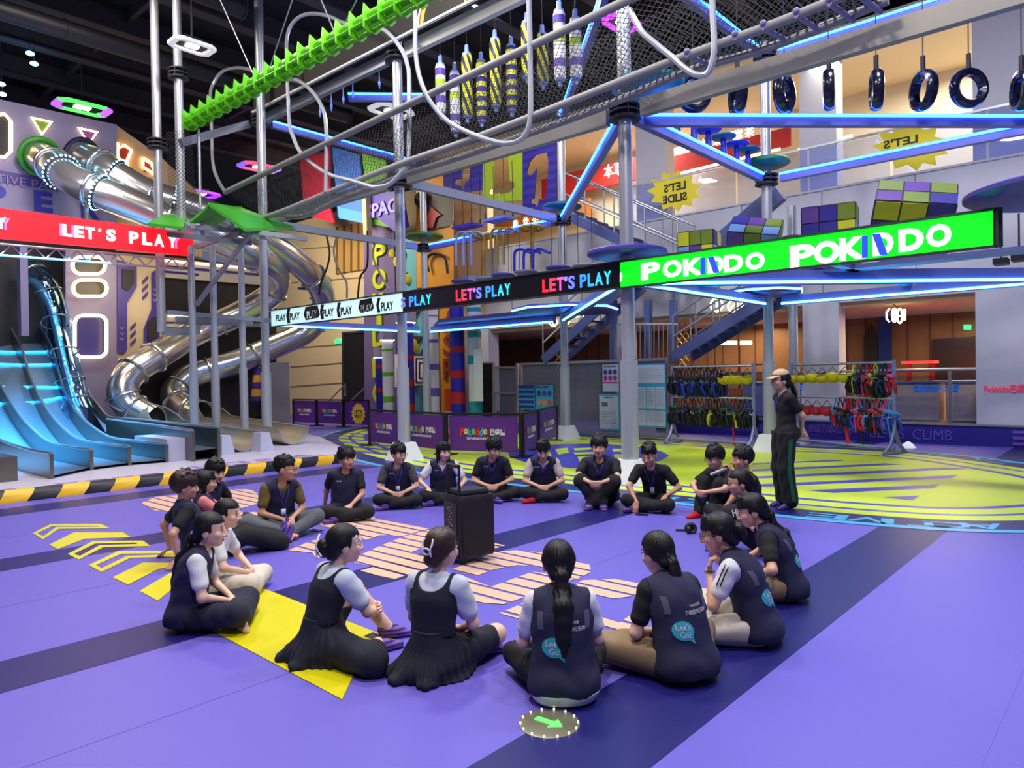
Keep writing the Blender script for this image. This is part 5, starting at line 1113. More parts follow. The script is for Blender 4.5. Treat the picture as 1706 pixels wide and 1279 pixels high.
for nm, pts, mt in (('red_board', [(500, 232), (552, 242), (552, 345), (560, 372), (510, 358)], mat('board_red', (170, 30, 60), .5)), ('blue_board', [(556, 245), (602, 258), (612, 370), (566, 362)], mat('board_blue', (60, 110, 210), .5)),
                    ('green_board', [(606, 256), (645, 268), (655, 380), (618, 372)], mat('board_green', (110, 180, 50), .5)), ('violet_board', [(610, 325), (672, 318), (682, 378), (660, 386), (616, 352)], mat('board_violet', (62, 40, 170), .5)), ('lower_blue_board', [(566, 345), (610, 355), (608, 372), (568, 364)], mat('board_sky', (70, 140, 220), .5)), ('lower_green_board', [(617, 362), (655, 366), (652, 378), (620, 374)], mat('board_green', ()))):
    m = MB(); upoly(m, 7.0-(.1 if nm in ('violet_board', 'lower_blue_board') else 0), pts, .08); m.obj(nm, mt, t)
m = MB(); utext(m, 6.8, 'SPACE', 642, 346, 24, 0, .04, 64, .03); m.obj('lettering', mat('board_letter', (150, 140, 240), .5), t)
for k, (x, y) in enumerate([(610, 360), (664, 370)]):
    m = MB(); m.beam(onU(x, 325, 6.7), onU(x+3, 400, 6.7), .22, .22, up=UU); tag(m.obj('timber_post', mat('pale_timber', (206, 176, 140), .6)), ('left', 'right')[k]+' pale timber post before the SPACE boards', 'post')
# striped climbing columns
def column(label, x, ytop, ybot, a, r, c1, bands, cap=True):
    b = onU(x, ybot, a); b = Vector((b.x, b.y, 0)); top = onU(x, ytop, a).z; t = T('climbing_column', label, 'column', b, 'striped climbing columns')
    m = MB(); m.cyl(b, Vector((b.x, b.y, top)), r, n=20); m.obj('column', mat('col_'+c1[0], c1[1], .45), t)
    for z0, z1, c2 in bands:
        za, zb = onU(x, z1, a).z, onU(x, z0, a).z; m = MB(); m.rev([(r+.004, za), (r+.006, za), (r+.006, zb), (r+.004, zb)], b, 20); m.obj('band', mat('col_'+c2[0], c2[1], .45), t)
    if cap:
        m = MB(); m.cyl(Vector((b.x, b.y, top)), Vector((b.x, b.y, top+.35)), r*1.4, n=20); m.obj('cap', mat('cap_grey', (150, 146, 176), .5), t)
        m = MB(); m.torus(Vector((b.x, b.y, top)), r*1.2, .025, n=24, k=6); m.obj('light_ring', mat('cap_light', (255, 255, 255), .4, emit=5), t)
BL, RD, WH, GN, VI, TE = ('blue', (38, 28, 160)), ('red', (176, 22, 32)), ('white', (222, 222, 232)), ('green', (96, 180, 30)), ('violet', (110, 90, 190)), ('teal', (30, 150, 170))
column('short blue climbing column with red bands, leftmost', 635, 595, 700, 6.6, .16, BL, [(608, 614, RD), (646, 653, RD)])
column('white climbing column with green bands', 648, 566, 705, 6.2, .19, WH, [(581, 585, GN), (620, 626, GN), (660, 670, GN)])
column('thick blue climbing column with red bands left of the barrier pole', 679, 537, 705, 6.0, .25, BL, [(553, 557, RD), (592, 598, RD), (633, 643, RD), (672, 684, RD)])
column('pale climbing column with violet bands right of the barrier pole', 723, 505, 705, 6.2, .19, WH, [(525, 527, VI), (565, 571, VI), (606, 616, VI), (646, 660, VI)], False)
column('tall blue climbing column with broad red bands', 764, 505, 705, 5.7, .22, BL, [(537, 543, RD), (577, 587, RD), (617, 630, RD), (653, 672, RD)], False)
column('pale climbing column with teal bands beside the fence gate', 793, 480, 705, 5.9, .2, WH, [(512, 519, TE), (552, 562, TE), (592, 607, TE), (668, 705, TE)], True)
m = MB(); p = onU(797, 625, 5.62); m.beam(p+ZZ*.75, p-ZZ*.75, .34, .02, up=UU); tag(m.obj('notice_sheet', WHITE), 'long white notice sheet on the teal banded column', 'notice')
t = T('column_base', 'grey column footing box among the climbing columns', 'box', onU(715, 690, 5.9)); m = MB()
for x, y in ((752, 685),): p = onU(x, y, 5.6); m.box(Vector((p.x, p.y, p.z/2)), (.3, .3, p.z), ROTU); 
m.obj('footing', mat('cap_grey', ()), t)
# ================================================================ BARRIERS
def barrier(label, x0, x1, yt0, yt1, g0, g1, logo=True, kind=0):
    a = G(x0, g0); b = G(x1, g1); h = .87 if kind == 0 else .92; d = (b-a).normalized(); nz = d.cross(ZZ); t = T('crowd_barrier', label, 'barrier', (a+b)/2, 'purple crowd barriers')
    for p in (a, b):
        m = MB(); m.beam(p, p+ZZ*h, .05, .05, up=UU); m.box(p+ZZ*.015, (.34, .34, .03), math.atan2(d.y, d.x)); m.obj('post', BLACK, t)
    m = MB(); m.beam(a+ZZ*h, b+ZZ*h, .05, .05); m.obj('top_rail', BLACK, t)
    L = (b-a).length; p0, p1 = a+d*.07, b-d*.07; m = MB(); m.beam((p0)+ZZ*(h/2+.03), p1+ZZ*(h/2+.03), .015, h-.14); bn = m.obj('banner', PURP, t)
    c = (a+b)/2; ex = d if d.dot(Vector(Rt)) > 0 else -d; nn = ex.cross(ZZ); o = c+nn*.012
    if kind != 2:
        m = MB(); w = L*.62
        for k, ch in enumerate("Pokiddo"): m.text(ch, o+ex*(w*(-.5+.085*k+.05))+ZZ*(h*.58), ex, ZZ, .17 if ch in 'Pkd' else .12, (0, 1, 2, 3, 0, 2, 1)[k], .006, w*.085, .04)
        m.text('巴袋堡', o+ex*(w*.33)+ZZ*(h*.58), ex, ZZ, .13, 4, .006, w*.32, .03); m.text('室内超级乐园全国连锁', o+ZZ*(h*.42), ex, ZZ, .055, 4, .004, w*.7, .01)
        m.obj('lettering', [mat('logo_red', (226, 40, 50), .5), mat('logo_yellow', (246, 210, 60), .5), mat('logo_blue', (70, 160, 225), .5), mat('logo_green', (90, 190, 80), .5), mat('logo_white', (240, 240, 245), .5)], bn)
    else:
        m = MB(); m.prism([(.34*math.cos(k*math.pi/14)*(1.1 if k % 2 else .9)+.12, .34*math.sin(k*math.pi/14)*(1.1 if k % 2 else .9)) for k in range(28)], o+ZZ*(h*.5), ex, ZZ, .006, 0)
        m.text("LET'S", o+ex*.12+ZZ*(h*.58)+nn*.006, ex, ZZ, .12, 1, .006, .38, .02); m.text('PLAY!', o+ex*.12+ZZ*(h*.42)+nn*.006, ex, ZZ, .12, 1, .006, .38, .02)
        m.obj('lettering', [mat('logo_yellow', ()), BLACK], bn)
    return t
barrier('purple barrier panel with logo, leftmost of the near row', 616, 665, 0, 0, 742, 748)
barrier('purple barrier panel with logo behind the tall silver pole', 668, 742, 0, 0, 748.5, 757)
barrier('widest purple barrier panel with logo, behind the seated boys', 745, 868, 0, 0, 757.5, 762)
barrier('purple barrier panel turned away, nearer one right of the wide panel', 872, 896, 0, 0, 761, 749)
barrier('purple barrier panel turned away, ending near the fence pole', 898, 928, 0, 0, 748, 733)
barrier('far purple barrier panel, left of three by the doorway', 489, 527, 0, 0, 707, 709, kind=1)
barrier('far purple barrier panel, middle of three by the doorway', 529, 571, 0, 0, 709, 711, kind=1)
barrier('far purple barrier panel with a yellow burst reading LET\'S PLAY', 574, 615, 0, 0, 711, 713, kind=2)
m = MB()
for k in range(4): p = G(747+k*.2, 752); m.box(p+ZZ*(.1+k*.12), (.22, .1, .12), ROTU, k)
tag(m.obj('foam_block_stack', [mat('blk_orange', (240, 150, 40), .5), mat('blk_yellow', (240, 214, 60), .5), mat('blk_red', (230, 60, 70), .5), mat('blk_pink', (240, 130, 170), .5)]), 'small stack of coloured foam blocks in the gap of the barriers', 'blocks')
# ================================================================ MESH FENCE, POSTERS
FN = net_mat('fence_mesh', (128, 132, 158), 34, .4)
fa, fb = G(870, 716), G(1128, 733.5); fd = (fb-fa).normalized()
def fence(label, f0, f1, h=2.0):
    a = fa+(fb-fa)*f0; b = fa+(fb-fa)*f1; t = T('mesh_fence', label, 'fence', (a+b)/2, 'mesh fence panels'); L = (b-a).length
    for p in (a, b): m = MB(); m.beam(p, p+ZZ*h, .07, .07, up=UU); m.obj('post', STEEL, t)
    for z in (.07, h): m = MB(); m.beam(a+ZZ*z, b+ZZ*z, .07, .07); m.obj('rail', STEEL, t)
    m = MB(); m.sheet([[a+ZZ*.1, a+ZZ*h], [b+ZZ*.1, b+ZZ*h]], 0, [[(0, 0), (0, h)], [(L, 0), (L, h)]]); m.obj('mesh', FN, t)
def fpos(x, z): # point on the fence line seen at picture x
    d = ray(x, 640); d = Vector((d.x, d.y, 0)); n = Vector((-fd.y, fd.x, 0)); e = Vector((0, 0, 0)); tt = (fa-e).dot(n)/d.dot(n); p = d*tt; return Vector((p.x, p.y, z))
def ff(x): return (fpos(x, 0)-fa).dot(fd)/(fb-fa).length
fence('grey mesh fence panel with the two coloured posters low down', 0, ff(944)); fence('grey mesh fence panel right of the blue-lit pole', ff(946), ff(1036)); fence('grey mesh fence panel with the big notice board', ff(1038), ff(1112))
def poster(label, x0, x1, y0, y1, mt, rows, cat='poster'):
    p0 = fpos(x0, 0); p1 = fpos(x1, 0); Ym = (p0.y+p1.y)/2; za = P((x0+x1)/2, y1, Ym).z; zb = P((x0+x1)/2, y0, Ym).z
    nn = fd.cross(ZZ); nn = nn if nn.dot(EV-p0) > 0 else -nn; p0 = p0+nn*.06; p1 = p1+nn*.06
    t = T('poster', label, cat, (p0+p1)/2+ZZ*za); m = MB(); m.beam(p0+ZZ*((za+zb)/2), p1+ZZ*((za+zb)/2), .02, zb-za); m.obj('sheet', mt, t)
    m = MB(); W_ = (p1-p0); H_ = zb-za; mats = []
    for (fx, fy, fw, fh, mm, kind) in rows:
        c = p0+W_*fx+ZZ*(za+H_*fy)+nn*.012
        if mm not in mats: mats.append(mm)
        mi = mats.index(mm)
        if kind == 'o': m.rev([(fw*W_.length/2, 0), (fw*W_.length/2, .004), (0, .004)], c, 16, mi, Matrix((fd, ZZ, nn)).transposed())
        elif kind == 'r': m.beam(c-W_*fw/2, c+W_*fw/2, .004, H_*fh, mi)
        else: m.text(kind, c, fd if fd.dot(Vector(Rt)) > 0 else -fd, ZZ, H_*fh, mi, .004, W_.length*fw, .01)
    m.obj('print', mats, t); return t
PW = mat('poster_white', (214, 218, 235), .5); PC = mat('poster_cyan', (70, 175, 215), .5); PB = mat('poster_blue', (50, 60, 150), .5); PM = mat('poster_magenta', (200, 50, 150), .5); POr = mat('poster_orange', (235, 150, 90), .5); PV = mat('poster_violet', (80, 60, 160), .5); PG = mat('poster_grey', (120, 124, 140), .5)
poster('white poster with violet and magenta round icons left of the tall pole', 1007, 1033, 607, 652, PW, [(.5, .93, .8, .07, PV, '安全须知')]+[(.2+.3*i, .72, .26, 0, PV, 'o') for i in range(3)]+[(.2+.3*i, .5, .26, 0, PM, 'o') for i in range(3)]+[(.5, .33, .9, .05, PM, 'r')])
poster('white notice with a cyan frame, low on the fence left of the tall pole', 1000, 1034, 656, 717, PC, [(.5, .5, .9, .9, PW, 'r')]+[(.3, .72, .3, .12, PG, 'r'), (.5, .9, .5, .05, PV, '温馨提示')]+[(.5, .5-.06*i, .7, .015, PG, 'r') for i in range(6)])
poster('dark and cyan striped price board on the fence, left of the icon poster', 866, 893, 641, 682, PC, [(.5, .12+.2*i, .96, .12, PB, 'r') for i in range(5)])
poster('cyan poster with violet and orange round icons on the fence', 895, 924, 641, 688, PC, [(.4, .93, .7, .08, PV, '安全须知')]+[(.2+.3*i, .7, .24, 0, PV, 'o') for i in range(3)]+[(.2+.3*i, .38, .24, 0, (POr, mat('poster_gold', (230, 170, 70), .5), mat('poster_red', (230, 80, 90), .5))[i], 'o') for i in range(3)])
poster('large pale notice board with six text fields right of the tall pole', 1063, 1112, 606, 712, PC, [(.5, .84, .94, .28, PW, 'r')]+[(.18+.32*i, .47-.0, .29, .34, PW, 'r') for i in range(3)]+[(.18+.32*i, .15, .29, .24, PW, 'r') for i in range(3)]+[(.5, .93-.028*i, .8, .007, PG, 'r') for i in range(7)]+[(.18+.32*j, .6-.03*i, .24, .007, PG, 'r') for j in range(3) for i in range(9)]+[(.18+.32*j, .25-.03*i, .24, .007, PG, 'r') for j in range(3) for i in range(6)], 'notice board')
t = T('fence_gate', 'grey wire gate between the teal banded column and the fence', 'gate', onU(835, 700, 7.2))
m = MB()
for x in (823, 862): m.beam(onU(x, 605, 7.2), onU(x, 704, 7.2), .08, .08, up=UU)
for y in (612, 655, 702): m.beam(onU(823, y, 7.2), onU(862, y, 7.2), .06, .06)
m.obj('frame', STEEL, t)
m = MB(); g = [onU(825, 612, 7.2), onU(825, 702, 7.2), onU(861, 612, 7.2), onU(861, 702, 7.2)]; m.sheet([[g[1], g[0]], [g[3], g[2]]], 0, [[(0, 0), (0, 1.8)], [(1, 0), (1, 1.8)]]); m.obj('mesh', FN, t)
t = T('rope_rack', 'rack of hanging black ropes behind the teal banded column', 'rack', onU(812, 700, 7.6)); m = MB(); m.beam(onU(803, 604, 7.6), onU(824, 604, 7.6), .06, .06); m.obj('rail', STEEL, t)
for k in range(5): m = MB(); m.tube([onU(805+k*4, 605, 7.6), onU(804.5+k*4, 660, 7.6), onU(805.5+k*4, 698, 7.6)], .05, 6); m.obj('rope', CABLE, t)
# ================================================================ HARNESS RACKS
def rack(label, base0, base1, top0, top1):
    a, b = G(*base0), G(*base1); t = T('harness_rack', label, 'rack', (a+b)/2); d = (b-a).normalized(); n = d.cross(ZZ); H = 1.78; mid = 1.08
    for p in (a, b):
        m = MB(); m.beam(p+ZZ*.45, p+ZZ*(H+.05), .06, .06, up=UU); m.tube([p-n*.32+ZZ*.03, p-n*.12+ZZ*.2, p+ZZ*.5], .035, 8); m.tube([p+n*.32+ZZ*.03, p+n*.12+ZZ*.2, p+ZZ*.5], .035, 8); m.beam(p-n*.34+ZZ*.02, p+n*.34+ZZ*.02, .06, .04); m.obj('leg_frame', mat('rack_blue_grey', (142, 150, 190), .4, .4), t)
    for z in (H, mid): m = MB(); m.tube([a+ZZ*z, b+ZZ*z], .025, 8); m.obj('hanging_rail', STEEL, t)
    m = MB(); m.tube([a+ZZ*.12, b+ZZ*.12], .03, 8); m.obj('lower_bar', mat('rack_blue_grey', ()), t)
    return a, b, H, mid
rk1 = rack('harness rack left of the standing man, full of blue and black harnesses', (1122, 738), (1257, 748), 0, 0)
rk2 = rack('harness rack right of the standing man with helmets and red harnesses', (1322, 741), (1491, 757), 0, 0)
WEB = {'navy': mat('web_navy', (26, 30, 70), .7), 'black': mat('web_black', (18, 18, 24), .7), 'blue': mat('web_blue', (34, 70, 200), .6), 'yellow': mat('web_yellow', (222, 216, 40), .6), 'red': mat('web_red', (196, 26, 46), .6), 'pink': mat('web_pink', (206, 50, 110), .6), 'sky': mat('web_sky', (60, 140, 230), .6), 'green': mat('web_green', (30, 80, 60), .7)}
def harness(p, label, group, c1, c2, sc, yaw, seed):
    rnd = random.Random(seed); t = T('climbing_harness', label, 'harness', p, group); M3 = Matrix.Rotation(yaw, 3, 'Z'); X = M3 @ Vector((1, 0, 0)); Yv = M3 @ Vector((0, 1, 0))
    def L(x, y, z): return p+X*(x*sc)+Yv*(y*sc)+ZZ*(z*sc)
    j = lambda s=.02: rnd.uniform(-s, s)
    def strap(pts, w=.018): m = MB(); m.tube(bez([L(*q) for q in pts], 4), w*sc, 6); return m
    m = strap([(0, 0, .03), (.02, 0, -.04), (.01+j(), .03, -.14)], .012); m.tube(bez([L(0, 0, .03), L(-.04, 0, -.06), L(-.03+j(), -.03, -.15)], 4), .012*sc, 6); m.obj('hanging_strap', WEB[c1], t)
    m = MB(); m.tube([L(.11*math.cos(q*math.pi/9)+j(.008), .06*math.sin(q*math.pi/9), -.2+.03*math.sin(q*math.pi/9+1)+j(.01)) for q in range(18)], .036*sc, 6, closed=True); m.obj('waist_belt', WEB[c1], t)
    for s in (-1, 1):
        m = MB(); cx = s*.075; m.tube([L(cx+.065*math.cos(q*math.pi/8)+j(.006), .03*math.sin(q*math.pi/8), -.4+.12*math.sin(q*math.pi/8)) for q in range(16)], .029*sc, 6, closed=True); m.obj('leg_loop', WEB[c2], t)
    m = strap([(.0, .05, -.2), (.03+j(), .06, -.32), (j(), .05, -.48-rnd.uniform(0, .08))], .014); m.obj('tail_strap', WEB[c1], t)
    m = strap([(.09, 0, -.2), (.1+j(), .02, -.35), (.07+j(), .03, -.5+j())], .02); m.obj('side_strap', WEB[c2], t)
    m = strap([(-.09, 0, -.2), (-.08+j(), -.02, -.38), (-.1+j(), .0, -.46+j())], .02); m.obj('side_strap', WEB['black'], t)
    m = MB(); m.torus(L(0, .07, -.24), .03*sc, .008*sc, Matrix((X, ZZ, Yv)).transposed(), 14, 6); m.obj('buckle', STEEL, t)
    return t
def helmet(p, label, group, mt, yaw, tilt):
    t = T('safety_helmet', label, 'helmet', p, group); M3 = Matrix.Rotation(yaw, 3, 'Z') @ Matrix.Rotation(tilt, 3, 'X')
    prof = [(.155, .0), (.162, .035), (.152, .092), (.116, .145), (.064, .174), (.001, .182)]
    m = MB(); Mh = M3 @ Matrix.Diagonal(Vector((.92, 1.08, -1))); m.rev(prof, p-ZZ*.1, 22, 0, Mh); m.f = [f[::-1] for f in m.f]; m.obj('shell', mt, t)
    m = MB()
    for an in (-.7, 0, .7): m.ball(p-ZZ*.1+Mh @ Vector((.128*math.sin(an), -.128*math.cos(an), .06)), .014, n=8)
    m.obj('vents', BLACK, t)
    m = MB(); m.tube([p-ZZ*.1+Mh @ Vector((.13*s, 0, .0)) for s in (-1, 1)][:1]+[p+ZZ*.06]+[p-ZZ*.1+Mh @ Vector((.13, 0, 0))], .009, 6); m.obj('chin_strap', CABLE, t)
    m = MB(); m.rev([(.12, 0), (.13, -.01), (.125, .02)], p-ZZ*.1, 20, 0, Mh); m.obj('liner', WEB['navy'], t)
    return t
rn = random.Random(3)
ORD = ['leftmost', 'second from left', 'third from left', 'fourth from left', 'fifth from left', 'sixth from left', 'seventh from left', 'eighth from left', 'ninth from left', 'tenth from left', 'eleventh from left', 'twelfth from left', 'thirteenth from left', 'fourteenth from left', 'fifteenth from left', 'sixteenth from left', 'seventeenth from left', 'eighteenth from left', 'nineteenth from left', 'twentieth from left']
def fill(rk, z, f0, f1, n, cols, lab, group, seed, sc=1.0):
    a, b = rk[0], rk[1]
    for k in range(n):
        f = f0+(f1-f0)*(k+.5)/n; c1, c2 = cols[(k*7+seed) % len(cols)]; harness(a+(b-a)*f+ZZ*(z-.045)-UU*(.03*(k % 2)), '%s and %s climbing harness on the %s, %s' % (c1, c2, lab, ORD[k]), group, c1, c2, sc*rn.uniform(.92, 1.1), ROTU+math.pi/2+rn.uniform(-.7, .7), seed*31+k)
fill(rk1, rk1[2], .0, .62, 15, [('navy', 'black'), ('black', 'navy'), ('navy', 'blue'), ('black', 'navy'), ('navy', 'navy'), ('black', 'blue')], 'upper rail of the left rack', 'harnesses on the upper rail of the left rack', 0, 1.12)
fill(rk1, rk1[3], .0, .98, 19, [('black', 'black'), ('navy', 'black'), ('green', 'black'), ('black', 'navy'), ('navy', 'black'), ('black', 'yellow')], 'lower rail of the left rack', 'harnesses on the lower rail of the left rack', 1, 1.05)
fill(rk2, rk2[2], .62, .98, 9, [('red', 'black'), ('navy', 'navy'), ('yellow', 'black'), ('pink', 'red'), ('green', 'black')], 'upper rail of the right rack', 'harnesses on the upper rail of the right rack', 2, 1.1)
fill(rk2, rk2[3], .44, .99, 13, [('red', 'black'), ('black', 'navy'), ('pink', 'blue'), ('sky', 'blue'), ('black', 'red'), ('navy', 'sky')], 'lower rail of the right rack', 'harnesses on the lower rail of the right rack', 3, 1.1)
HY = mat('helmet_yellow', (226, 206, 30), .35); HR = mat('helmet_red', (212, 36, 70), .35)
def hang(rk, z, fs, mt, lab, group, drop=.12):
    for k, f in enumerate(fs): helmet(rk[0]+(rk[1]-rk[0])*f+ZZ*(z-drop), lab+', '+ORD[k], group, mt, ROTU+math.pi/2+rn.uniform(-.4, .4), rn.uniform(-.35, .35))
hang(rk1, rk1[2], (.66, .73, .83, .93), HY, 'yellow safety helmet on the left rack', 'yellow helmets on the left rack'); hang(rk2, rk2[2], (.02, .12, .22, .32, .43, .55), HY, 'yellow safety helmet on the right rack', 'yellow helmets on the right rack'); hang(rk2, rk2[3], (.06, .16, .26, .37), HR, 'red safety helmet on the right rack', 'red helmets on the right rack')
for k, (x, c, lb) in enumerate([(1231, 'red', 'red loop strap dangling to the floor from the left rack'), (1424, 'red', 'red strap dangling low from the right rack'), (1447, 'black', 'black strap dangling low from the right rack')]):
    rk = (rk1, rk2, rk2)[k]; f = (.78, .58, .72)[k]; p = rk[0]+(rk[1]-rk[0])*f; m = MB(); m.tube(bez([p+ZZ*1.06, p+VV*.05+ZZ*.6, p+VV*.02+ZZ*(.25 if k else .12), p+VV*.0+ZZ*(.12 if k else .05)], 5), .02 if k != 1 else .035, 8); tag(m.obj('hanging_strap_loop', WEB[c]), lb, 'strap')
p = rk1[0]+(rk1[1]-rk1[0])*.47+UU*.25; m = MB(); m.box(p+ZZ*.56, (.02, .34, .3), ROTU, 0); m.ball(p+ZZ*.6-UU*.02, (.03, .03, .03)); tag(m.obj('printed_card', mat('card_orange', (206, 120, 80), .5)), 'orange and white printed card behind the left rack', 'card')
# ================================================================ LOUDSPEAKER, FLOOR ITEMS
sp = G(797, 938); YW = math.radians(32); M3 = Matrix.Rotation(YW, 3, 'Z'); X = M3 @ Vector((1, 0, 0)); Yv = M3 @ Vector((0, 1, 0))
c0 = sp+X*.0+Yv*.16; t = T('trolley_speaker', 'black trolley loudspeaker standing in the circle of seated people', 'speaker', Vector((c0.x, c0.y, 0)))
SPK = mat('speaker_black', (20, 20, 23), .55, bump=.1, nscale=150)
def bevbox(c, size, M, r=.025):
    m = MB(); x, y, z = size; g = []
    pr = rrect(x, y, r, 3)
    for zz, s in ((-z/2, .94), (-z/2+r, 1), (z/2-r, 1), (z/2, .94)): g.append([Vector(c)+M @ Vector((a*s, b*s, zz)) for a, b in pr])
    n = len(pr)
    m.add([p for r_ in g for p in r_], [(i*n+j, i*n+(j+1) % n, (i+1)*n+(j+1) % n, (i+1)*n+j) for i in range(3) for j in range(n)]+[tuple(range(n))[::-1], tuple(3*n+k for k in range(n))]); return m
bevbox(Vector((c0.x, c0.y, .33)), (.36, .32, .54), M3).obj('cabinet', SPK, t)
m = MB(); m.box(Vector((c0.x, c0.y, .33))-Yv*.165, (.31, .012, .48), M3); m.obj('grille', mat('grille_black', (26, 26, 29), .45, .3, bump=.4, nscale=260), t)
m = MB(); m.box(Vector((c0.x, c0.y, .36))-X*.184, (.012, .22, .34), M3); m.obj('control_panel', DARK, t)
m = MB()
for k in range(16): m.ball(Vector((c0.x, c0.y, .23+.018*k))-X*.192+Yv*(.03*((k*7) % 3-1)), .008, n=6, mi=0 if k != 11 else 1)
m.obj('knobs', [STEEL, REDP], t)['kind'] = 'stuff'
for s in (-1, 1):
    m = MB(); w = c0-X*.12*1+Yv*.1*s; m.cyl(Vector((w.x, w.y, .045))-Yv*.02, Vector((w.x, w.y, .045))+Yv*.02, .044, n=16); m.obj('wheel', BLACK, t)
m = MB()
for s in (-1, 1): q = c0-X*.15+Yv*.11*s; m.cyl(Vector((q.x, q.y, .58)), Vector((q.x, q.y, .86)), .012, n=8)
q0, q1 = c0-X*.15+Yv*.11, c0-X*.15-Yv*.11; m.tube([Vector((q0.x, q0.y, .86)), Vector((q1.x, q1.y, .86))], .018, 10); m.obj('pull_handle', BLACK, t)
t2 = tag(bevbox(Vector((c0.x, c0.y, .62)), (.3, .24, .05), M3, .02).obj('black_pouch', mat('pouch', (26, 28, 36), .6)), 'flat dark pouch lying on top of the trolley speaker', 'pouch')
p = G(915, 1205); t = T('floor_light', 'round floor exit light with a glowing green arrow', 'light', p); m = MB(); m.rev([(.0, .006), (.13, .006), (.145, .003), (.146, 0)], p, 40); m.obj('plate', mat('floor_light_plate', (150, 146, 120), .3, .6), t)
for k in range(14): m = MB(); m.ball(p+Vector((.137*math.cos(k*.4488), .137*math.sin(k*.4488), .008)), .005, n=6); m.obj('stud', mat('stud_light', (255, 255, 240), .4, emit=3), t)
m = MB(); e = G(930, 1207)-G(903, 1198); e.normalize(); f = e.cross(ZZ); m.prism([(-.075, -.016), (.02, -.016), (.02, -.045), (.075, 0), (.02, .045), (.02, .016), (-.075, .016)], p+ZZ*.0065, e, -f, .003); m.obj('arrow', mat('arrow_green', (80, 240, 80), .4, emit=2), t)
def phone(x, y, label, yaw, col=BLACK, scr=True, z=.0):
    p = G(x, y, z); t = T('phone', label, 'phone', p); M3 = Matrix.Rotation(yaw, 3, 'Z'); bevbox(p+ZZ*.005, (.075, .155, .009), M3, .004).obj('body', col, t)
    m = MB(); m.box(p+ZZ*.0098, (.068, .145, .001), M3); m.obj('screen', mat('phone_glass', (14, 16, 34), .08), t); return t
phone(627, 1062, 'pale phone on the yellow arrow beside the girl with the bun', .9, STEEL); phone(1069, 858, 'dark phone on the floor under the polo man\'s hand', 1.2); phone(1138, 884, 'dark phone on the floor before the red socks', 1.3); phone(526, 884, 'dark phone on the floor near the purple striped socks', 1.0)
m = MB(); p = G(1151, 888); m.torus(p+ZZ*.05, .045, .02, Matrix.Rotation(1.3, 3, 'X'), 18, 8); m.ball(p+ZZ*.05+UU*.04, (.03, .03, .04), n=10); m.ball(p+ZZ*.04-UU*.04, (.03, .03, .04), n=10); tag(m.obj('headphones', BLACK, loc=p), 'black headphones on the floor beside a phone', 'headphones')
m = MB(); p = G(1513, 746); m.rev([(.14, 0), (.15, .01), (.09, .09), (.03, .13), (.001, .135)], p, 20); tag(m.obj('floor_marker', mat('marker_white', (235, 235, 245), .4, emit=.4)), 'small white dome marker on the floor right of the harness rack', 'marker')

for k, pts in enumerate([[(543,388),(549,420),(545,445),(535,470),(531,492)], [(562,390),(556,420),(565,450),(577,470),(578,497)], [(612,384),(612,440),(600,462),(596,496)], [(625,400),(622,430),(640,468),(648,482)]]):
    m = MB(); m.tube(bez([onU(x, y, 3.5) for x, y in pts], 6), .03, 8); tag(m.obj('hanging_rope', ROPE if k % 2 else CABLE), ('black wavy hanging rope before the beige wall, leftmost', 'grey wavy hanging rope before the beige wall, second from left', 'black wavy hanging rope beside the purple climbing wall', 'grey wavy hanging rope in front of the lime letters')[k], 'rope', 'wavy hanging ropes')
for k, (x, y) in enumerate([(533, 186), (552, 176), (572, 164), (588, 155), (632, 138), (655, 124)]):
    p = onU(x, y, .05); m = MB(); m.rev([(.001, -.14), (.02, -.06), (.03, 0), (.012, .05), (.008, .3)], p, 10); tag(m.obj('drop_light', mat('drop_glass', (90, 120, 220), .2, emit=.6)), 'small blue drop-shaped light under the unlit screen, %s' % ORD[k], 'light', 'drop lights under the unlit screen')
for k, (x, y) in enumerate([(1668, 436), (1698, 430)]):
    p = P(x, y, 12); m = MB(); m.box(p, (.3, .2, .1), ROTU); m.cyl(p, Vector((p.x, p.y, 4.2)), .015, n=6); tag(m.obj('flood_lamp', BLACK), 'small black flood lamp box under the deck at the right edge, %s one' % ('left', 'right')[k], 'lamp')
# ================================================================ PEOPLE: bodies and clothes as blended surfaces
def V3(*a): return np.array(a, float)
def prim_d(p, pts):
    if p[0] == 'E':
        _, c, R, r, k = p; q = (pts-c) @ R; k0 = np.sqrt(((q/r)**2).sum(1)); k1 = np.sqrt(((q/(r*r))**2).sum(1))+1e-9
        return k0*(k0-1)/k1
    _, a, b, ra, rb, k, ax, f = p; ba = b-a; L = ba@ba
    q = pts-a
    t = np.clip(q@ba/L, 0, 1) if L > 1e-12 else np.zeros(len(pts))
    q = q-t[:, None]*ba
    if ax is not None: q = q+np.outer(q@ax*(1/f-1), ax)
    return np.sqrt((q*q).sum(1))-(ra+(rb-ra)*t)
def sdf_eval(prims, pts, idx=None):
    d = None
    for i in (idx if idx is not None else range(len(prims))):
        p = prims[i]; e = prim_d(p, pts); k = p[4] if p[0] == 'E' else p[5]
        if d is None: d = e
        elif k <= 0: d = np.minimum(d, e)
        else:
            hh = np.clip(.5+.5*(d-e)/k, 0, 1); d = d*(1-hh)+e*hh-k*hh*(1-hh)
    return d
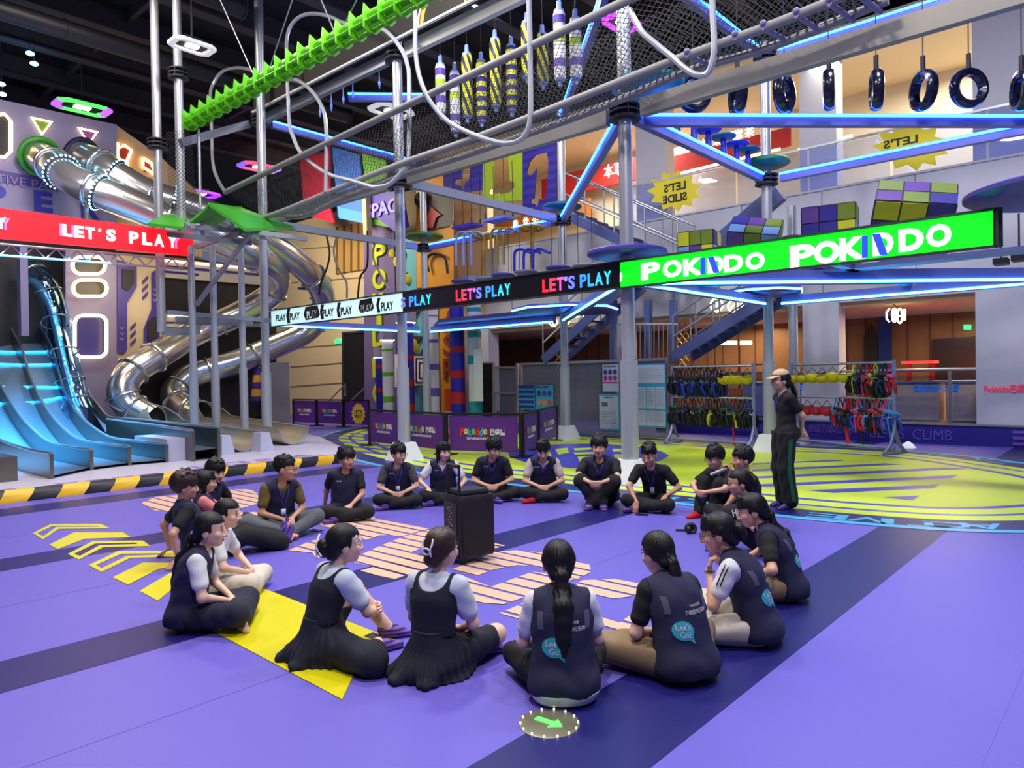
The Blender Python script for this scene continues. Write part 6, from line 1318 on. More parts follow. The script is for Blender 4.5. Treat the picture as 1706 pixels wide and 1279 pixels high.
def sdf_mesh(prims, h, post=None, floor=True):
    lo = np.full(3, 9.); hi = -lo
    for p in prims:
        if p[0] == 'E': c, r = p[1], max(p[3]); lo = np.minimum(lo, c-r); hi = np.maximum(hi, c+r)
        else:
            r = max(p[3], p[4]); lo = np.minimum(lo, np.minimum(p[1], p[2])-r); hi = np.maximum(hi, np.maximum(p[1], p[2])+r)
    lo -= .03; hi += .03
    if floor: lo[2] = max(lo[2], -.02)
    B = 8; nb = np.ceil((hi-lo)/(h*B)).astype(int); N = nb*B+1
    D = np.ones(N, np.float32); hd = h*B*.87
    gx = [np.arange(n) for n in nb]; bi = np.stack(np.meshgrid(*gx, indexing='ij'), -1).reshape(-1, 3); bc = lo+(bi+.5)*h*B
    pd = np.stack([np.linalg.norm(bc-p[1], axis=1)-max(p[3]) if p[0] == 'E' else
                   (lambda q, ba: np.linalg.norm(q-np.clip(q@ba/max(ba@ba, 1e-12), 0, 1)[:, None]*ba, axis=1)-max(p[3], p[4]))(bc-p[1], p[2]-p[1]) for p in prims], 1)
    mn = pd.min(1); act = np.where(mn < hd*1.15+.03)[0]
    l = np.arange(B+1)*h; loc = np.stack(np.meshgrid(l, l, l, indexing='ij'), -1).reshape(-1, 3)
    for i in act:
        pts = lo+bi[i]*h*B+loc; idx = np.where(pd[i] < hd*1.15+.06)[0]
        d = sdf_eval(prims, pts, idx)
        if post is not None: d = post(pts, d)
        if floor: d = np.maximum(d, .003-pts[:, 2])
        x, y, z = bi[i]*B; D[x:x+B+1, y:y+B+1, z:z+B+1] = d.reshape(B+1, B+1, B+1)
    Sg = D < 0
    c = np.zeros(N-1, np.int8)
    for a in (0, 1):
        for b in (0, 1):
            for e in (0, 1): c += Sg[a:N[0]-1+a, b:N[1]-1+b, e:N[2]-1+e]
    cells = np.argwhere((c > 0) & (c < 8))
    if not len(cells): return [], []
    cid = np.full(N-1, -1, np.int32); cid[tuple(cells.T)] = np.arange(len(cells))
    cor = [(a, b, e) for a in (0, 1) for b in (0, 1) for e in (0, 1)]; val = {q: D[cells[:, 0]+q[0], cells[:, 1]+q[1], cells[:, 2]+q[2]] for q in cor}
    acc = np.zeros((len(cells), 3)); cnt = np.zeros(len(cells))
    for q in cor:
        for ax in range(3):
            if q[ax] == 0:
                r = list(q); r[ax] = 1; r = tuple(r); v0, v1 = val[q], val[r]; m_ = (v0 < 0) != (v1 < 0)
                t = np.where(m_, v0/(v0-v1+1e-12*(v0 == v1)), 0); pt = np.array(q, float)+np.zeros((len(cells), 3)); pt[:, ax] += t
                acc[m_] += pt[m_]; cnt += m_
    verts = lo+(cells+acc/cnt[:, None])*h
    F = []
    for ax in range(3):
        o1, o2 = (ax+1) % 3, (ax+2) % 3; n = N.copy(); n[ax] -= 1
        s0 = [slice(None)]*3; s1 = [slice(None)]*3; s0[ax] = slice(0, -1); s1[ax] = slice(1, None)
        df = Sg[tuple(s0)] != Sg[tuple(s1)]; e = np.argwhere(df)
        e = e[(e[:, o1] > 0) & (e[:, o2] > 0) & (e[:, o1] < N[o1]-1) & (e[:, o2] < N[o2]-1)]
        if not len(e): continue
        ins = Sg[e[:, 0], e[:, 1], e[:, 2]]
        def cidx(d1, d2): q = e.copy(); q[:, o1] -= d1; q[:, o2] -= d2; return cid[q[:, 0], q[:, 1], q[:, 2]]
        quad = np.stack([cidx(1, 1), cidx(0, 1), cidx(0, 0), cidx(1, 0)], 1); quad[~ins] = quad[~ins][:, ::-1]; F.append(quad)
    F = np.concatenate(F); F = F[(F >= 0).all(1)]
    return verts, F
def cap(a, b, ra, rb=None, k=.03, ax=None, f=1.0): return ('C', np.array(a, float), np.array(b, float), ra, ra if rb is None else rb, k, None if ax is None else np.array(ax, float), f)
def ell(c, r, R=None, k=.03): return ('E', np.array(c, float), np.eye(3) if R is None else R, np.array(r, float), k)
def nrm(v): return v/(np.linalg.norm(v)+1e-9)
def ik(s, t, la, lb, pole):
    d = t-s; D_ = np.linalg.norm(d); 
    if D_ > (la+lb)*.995: t = s+d/D_*(la+lb)*.995; d = t-s; D_ = np.linalg.norm(d)
    x = (la*la-lb*lb+D_*D_)/(2*D_); y = math.sqrt(max(la*la-x*x, 0)); u_ = d/D_; pv = pole-u_*(pole@u_); return s+u_*x+nrm(pv)*y, t
def euler(yaw, pitch, roll):
    cy, sy = math.cos(yaw), math.sin(yaw); cp, sp = math.cos(pitch), math.sin(pitch); cr, sr = math.cos(roll), math.sin(roll)
    Z = np.array([[cy, sy, 0], [-sy, cy, 0], [0, 0, 1]]); Xm = np.array([[1, 0, 0], [0, cp, sp], [0, -sp, cp]]); Y = np.array([[cr, 0, sr], [0, 1, 0], [-sr, 0, cr]])
    return Z @ Xm @ Y      # yaw>0 turns to the right, pitch>0 looks down
def hand_prims(w, d, n, side, curl=.5, sc=1.0, spread=1.0):
    """side +1 right hand; d towards the fingers, n palm normal"""
    d = nrm(d); n = nrm(n-d*(n@d)); s = np.cross(d, n)*side*-1; out = []
    for i, (off, L) in enumerate(((.027, .95), (.009, 1.05), (-.009, 1.0), (-.026, .8))):
        kn = w+d*(.085-.004*abs(i-1.2))*sc+s*off*spread*sc; out.append(cap(w+d*.01+s*off*.6*sc, kn, .014*sc, .0115*sc, .012))
        p = kn; an = .0
        for j, sl in enumerate((.042, .027, .021)):
            an += curl*(.75, .9, .7)[j]*(1+.12*(i-1)); dd = d*math.cos(an)+n*math.sin(an); q = p+dd*sl*L*sc; out.append(cap(p, q, (.0098-.0008*j)*sc, (.009-.0008*j)*sc, .004)); p = q
    t0 = w+d*.022*sc+s*.024*sc; t1 = t0+(d*.028+s*.022+n*.012)*sc; t2 = t1+(d*.03+s*.006+n*.012)*sc; t3 = t2+(d*.022-s*.004+n*.008)*sc
    out += [cap(t0, t1, .0145*sc, .012*sc, .012), cap(t1, t2, .0115*sc, .0105*sc, .004), cap(t2, t3, .0105*sc, .0085*sc, .004)]
    return out
def mesh_obj(name, vf, mats, parent, extra=None, smooth_it=0):
    v, f = vf; m = MB(); off = pivot(parent)
    me = bpy.data.meshes.new(name); vs = [tuple(x) for x in v]; fs = [tuple(int(i) for i in q) for q in f]; mi = [0]*len(fs)
    if extra is not None:
        o = len(vs); vs += extra.v; fs += [tuple(i+o for i in q) for q in extra.f]; mi += [k+1 for k in extra.m]
    me.from_pydata(vs, [], fs)
    for q in (mats if isinstance(mats, list) else [mats]): me.materials.append(q)
    me.polygons.foreach_set('material_index', mi); me.polygons.foreach_set('use_smooth', [True]*len(me.polygons)); me.update()
    o = bpy.data.objects.new(name, me); COL.objects.link(o); o.parent = parent; PIV[o.name] = Vector((0, 0, 0)); return o
SKINS = [mat('skin_light', (230, 186, 160), .5), mat('skin_mid', (216, 166, 136), .5), mat('skin_tan', (200, 148, 118), .5)]
EYW = mat('eye_white', (226, 222, 218), .3); EYD = mat('eye_dark', (24, 16, 14), .2); LIP = mat('lip', (176, 96, 88), .5); BROW = mat('brow', (34, 26, 24), .7)
HAIR = {'black': mat('hair_black', (14, 12, 14), .5, spec=.35), 'brown': mat('hair_brown', (52, 32, 24), .42), 'redbrown': mat('hair_redbrown', (44, 18, 18), .42)}
CL = lambda n, c, **k: mat('cloth_'+n, c, .85, bump=.1, nscale=90, **k)
VEST = CL('vest_navy', (29, 31, 62)); TB = CL('black', (18, 18, 22)); TW = CL('white', (222, 222, 224)); TG = CL('grey', (70, 70, 74)); TO = CL('olive', (104, 90, 44)); TC = CL('cream_shirt', (196, 186, 172)); PINA = CL('pinafore', (19, 22, 38)); PNV = CL('navy_trouser', (24, 27, 48)); PKH = CL('khaki', (140, 118, 88)); PCR = CL('cream', (206, 196, 178)); PGY = CL('grey_jean', (86, 90, 94)); PIK = CL('pink', (226, 130, 130)); BLO = CL('blouse_pale', (198, 206, 220)); GRN_S = CL('green_stripe', (18, 84, 58))
SOCKP = stripe_mat('sock_violet_stripe', (52, 34, 96), (120, 84, 170), 36, 'Z', .85); SOCKR = CL('sock_red', (196, 24, 30)); SOCKB = CL('sock_black', (22, 22, 30)); SOCKV = stripe_mat('sock_lilac_stripe', (98, 70, 170), (44, 30, 92), 34, 'X', .85)
LANY = mat('lanyard_violet', (76, 50, 160), .7)
from mathutils.bvhtree import BVHTree
def person(label, px, head, look=(0, 0, 0), sc=.935, fem=False, lean=8, hunch=18, legs='cross', arms='lap', hair='short', hcol='black', skin=0, top=None, vest=True, legsw=None, socks=SOCKP, lanyard=False, glasses=False, back_print=False, chest=False, h=.0085, wide=1.0, group=None, extra=None, world=None, stand=False, tailpts=None, leg_kw=None, pin=False, hairclip=None, collar=None, bare=False, ftop=None, hemw=False):
    """head: world heading in degrees (0 away from the camera, 90 to the right, 180 to the camera)"""
    g = G(*px) if world is None else world; name = 'person'
    root = T(name, label, 'person', (g.x, g.y, 0), group or ('people seated in a circle' if not stand else None)); root.rotation_euler = (0, 0, -math.radians(head)); root.scale = (sc, sc, sc); PIV[root.name] = Vector((0, 0, 0))
    sh = (.155 if fem else .178)*wide; le = math.radians(lean); hu = math.radians(hunch)
    z0 = .105 if not stand else .93
    P0 = V3(0, 0, z0); ang = [le*.5, le+hu*.35, le+hu]; pts = [P0]
    for a, L in zip(ang, (.17, .17, .15)): pts.append(pts[-1]+V3(0, math.sin(a), math.cos(a))*L)
    pel, wai, che, nb_ = pts; fx = [V3(0, math.cos(a), -math.sin(a)) for a in ang]; spd = nrm(nb_-che)
    shc = nb_-spd*.045; SL = {1: shc+V3(sh, 0, 0), -1: shc+V3(-sh, 0, 0)}
    Rh = euler(*[math.radians(x) for x in look]); neck1 = nb_+nrm(spd*.5+V3(0, .35*math.sin(le+hu), .8))*.075; Hc = neck1+Rh @ V3(0, .022, .092)
    wm = (.95 if fem else 1.0)*wide; HS = 1.17
    def torso(i, k=.05, zmul=1.0):
        return [cap(pel+V3(.0, 0, .02), wai, (.142 if fem else .145)*wm+i, (.118 if fem else .132)*wm+i, k, fx[0], .72), cap(wai, che, (.118 if fem else .132)*wm+i, (.138 if fem else .15)*wm+i, k, fx[1], .7), cap(che, nb_-spd*.06, (.138 if fem else .15)*wm+i, .095+i, k, fx[2], .7),
                cap(SL[-1]+V3(.03, 0, -.012), SL[1]+V3(-.03, 0, -.012), .052+i, None, k)]
    def seat(i):
        return [ell(pel+V3(sx*.075, -.015, .0), (.105*wm+i, .12*wm+i, .1+i), k=.05) for sx in (-1, 1)]
    # legs
    LK = leg_kw or {}; kn = {}; an = {}; hp = {}; fd_ = {}
    for s in (1, -1):
        hip = pel+V3(.09*s, .03, -.005); hp[s] = hip; mode = legs if isinstance(legs, str) else legs[0 if s == 1 else 1]
        if mode == 'cross': t, pole, f = V3(-.13*s, .34+.05*(s < 0), .065+.035*(s > 0)), V3(s, .25, .12), V3(-.75*s, .35, -.06)
        elif mode == 'wide': t, pole, f = V3(-.02*s, .42+.04*(s < 0), .06), V3(s, .1, .14), V3(-.5*s, .7, 0)
        elif mode == 'up': t, pole, f = V3(.10*s, .40, .055), V3(.1*s, .3, 1), V3(.1*s, 1, -.12)
        elif mode == 'upx': t, pole, f = V3(-.07*s, .38, .055), V3(.75*s, .3, .9), V3(-.25*s, .9, -.1)
        elif mode == 'ext': t, pole, f = V3(.10*s, .79, .07), V3(.1*s, 0, 1), V3(.12*s, .35, .95)
        elif mode == 'side': t, pole, f = V3(.28*s, .02, .07), V3(.6*s, 1, .05), V3(.2*s, -.9, 0)
        elif mode == 'stand': t, pole, f = V3(.1*s, 0, .07), V3(0, 1, 0), V3(.2*s, 1, -.25)
        if s in LK or str(s) in LK: t, pole, f = [V3(*q) for q in LK[s]]
        la, lb = (.40, .39) if not stand else (.43, .42)
        kn[s], an[s] = ik(hip, t, la, lb, pole); fd_[s] = nrm(f)
    def leg_prims(i, k=.03, rm=1.0, upto=1.0):
        o = []
        for s in (1, -1):
            o.append(cap(hp[s], kn[s], .088*rm+i, .062*rm+i, k)); e = kn[s]+(an[s]-kn[s])*upto; o.append(cap(kn[s], e, .06*rm+i, (.06+(.042-.06)*upto)*rm+i, k))
        return o
    def foot(i):
        o = []
        for s in (1, -1):
            a = an[s]; up = nrm(V3(0, 0, 1)-fd_[s]*fd_[s][2]) if abs(fd_[s][2]) < .8 else V3(0, -1, 0)
            o += [cap(a+(kn[s]-a)*.18, a, .04+i, .036+i, .02), cap(a-fd_[s]*.03-up*.015, a+fd_[s]*.06-up*.02, .039+i, .042+i, .02), cap(a+fd_[s]*.06-up*.022, a+fd_[s]*.15-up*.028, .044+i, .033+i, .02, up, .85)]
        return o
    # arms
    el = {}; wr = {}; hd = {}; pn = {}; cu = {}
    for s in (1, -1):
        mode = arms if isinstance(arms, str) else arms[0 if s == 1 else 1]; S0 = SL[s]; cu[s] = .55
        if isinstance(mode, tuple): t, pole, d, n = [V3(*q) for q in mode[:4]]; cu[s] = mode[4] if len(mode) > 4 else .55
        elif mode == 'lap': t, pole, d, n = V3(.05*s, .30, .19), V3(s*.8, -.5, -.2), V3(-.75*s, .55, -.25), V3(-.2*s, -.3, -.9)
        elif mode == 'clasp': t, pole, d, n = V3(.065*s, .33, .21), V3(s*.9, -.4, -.3), V3(-.8*s, .5, -.2), V3(-.55*s, -.5, -.3); cu[s] = .9
        elif mode == 'knee': t, pole, d, n = kn[s]+V3(-.06*s, -.06, .085), V3(s*.8, -.6, -.2), V3(-.1*s, .8, -.5), V3(0, -.2, -1)
        elif mode == 'back': t, pole, d, n = V3(.27*s, -.24, .09), V3(s*.4, -.7, .3), V3(.3*s, -.75, -.55), V3(0, -.3, -1); cu[s] = .1
        elif mode == 'hugknee': t, pole, d, n = V3(.06*s, .47, .33), V3(s, -.1, -.2), V3(-.9*s, .2, -.2), V3(-.2*s, -1, 0); cu[s] = .7
        elif mode == 'behind': t, pole, d, n = V3(.04*s, -.17, z0+.02), V3(s, -.7, 0), V3(-.8*s, -.1, -.5), V3(0, -1, 0); cu[s] = .8
        el[s], wr[s] = ik(S0, t, .27, .245, pole); hd[s] = d; pn[s] = n
    def arm_prims(i, f0=0.0, f1=1.0, fore=True):
        o = []
        for s in (1, -1):
            a = SL[s]+V3(-.012*s, 0, -.012); o.append(cap(a, a+(el[s]-a)*f1, .05+i, .05+(.04-.05)*f1+i, .03))
            if fore: o.append(cap(el[s], wr[s], .039+i, .026+i, .02))
        return o
    # ---- body
    pr = torso(-.022)+seat(-.02)+leg_prims(-.012 if legsw is not None else 0)+arm_prims(-.004)+foot(-.006)
    pr += [cap(nb_-spd*.05, neck1+(Hc-neck1)*.35, .056 if not fem else .05, .05 if not fem else .045, .03)]
    for s in (1, -1): pr += hand_prims(wr[s]-nrm(hd[s])*.005, hd[s], pn[s], s, cu[s], .98 if not fem else .9)
    def HL(x, y, z): return Hc+Rh @ V3(x, y, z)*HS
    hp_ = [ell(HL(0, -.006, .022), (.073, .09, .086), Rh, .02), ell(HL(0, .028, -.045), (.057, .062, .066), Rh, .03), ell(HL(0, .055, -.088), (.026, .026, .022), Rh, .02), cap(HL(0, .084, .008), HL(0, .103, -.036), .009, .0125, .012), ell(HL(.014, .091, -.038), (.009, .01, .008), Rh, .008), ell(HL(-.014, .091, -.038), (.009, .01, .008), Rh, .008)]
    for s in (1, -1): hp_ += [ell(HL(.072*s, -.008, -.018), (.01, .02, .03), Rh, .008), ell(HL(.04*s, .06, -.03), (.02, .022, .02), Rh, .02)]
    def socket(pts, d):
        for s in (1, -1): d = np.maximum(d, -(np.linalg.norm(pts-HL(.032*s, .1, 0.0), axis=1)-.0165)*.5) if False else d
        return d
    hp_ = [(q[0], q[1], q[2], q[3]*HS, q[4]) if q[0] == 'E' else (q[0], q[1], q[2], q[3]*HS, q[4]*HS)+q[5:] for q in hp_]
    pr += hp_
    fx_ = MB(); Mh = Matrix(Rh.tolist())
    for s in (1, -1):
        fx_.ball(HL(.031*s, .0795, -.001), (.0135, .008, .0065), Mh, 10, 0); fx_.ball(HL(.031*s, .0862, -.001), (.006, .0035, .006), Mh, 8, 1)
        fx_.tube([HL(.016*s, .087, .019), HL(.032*s, .087, .0245), HL(.048*s, .078, .02)], [.0028, .0035, .002], 6, 3)
        fx_.tube([HL(.018*s, .087, .005), HL(.031*s, .0885, .0085), HL(.044*s, .082, .005)], .0022, 5, 1)
    fx_.ball(HL(0, .0855, -.066), (.02, .009, .0035), Mh, 10, 2); fx_.ball(HL(0, .084, -.073), (.016, .009, .0045), Mh, 10, 2)
    body = mesh_obj('body', sdf_mesh(pr, h*.82), [SKINS[skin], EYW, EYD, LIP, BROW], root, fx_)
    # ---- clothes
    neckc = nb_+fx[2]*.035+spd*.03
    def neckcut(r): return lambda p, d: np.maximum(d, r-np.linalg.norm((p-neckc), axis=1))
    objs = {}
    if top is not None:
        hem = (pel[2]-.03) if not stand else pel[2]-.1
        def post(p, d):
            d = np.maximum(d, .062-np.linalg.norm(p-neckc, axis=1)); d = np.maximum(d, hem-p[:, 2]); return d+.002*np.sin(p[:, 2]*60+p[:, 0]*35)
        objs['top'] = mesh_obj(ftop or 'shirt', sdf_mesh(torso(.006)+arm_prims(.016 if not pin else .022, f1=.62, fore=False)+(seat(.004) if stand else []), h, post), top, root)
    if hemw: mesh_obj('tee_hem', sdf_mesh([ell(pel+V3(0, -.02, -.02), (.19*wm, .155*wm, .125), k=.05)]+seat(.022), h, lambda p, d: np.maximum(np.maximum(d, p[:, 2]-.075), .012-p[:, 2])), top, root)
    if vest and not pin:
        hem = pel[2]-.06 if not hemw else .06
        def post(p, d):
            q = p-nb_; d = np.maximum(d, .078-np.linalg.norm(p-neckc-fx[2]*.03, axis=1)); d = np.maximum(d, hem-p[:, 2])
            fr = q@fx[2]; vn = np.abs(p[:, 0])*1.9+(p-che)@spd*-1+.0; d = np.maximum(d, np.where(fr > .02, (.10-np.abs(p[:, 0])*2.2-(nb_-p)@spd)*.4, -1))
            for s in (1, -1): d = np.maximum(d, .072-np.linalg.norm((p-SL[s]-V3(.035*s, 0, -.035))*np.array([1., .9, .7]), axis=1))
            return d+.0025*np.sin(p[:, 2]*42+np.sin(p[:, 0]*22)*2)
        objs['vest'] = mesh_obj('vest', sdf_mesh(torso(.024)+[cap(che-spd*.02, pel+V3(0, -.01, -.02), .148*wm+.022, .17*wm+.022, .05, fx[1], .74), ell(pel+V3(0, -.02, -.02), (.185*wm, .15*wm, .12), k=.05)]+seat(.018), h, post), VEST, root)
        if collar is not False:
            m = MB(); a0 = nb_+spd*.02
            m.tube([tuple(a0+V3(math.sin(t_)*.075, 0, 0)+fx[2]*(-.055*math.cos(t_)+.012)+spd*(.012-.03*(1-math.cos(t_))*.5)) for t_ in np.linspace(-2.1, 2.1, 15)], .014, 8); mesh_obj('collar', (np.array(m.v), m.f), VEST if collar is None else collar, root)
    if pin:
        zc = che+spd*.075
        def post(p, d):
            hgt = (p-zc)@spd; ax_ = np.abs(p[:, 0]); d = np.maximum(d, np.where(hgt > -.03, .085-np.sqrt((ax_*.86)**2+np.minimum(hgt-.055, 0)**2), -1)); d = np.maximum(d, np.where(hgt > -.02, ax_-.128, -1)); d = np.maximum(d, np.where(hgt > -.12, ax_-.16, -1)); return d
        objs['vest'] = mesh_obj('pinafore_top', sdf_mesh(torso(.02)+[], h, lambda p, d: np.maximum(post(p, d), (wai[2]-.02)-p[:, 2])), PINA, root)
        skp = [cap(wai-V3(0, 0, .0), pel+V3(0, .02, -.02), .122, .18, .06), cap(pel+V3(0, .02, -.03), V3(0, .03, .02), .18, .24, .06, V3(0, 0, 1), .4)]
        for s in (1, -1): skp.append(cap(hp[s], hp[s]+(kn[s]-hp[s])*(.8 if legs == 'cross' else .62), .108, .085, .06))
        if isinstance(legs, tuple): skp.append(cap(hp[1], kn[1], .108, .09, .06)); skp.append(cap(kn[1], kn[1]+(an[1]-kn[1])*.6, .088, .07, .06))
        for q in (V3(-.24, -.1, .02), V3(.06, -.2, .02), V3(-.14, -.2, .02)): skp.append(cap(V3(0, 0, .1), q, .12, .05, .08, V3(0, 0, 1), .7))
        def pl(p, d): a = np.arctan2(p[:, 1]-.02, p[:, 0]); fall = np.clip((wai[2]-p[:, 2])/.2, 0, 1); return np.maximum(d+.007*np.sin(a*26+np.sin(p[:, 2]*20))*fall, p[:, 2]-wai[2]-.01)
        mesh_obj('pleated_skirt', sdf_mesh(skp, h, pl), PINA, root)
    if legsw is not None:
        mt, infl = legsw if isinstance(legsw, tuple) else (legsw, .012)
        def post(p, d):
            d = np.maximum(d, np.where(p[:, 1] < .06+max(0, wai[1]), p[:, 2]-(pel[2]+.075), -1)) if not stand else np.maximum(d, p[:, 2]-(pel[2]+.02)); return d+.0035*np.sin(p[:, 0]*38+p[:, 1]*31+p[:, 2]*27)
        lp = torso(.0)[:1]+seat(.004)+leg_prims(infl, upto=.92 if not stand else .97)
        if infl > .02:
            for s in (1, -1): lp.append(cap(kn[s], kn[s]+(an[s]-kn[s])*.93, .06+infl, .062+infl*1.1, .03))
        objs['trousers'] = mesh_obj('trousers', sdf_mesh(lp, h, post), mt, root)
    if socks is not None: mesh_obj('socks', sdf_mesh(foot(.003), h*.9), socks, root)
    # ---- hair
    strand = lambda p, d, a=.0035: d+a*np.sin(np.arctan2((p-Hc)@Rh[:, 0], (p-Hc)@Rh[:, 1]+.02)*34+np.sin(((p-Hc)@Rh[:, 2])*60))
    def loc(p): q = (p-Hc) @ Rh/HS; return q[:, 0], q[:, 1], q[:, 2]
    hpz = []; hl = .045; back = -.07
    if hair in ('short', 'mop', 'crop'):
        gq = {'short': 0, 'mop': .008, 'crop': -.006}[hair]
        hpz = [ell(HL(0, -.014, .036), (.086+gq, .104+gq, .096+gq), Rh, .02)]
        rnd = random.Random(int(px[0])*7+3)
        for k in range(16 if hair != 'crop' else 7):
            a = -1.25+2.5*k/15+rnd.uniform(-.08, .08); x, y = math.sin(a), math.cos(a); L = rnd.uniform(-.014, .016) if hair != 'crop' else -.02
            hpz.append(cap(HL(x*.055, y*.05-.01, .1+gq), HL(x*.078, y*.092-.006, .052-L), .017, .008, .012))
        for k in range(16): a = rnd.uniform(0, 6.28); b = rnd.uniform(.3, 1); hpz.append(cap(HL(.045*b*math.sin(a), .05*b*math.cos(a)-.01, .1), HL(.075*b*math.sin(a+.5), .09*b*math.cos(a+.5)-.012, .142+gq-.05*b*b+rnd.uniform(-.008, .008)), .024, .012, .016))
        def post(p, d):
            x, y, z = loc(p); d = np.maximum(d, np.where(y > .0, (hl-.024+.014*np.sin(x*75+px[0])+.009*np.sin(x*190+px[1])-z)+np.clip(.03-y, 0, 1)*-1.6, -1)*.6); d = np.maximum(d, np.where(y < .035, (-.028-np.clip(-y, 0, .06)*.75-z), -1)); return strand(p, d, .004)
    elif hair == 'bob':
        hpz = [ell(HL(0, -.012, .028), (.085, .1, .09), Rh, .02), cap(HL(.06, -.02, .0), HL(.066, .0, -.09), .034, .03, .03), cap(HL(-.06, -.02, .0), HL(-.066, .0, -.09), .034, .03, .03), cap(HL(0, -.06, 0), HL(0, -.06, -.095), .055, .045, .04, Rh[:, 1], .7)]
        for k in range(9): a = -.9+1.8*k/8; hpz.append(cap(HL(math.sin(a)*.05, math.cos(a)*.06, .095), HL(math.sin(a)*.074, math.cos(a)*.09-.002, .03), .015, .009, .01))
        def post(p, d): x, y, z = loc(p); return strand(np.array(p), np.maximum(d, np.where((y > .045) & (z < .025), .02, -1)))
    else:
        hpz = [ell(HL(0, -.01, .028), (.08, .098, .088), Rh, .02), cap(HL(.058, -.02, .01), HL(.03, -.07, -.06), .03, .03, .03), cap(HL(-.058, -.02, .01), HL(-.03, -.07, -.06), .03, .03, .03), cap(HL(0, -.06, .0), HL(0, -.072, -.06), .05, .035, .04)]
        if 'bang' in hair:
            for k in range(7): a = -.8+1.6*k/6; hpz.append(cap(HL(math.sin(a)*.05, math.cos(a)*.06, .095), HL(math.sin(a)*.073, math.cos(a)*.088, .035), .014, .008, .01))
        if 'bun' in hair: hpz += [ell(HL(0, -.12, -.02), (.042, .036, .055), Rh, .012)]
        if 'tail' in hair:
            base = HL(0, -.098, -.02 if 'low' in hair else .0); L = .40 if 'long' in hair else .2
            tp = [base, base+V3(0, -.035, -.05)]
            for q in range(1, 6):
                z = tp[1][2]-L*q/5; f = np.clip((nb_[2]-z)/.5, 0, 1); spine = (pel+(nb_-pel)*np.clip((z-pel[2])/(nb_[2]-pel[2]), 0, 1)); tp.append(V3(base[0]*(1-f)+(tailpts or 0)*f, min(spine[1]-.155, tp[1][1]+.02) if z < nb_[2]-.02 else tp[-1][1]-.01, z))
            w = [.022, .034, .05, .056, .052, .042, .02] if 'long' in hair else [.022, .03, .036, .036, .03, .022, .012]
            for q in range(6): hpz.append(cap(tp[q], tp[q+1], w[q], w[q+1], .02, V3(0, 1, 0), .62))
        def post(p, d): x, y, z = loc(p); d = np.maximum(d, np.where((y > .03) & (z < hl-(.0 if 'bang' not in hair else .02)), .03, -1)); return strand(p, d, .0022)+.002*np.sin(p[:, 0]*180)*(p[:, 2] < Hc[2]-.12)
    hpz = [(q[0], q[1], q[2], q[3]*HS, q[4]) if q[0] == 'E' else q for q in hpz]
    hm = mesh_obj('hair', sdf_mesh(hpz, h*.85, post), HAIR[hcol], root)
    def small(nm, m, mt): return mesh_obj(nm, (np.array(m.v), m.f), mt, root)
    if 'tail' in hair and hairclip is None: hairclip = 'tie'
    if hairclip:
        m = MB()
        if hairclip == 'tie': m.torus(HL(0, -.102, -.022 if 'low' in hair else -.004), .026, .009, Mh @ Matrix.Rotation(1.2, 3, 'X'), 16, 8); small('hair_tie', m, BLACK)
        elif hairclip == 'white': m.torus(HL(0, -.105, -.022), .028, .007, Mh @ Matrix.Rotation(1.2, 3, 'X'), 16, 8); small('hair_tie', m, WHITE)
        elif hairclip == 'red': m.ball(HL(.02, -.1, .03), (.03, .02, .03), Mh, 12); m.torus(HL(.02, -.108, .03), .022, .01, Mh @ Matrix.Rotation(1.57, 3, 'X'), 14, 8); small('hair_scrunchie', m, REDP)
        elif hairclip == 'claw':
            for s in (-1, 1): m.tube(bez([HL(.028*s, -.105, .06), HL(.034*s, -.118, .03), HL(.026*s, -.125, .0), HL(.03*s, -.118, -.03)], 5), .006, 6)
            m.tube(bez([HL(-.03, -.118, .0), HL(0, -.128, .012), HL(.03, -.118, .0)], 5), .006, 6); m.tube(bez([HL(-.03, -.118, -.012), HL(0, -.126, -.02), HL(.03, -.118, -.012)], 5), .006, 6); small('claw_clip', m, WHITE)
        elif hairclip == 'bow':
            m.tube(bez([HL(-.03, -.135, .055), HL(0, -.155, .02), HL(.0, -.158, -.02), HL(-.02, -.15, -.075)], 5), .007, 6); m.tube(bez([HL(.04, -.135, -.06), HL(0, -.158, -.01), HL(-.03, -.15, -.01)], 5), .007, 6); m.tube(bez([HL(.075, .055, .055), HL(.079, .045, .03), HL(.074, .06, .0)], 4), .006, 6); small('hair_clips', m, WHITE)
    if glasses:
        m = MB()
        for s in (1, -1):
            m.torus(HL(.033*s, .1, -.003), .023, .0022, Mh @ Matrix.Rotation(math.pi/2, 3, 'X'), 18, 5); m.tube([HL(.055*s, .098, .003), HL(.078*s, .02, .0), HL(.079*s, -.01, -.01)], .002, 5)
        m.tube([HL(-.011, .102, .001), HL(.011, .102, .001)], .002, 5); small('glasses', m, BLACK)
    # ---- things draped on the clothes
    key = 'vest' if 'vest' in objs else 'top'
    def caster(o):
        me = o.data; return BVHTree.FromPolygons([v.co for v in me.vertices], [p.vertices for p in me.polygons])
    bv = caster(objs[key]) if key in objs else None
    def cast(x, z, front=True, lift=.004):
        o = Vector((x, .8 if front else -.8, z)); r = bv.ray_cast(o, Vector((0, -1 if front else 1, 0)))
        return None if r[0] is None else r[0]+r[1]*lift
    def drape(src, front, mt, nm):
        vs = []
        for (x, y, z) in src.v:
            c = cast(x, z, front, .003+y)
            if c is None: c = Vector((x, (.1 if front else -.12), z))
            vs.append(tuple(c))
        return mesh_obj(nm, (np.array(vs), src.f), mt, objs[key])
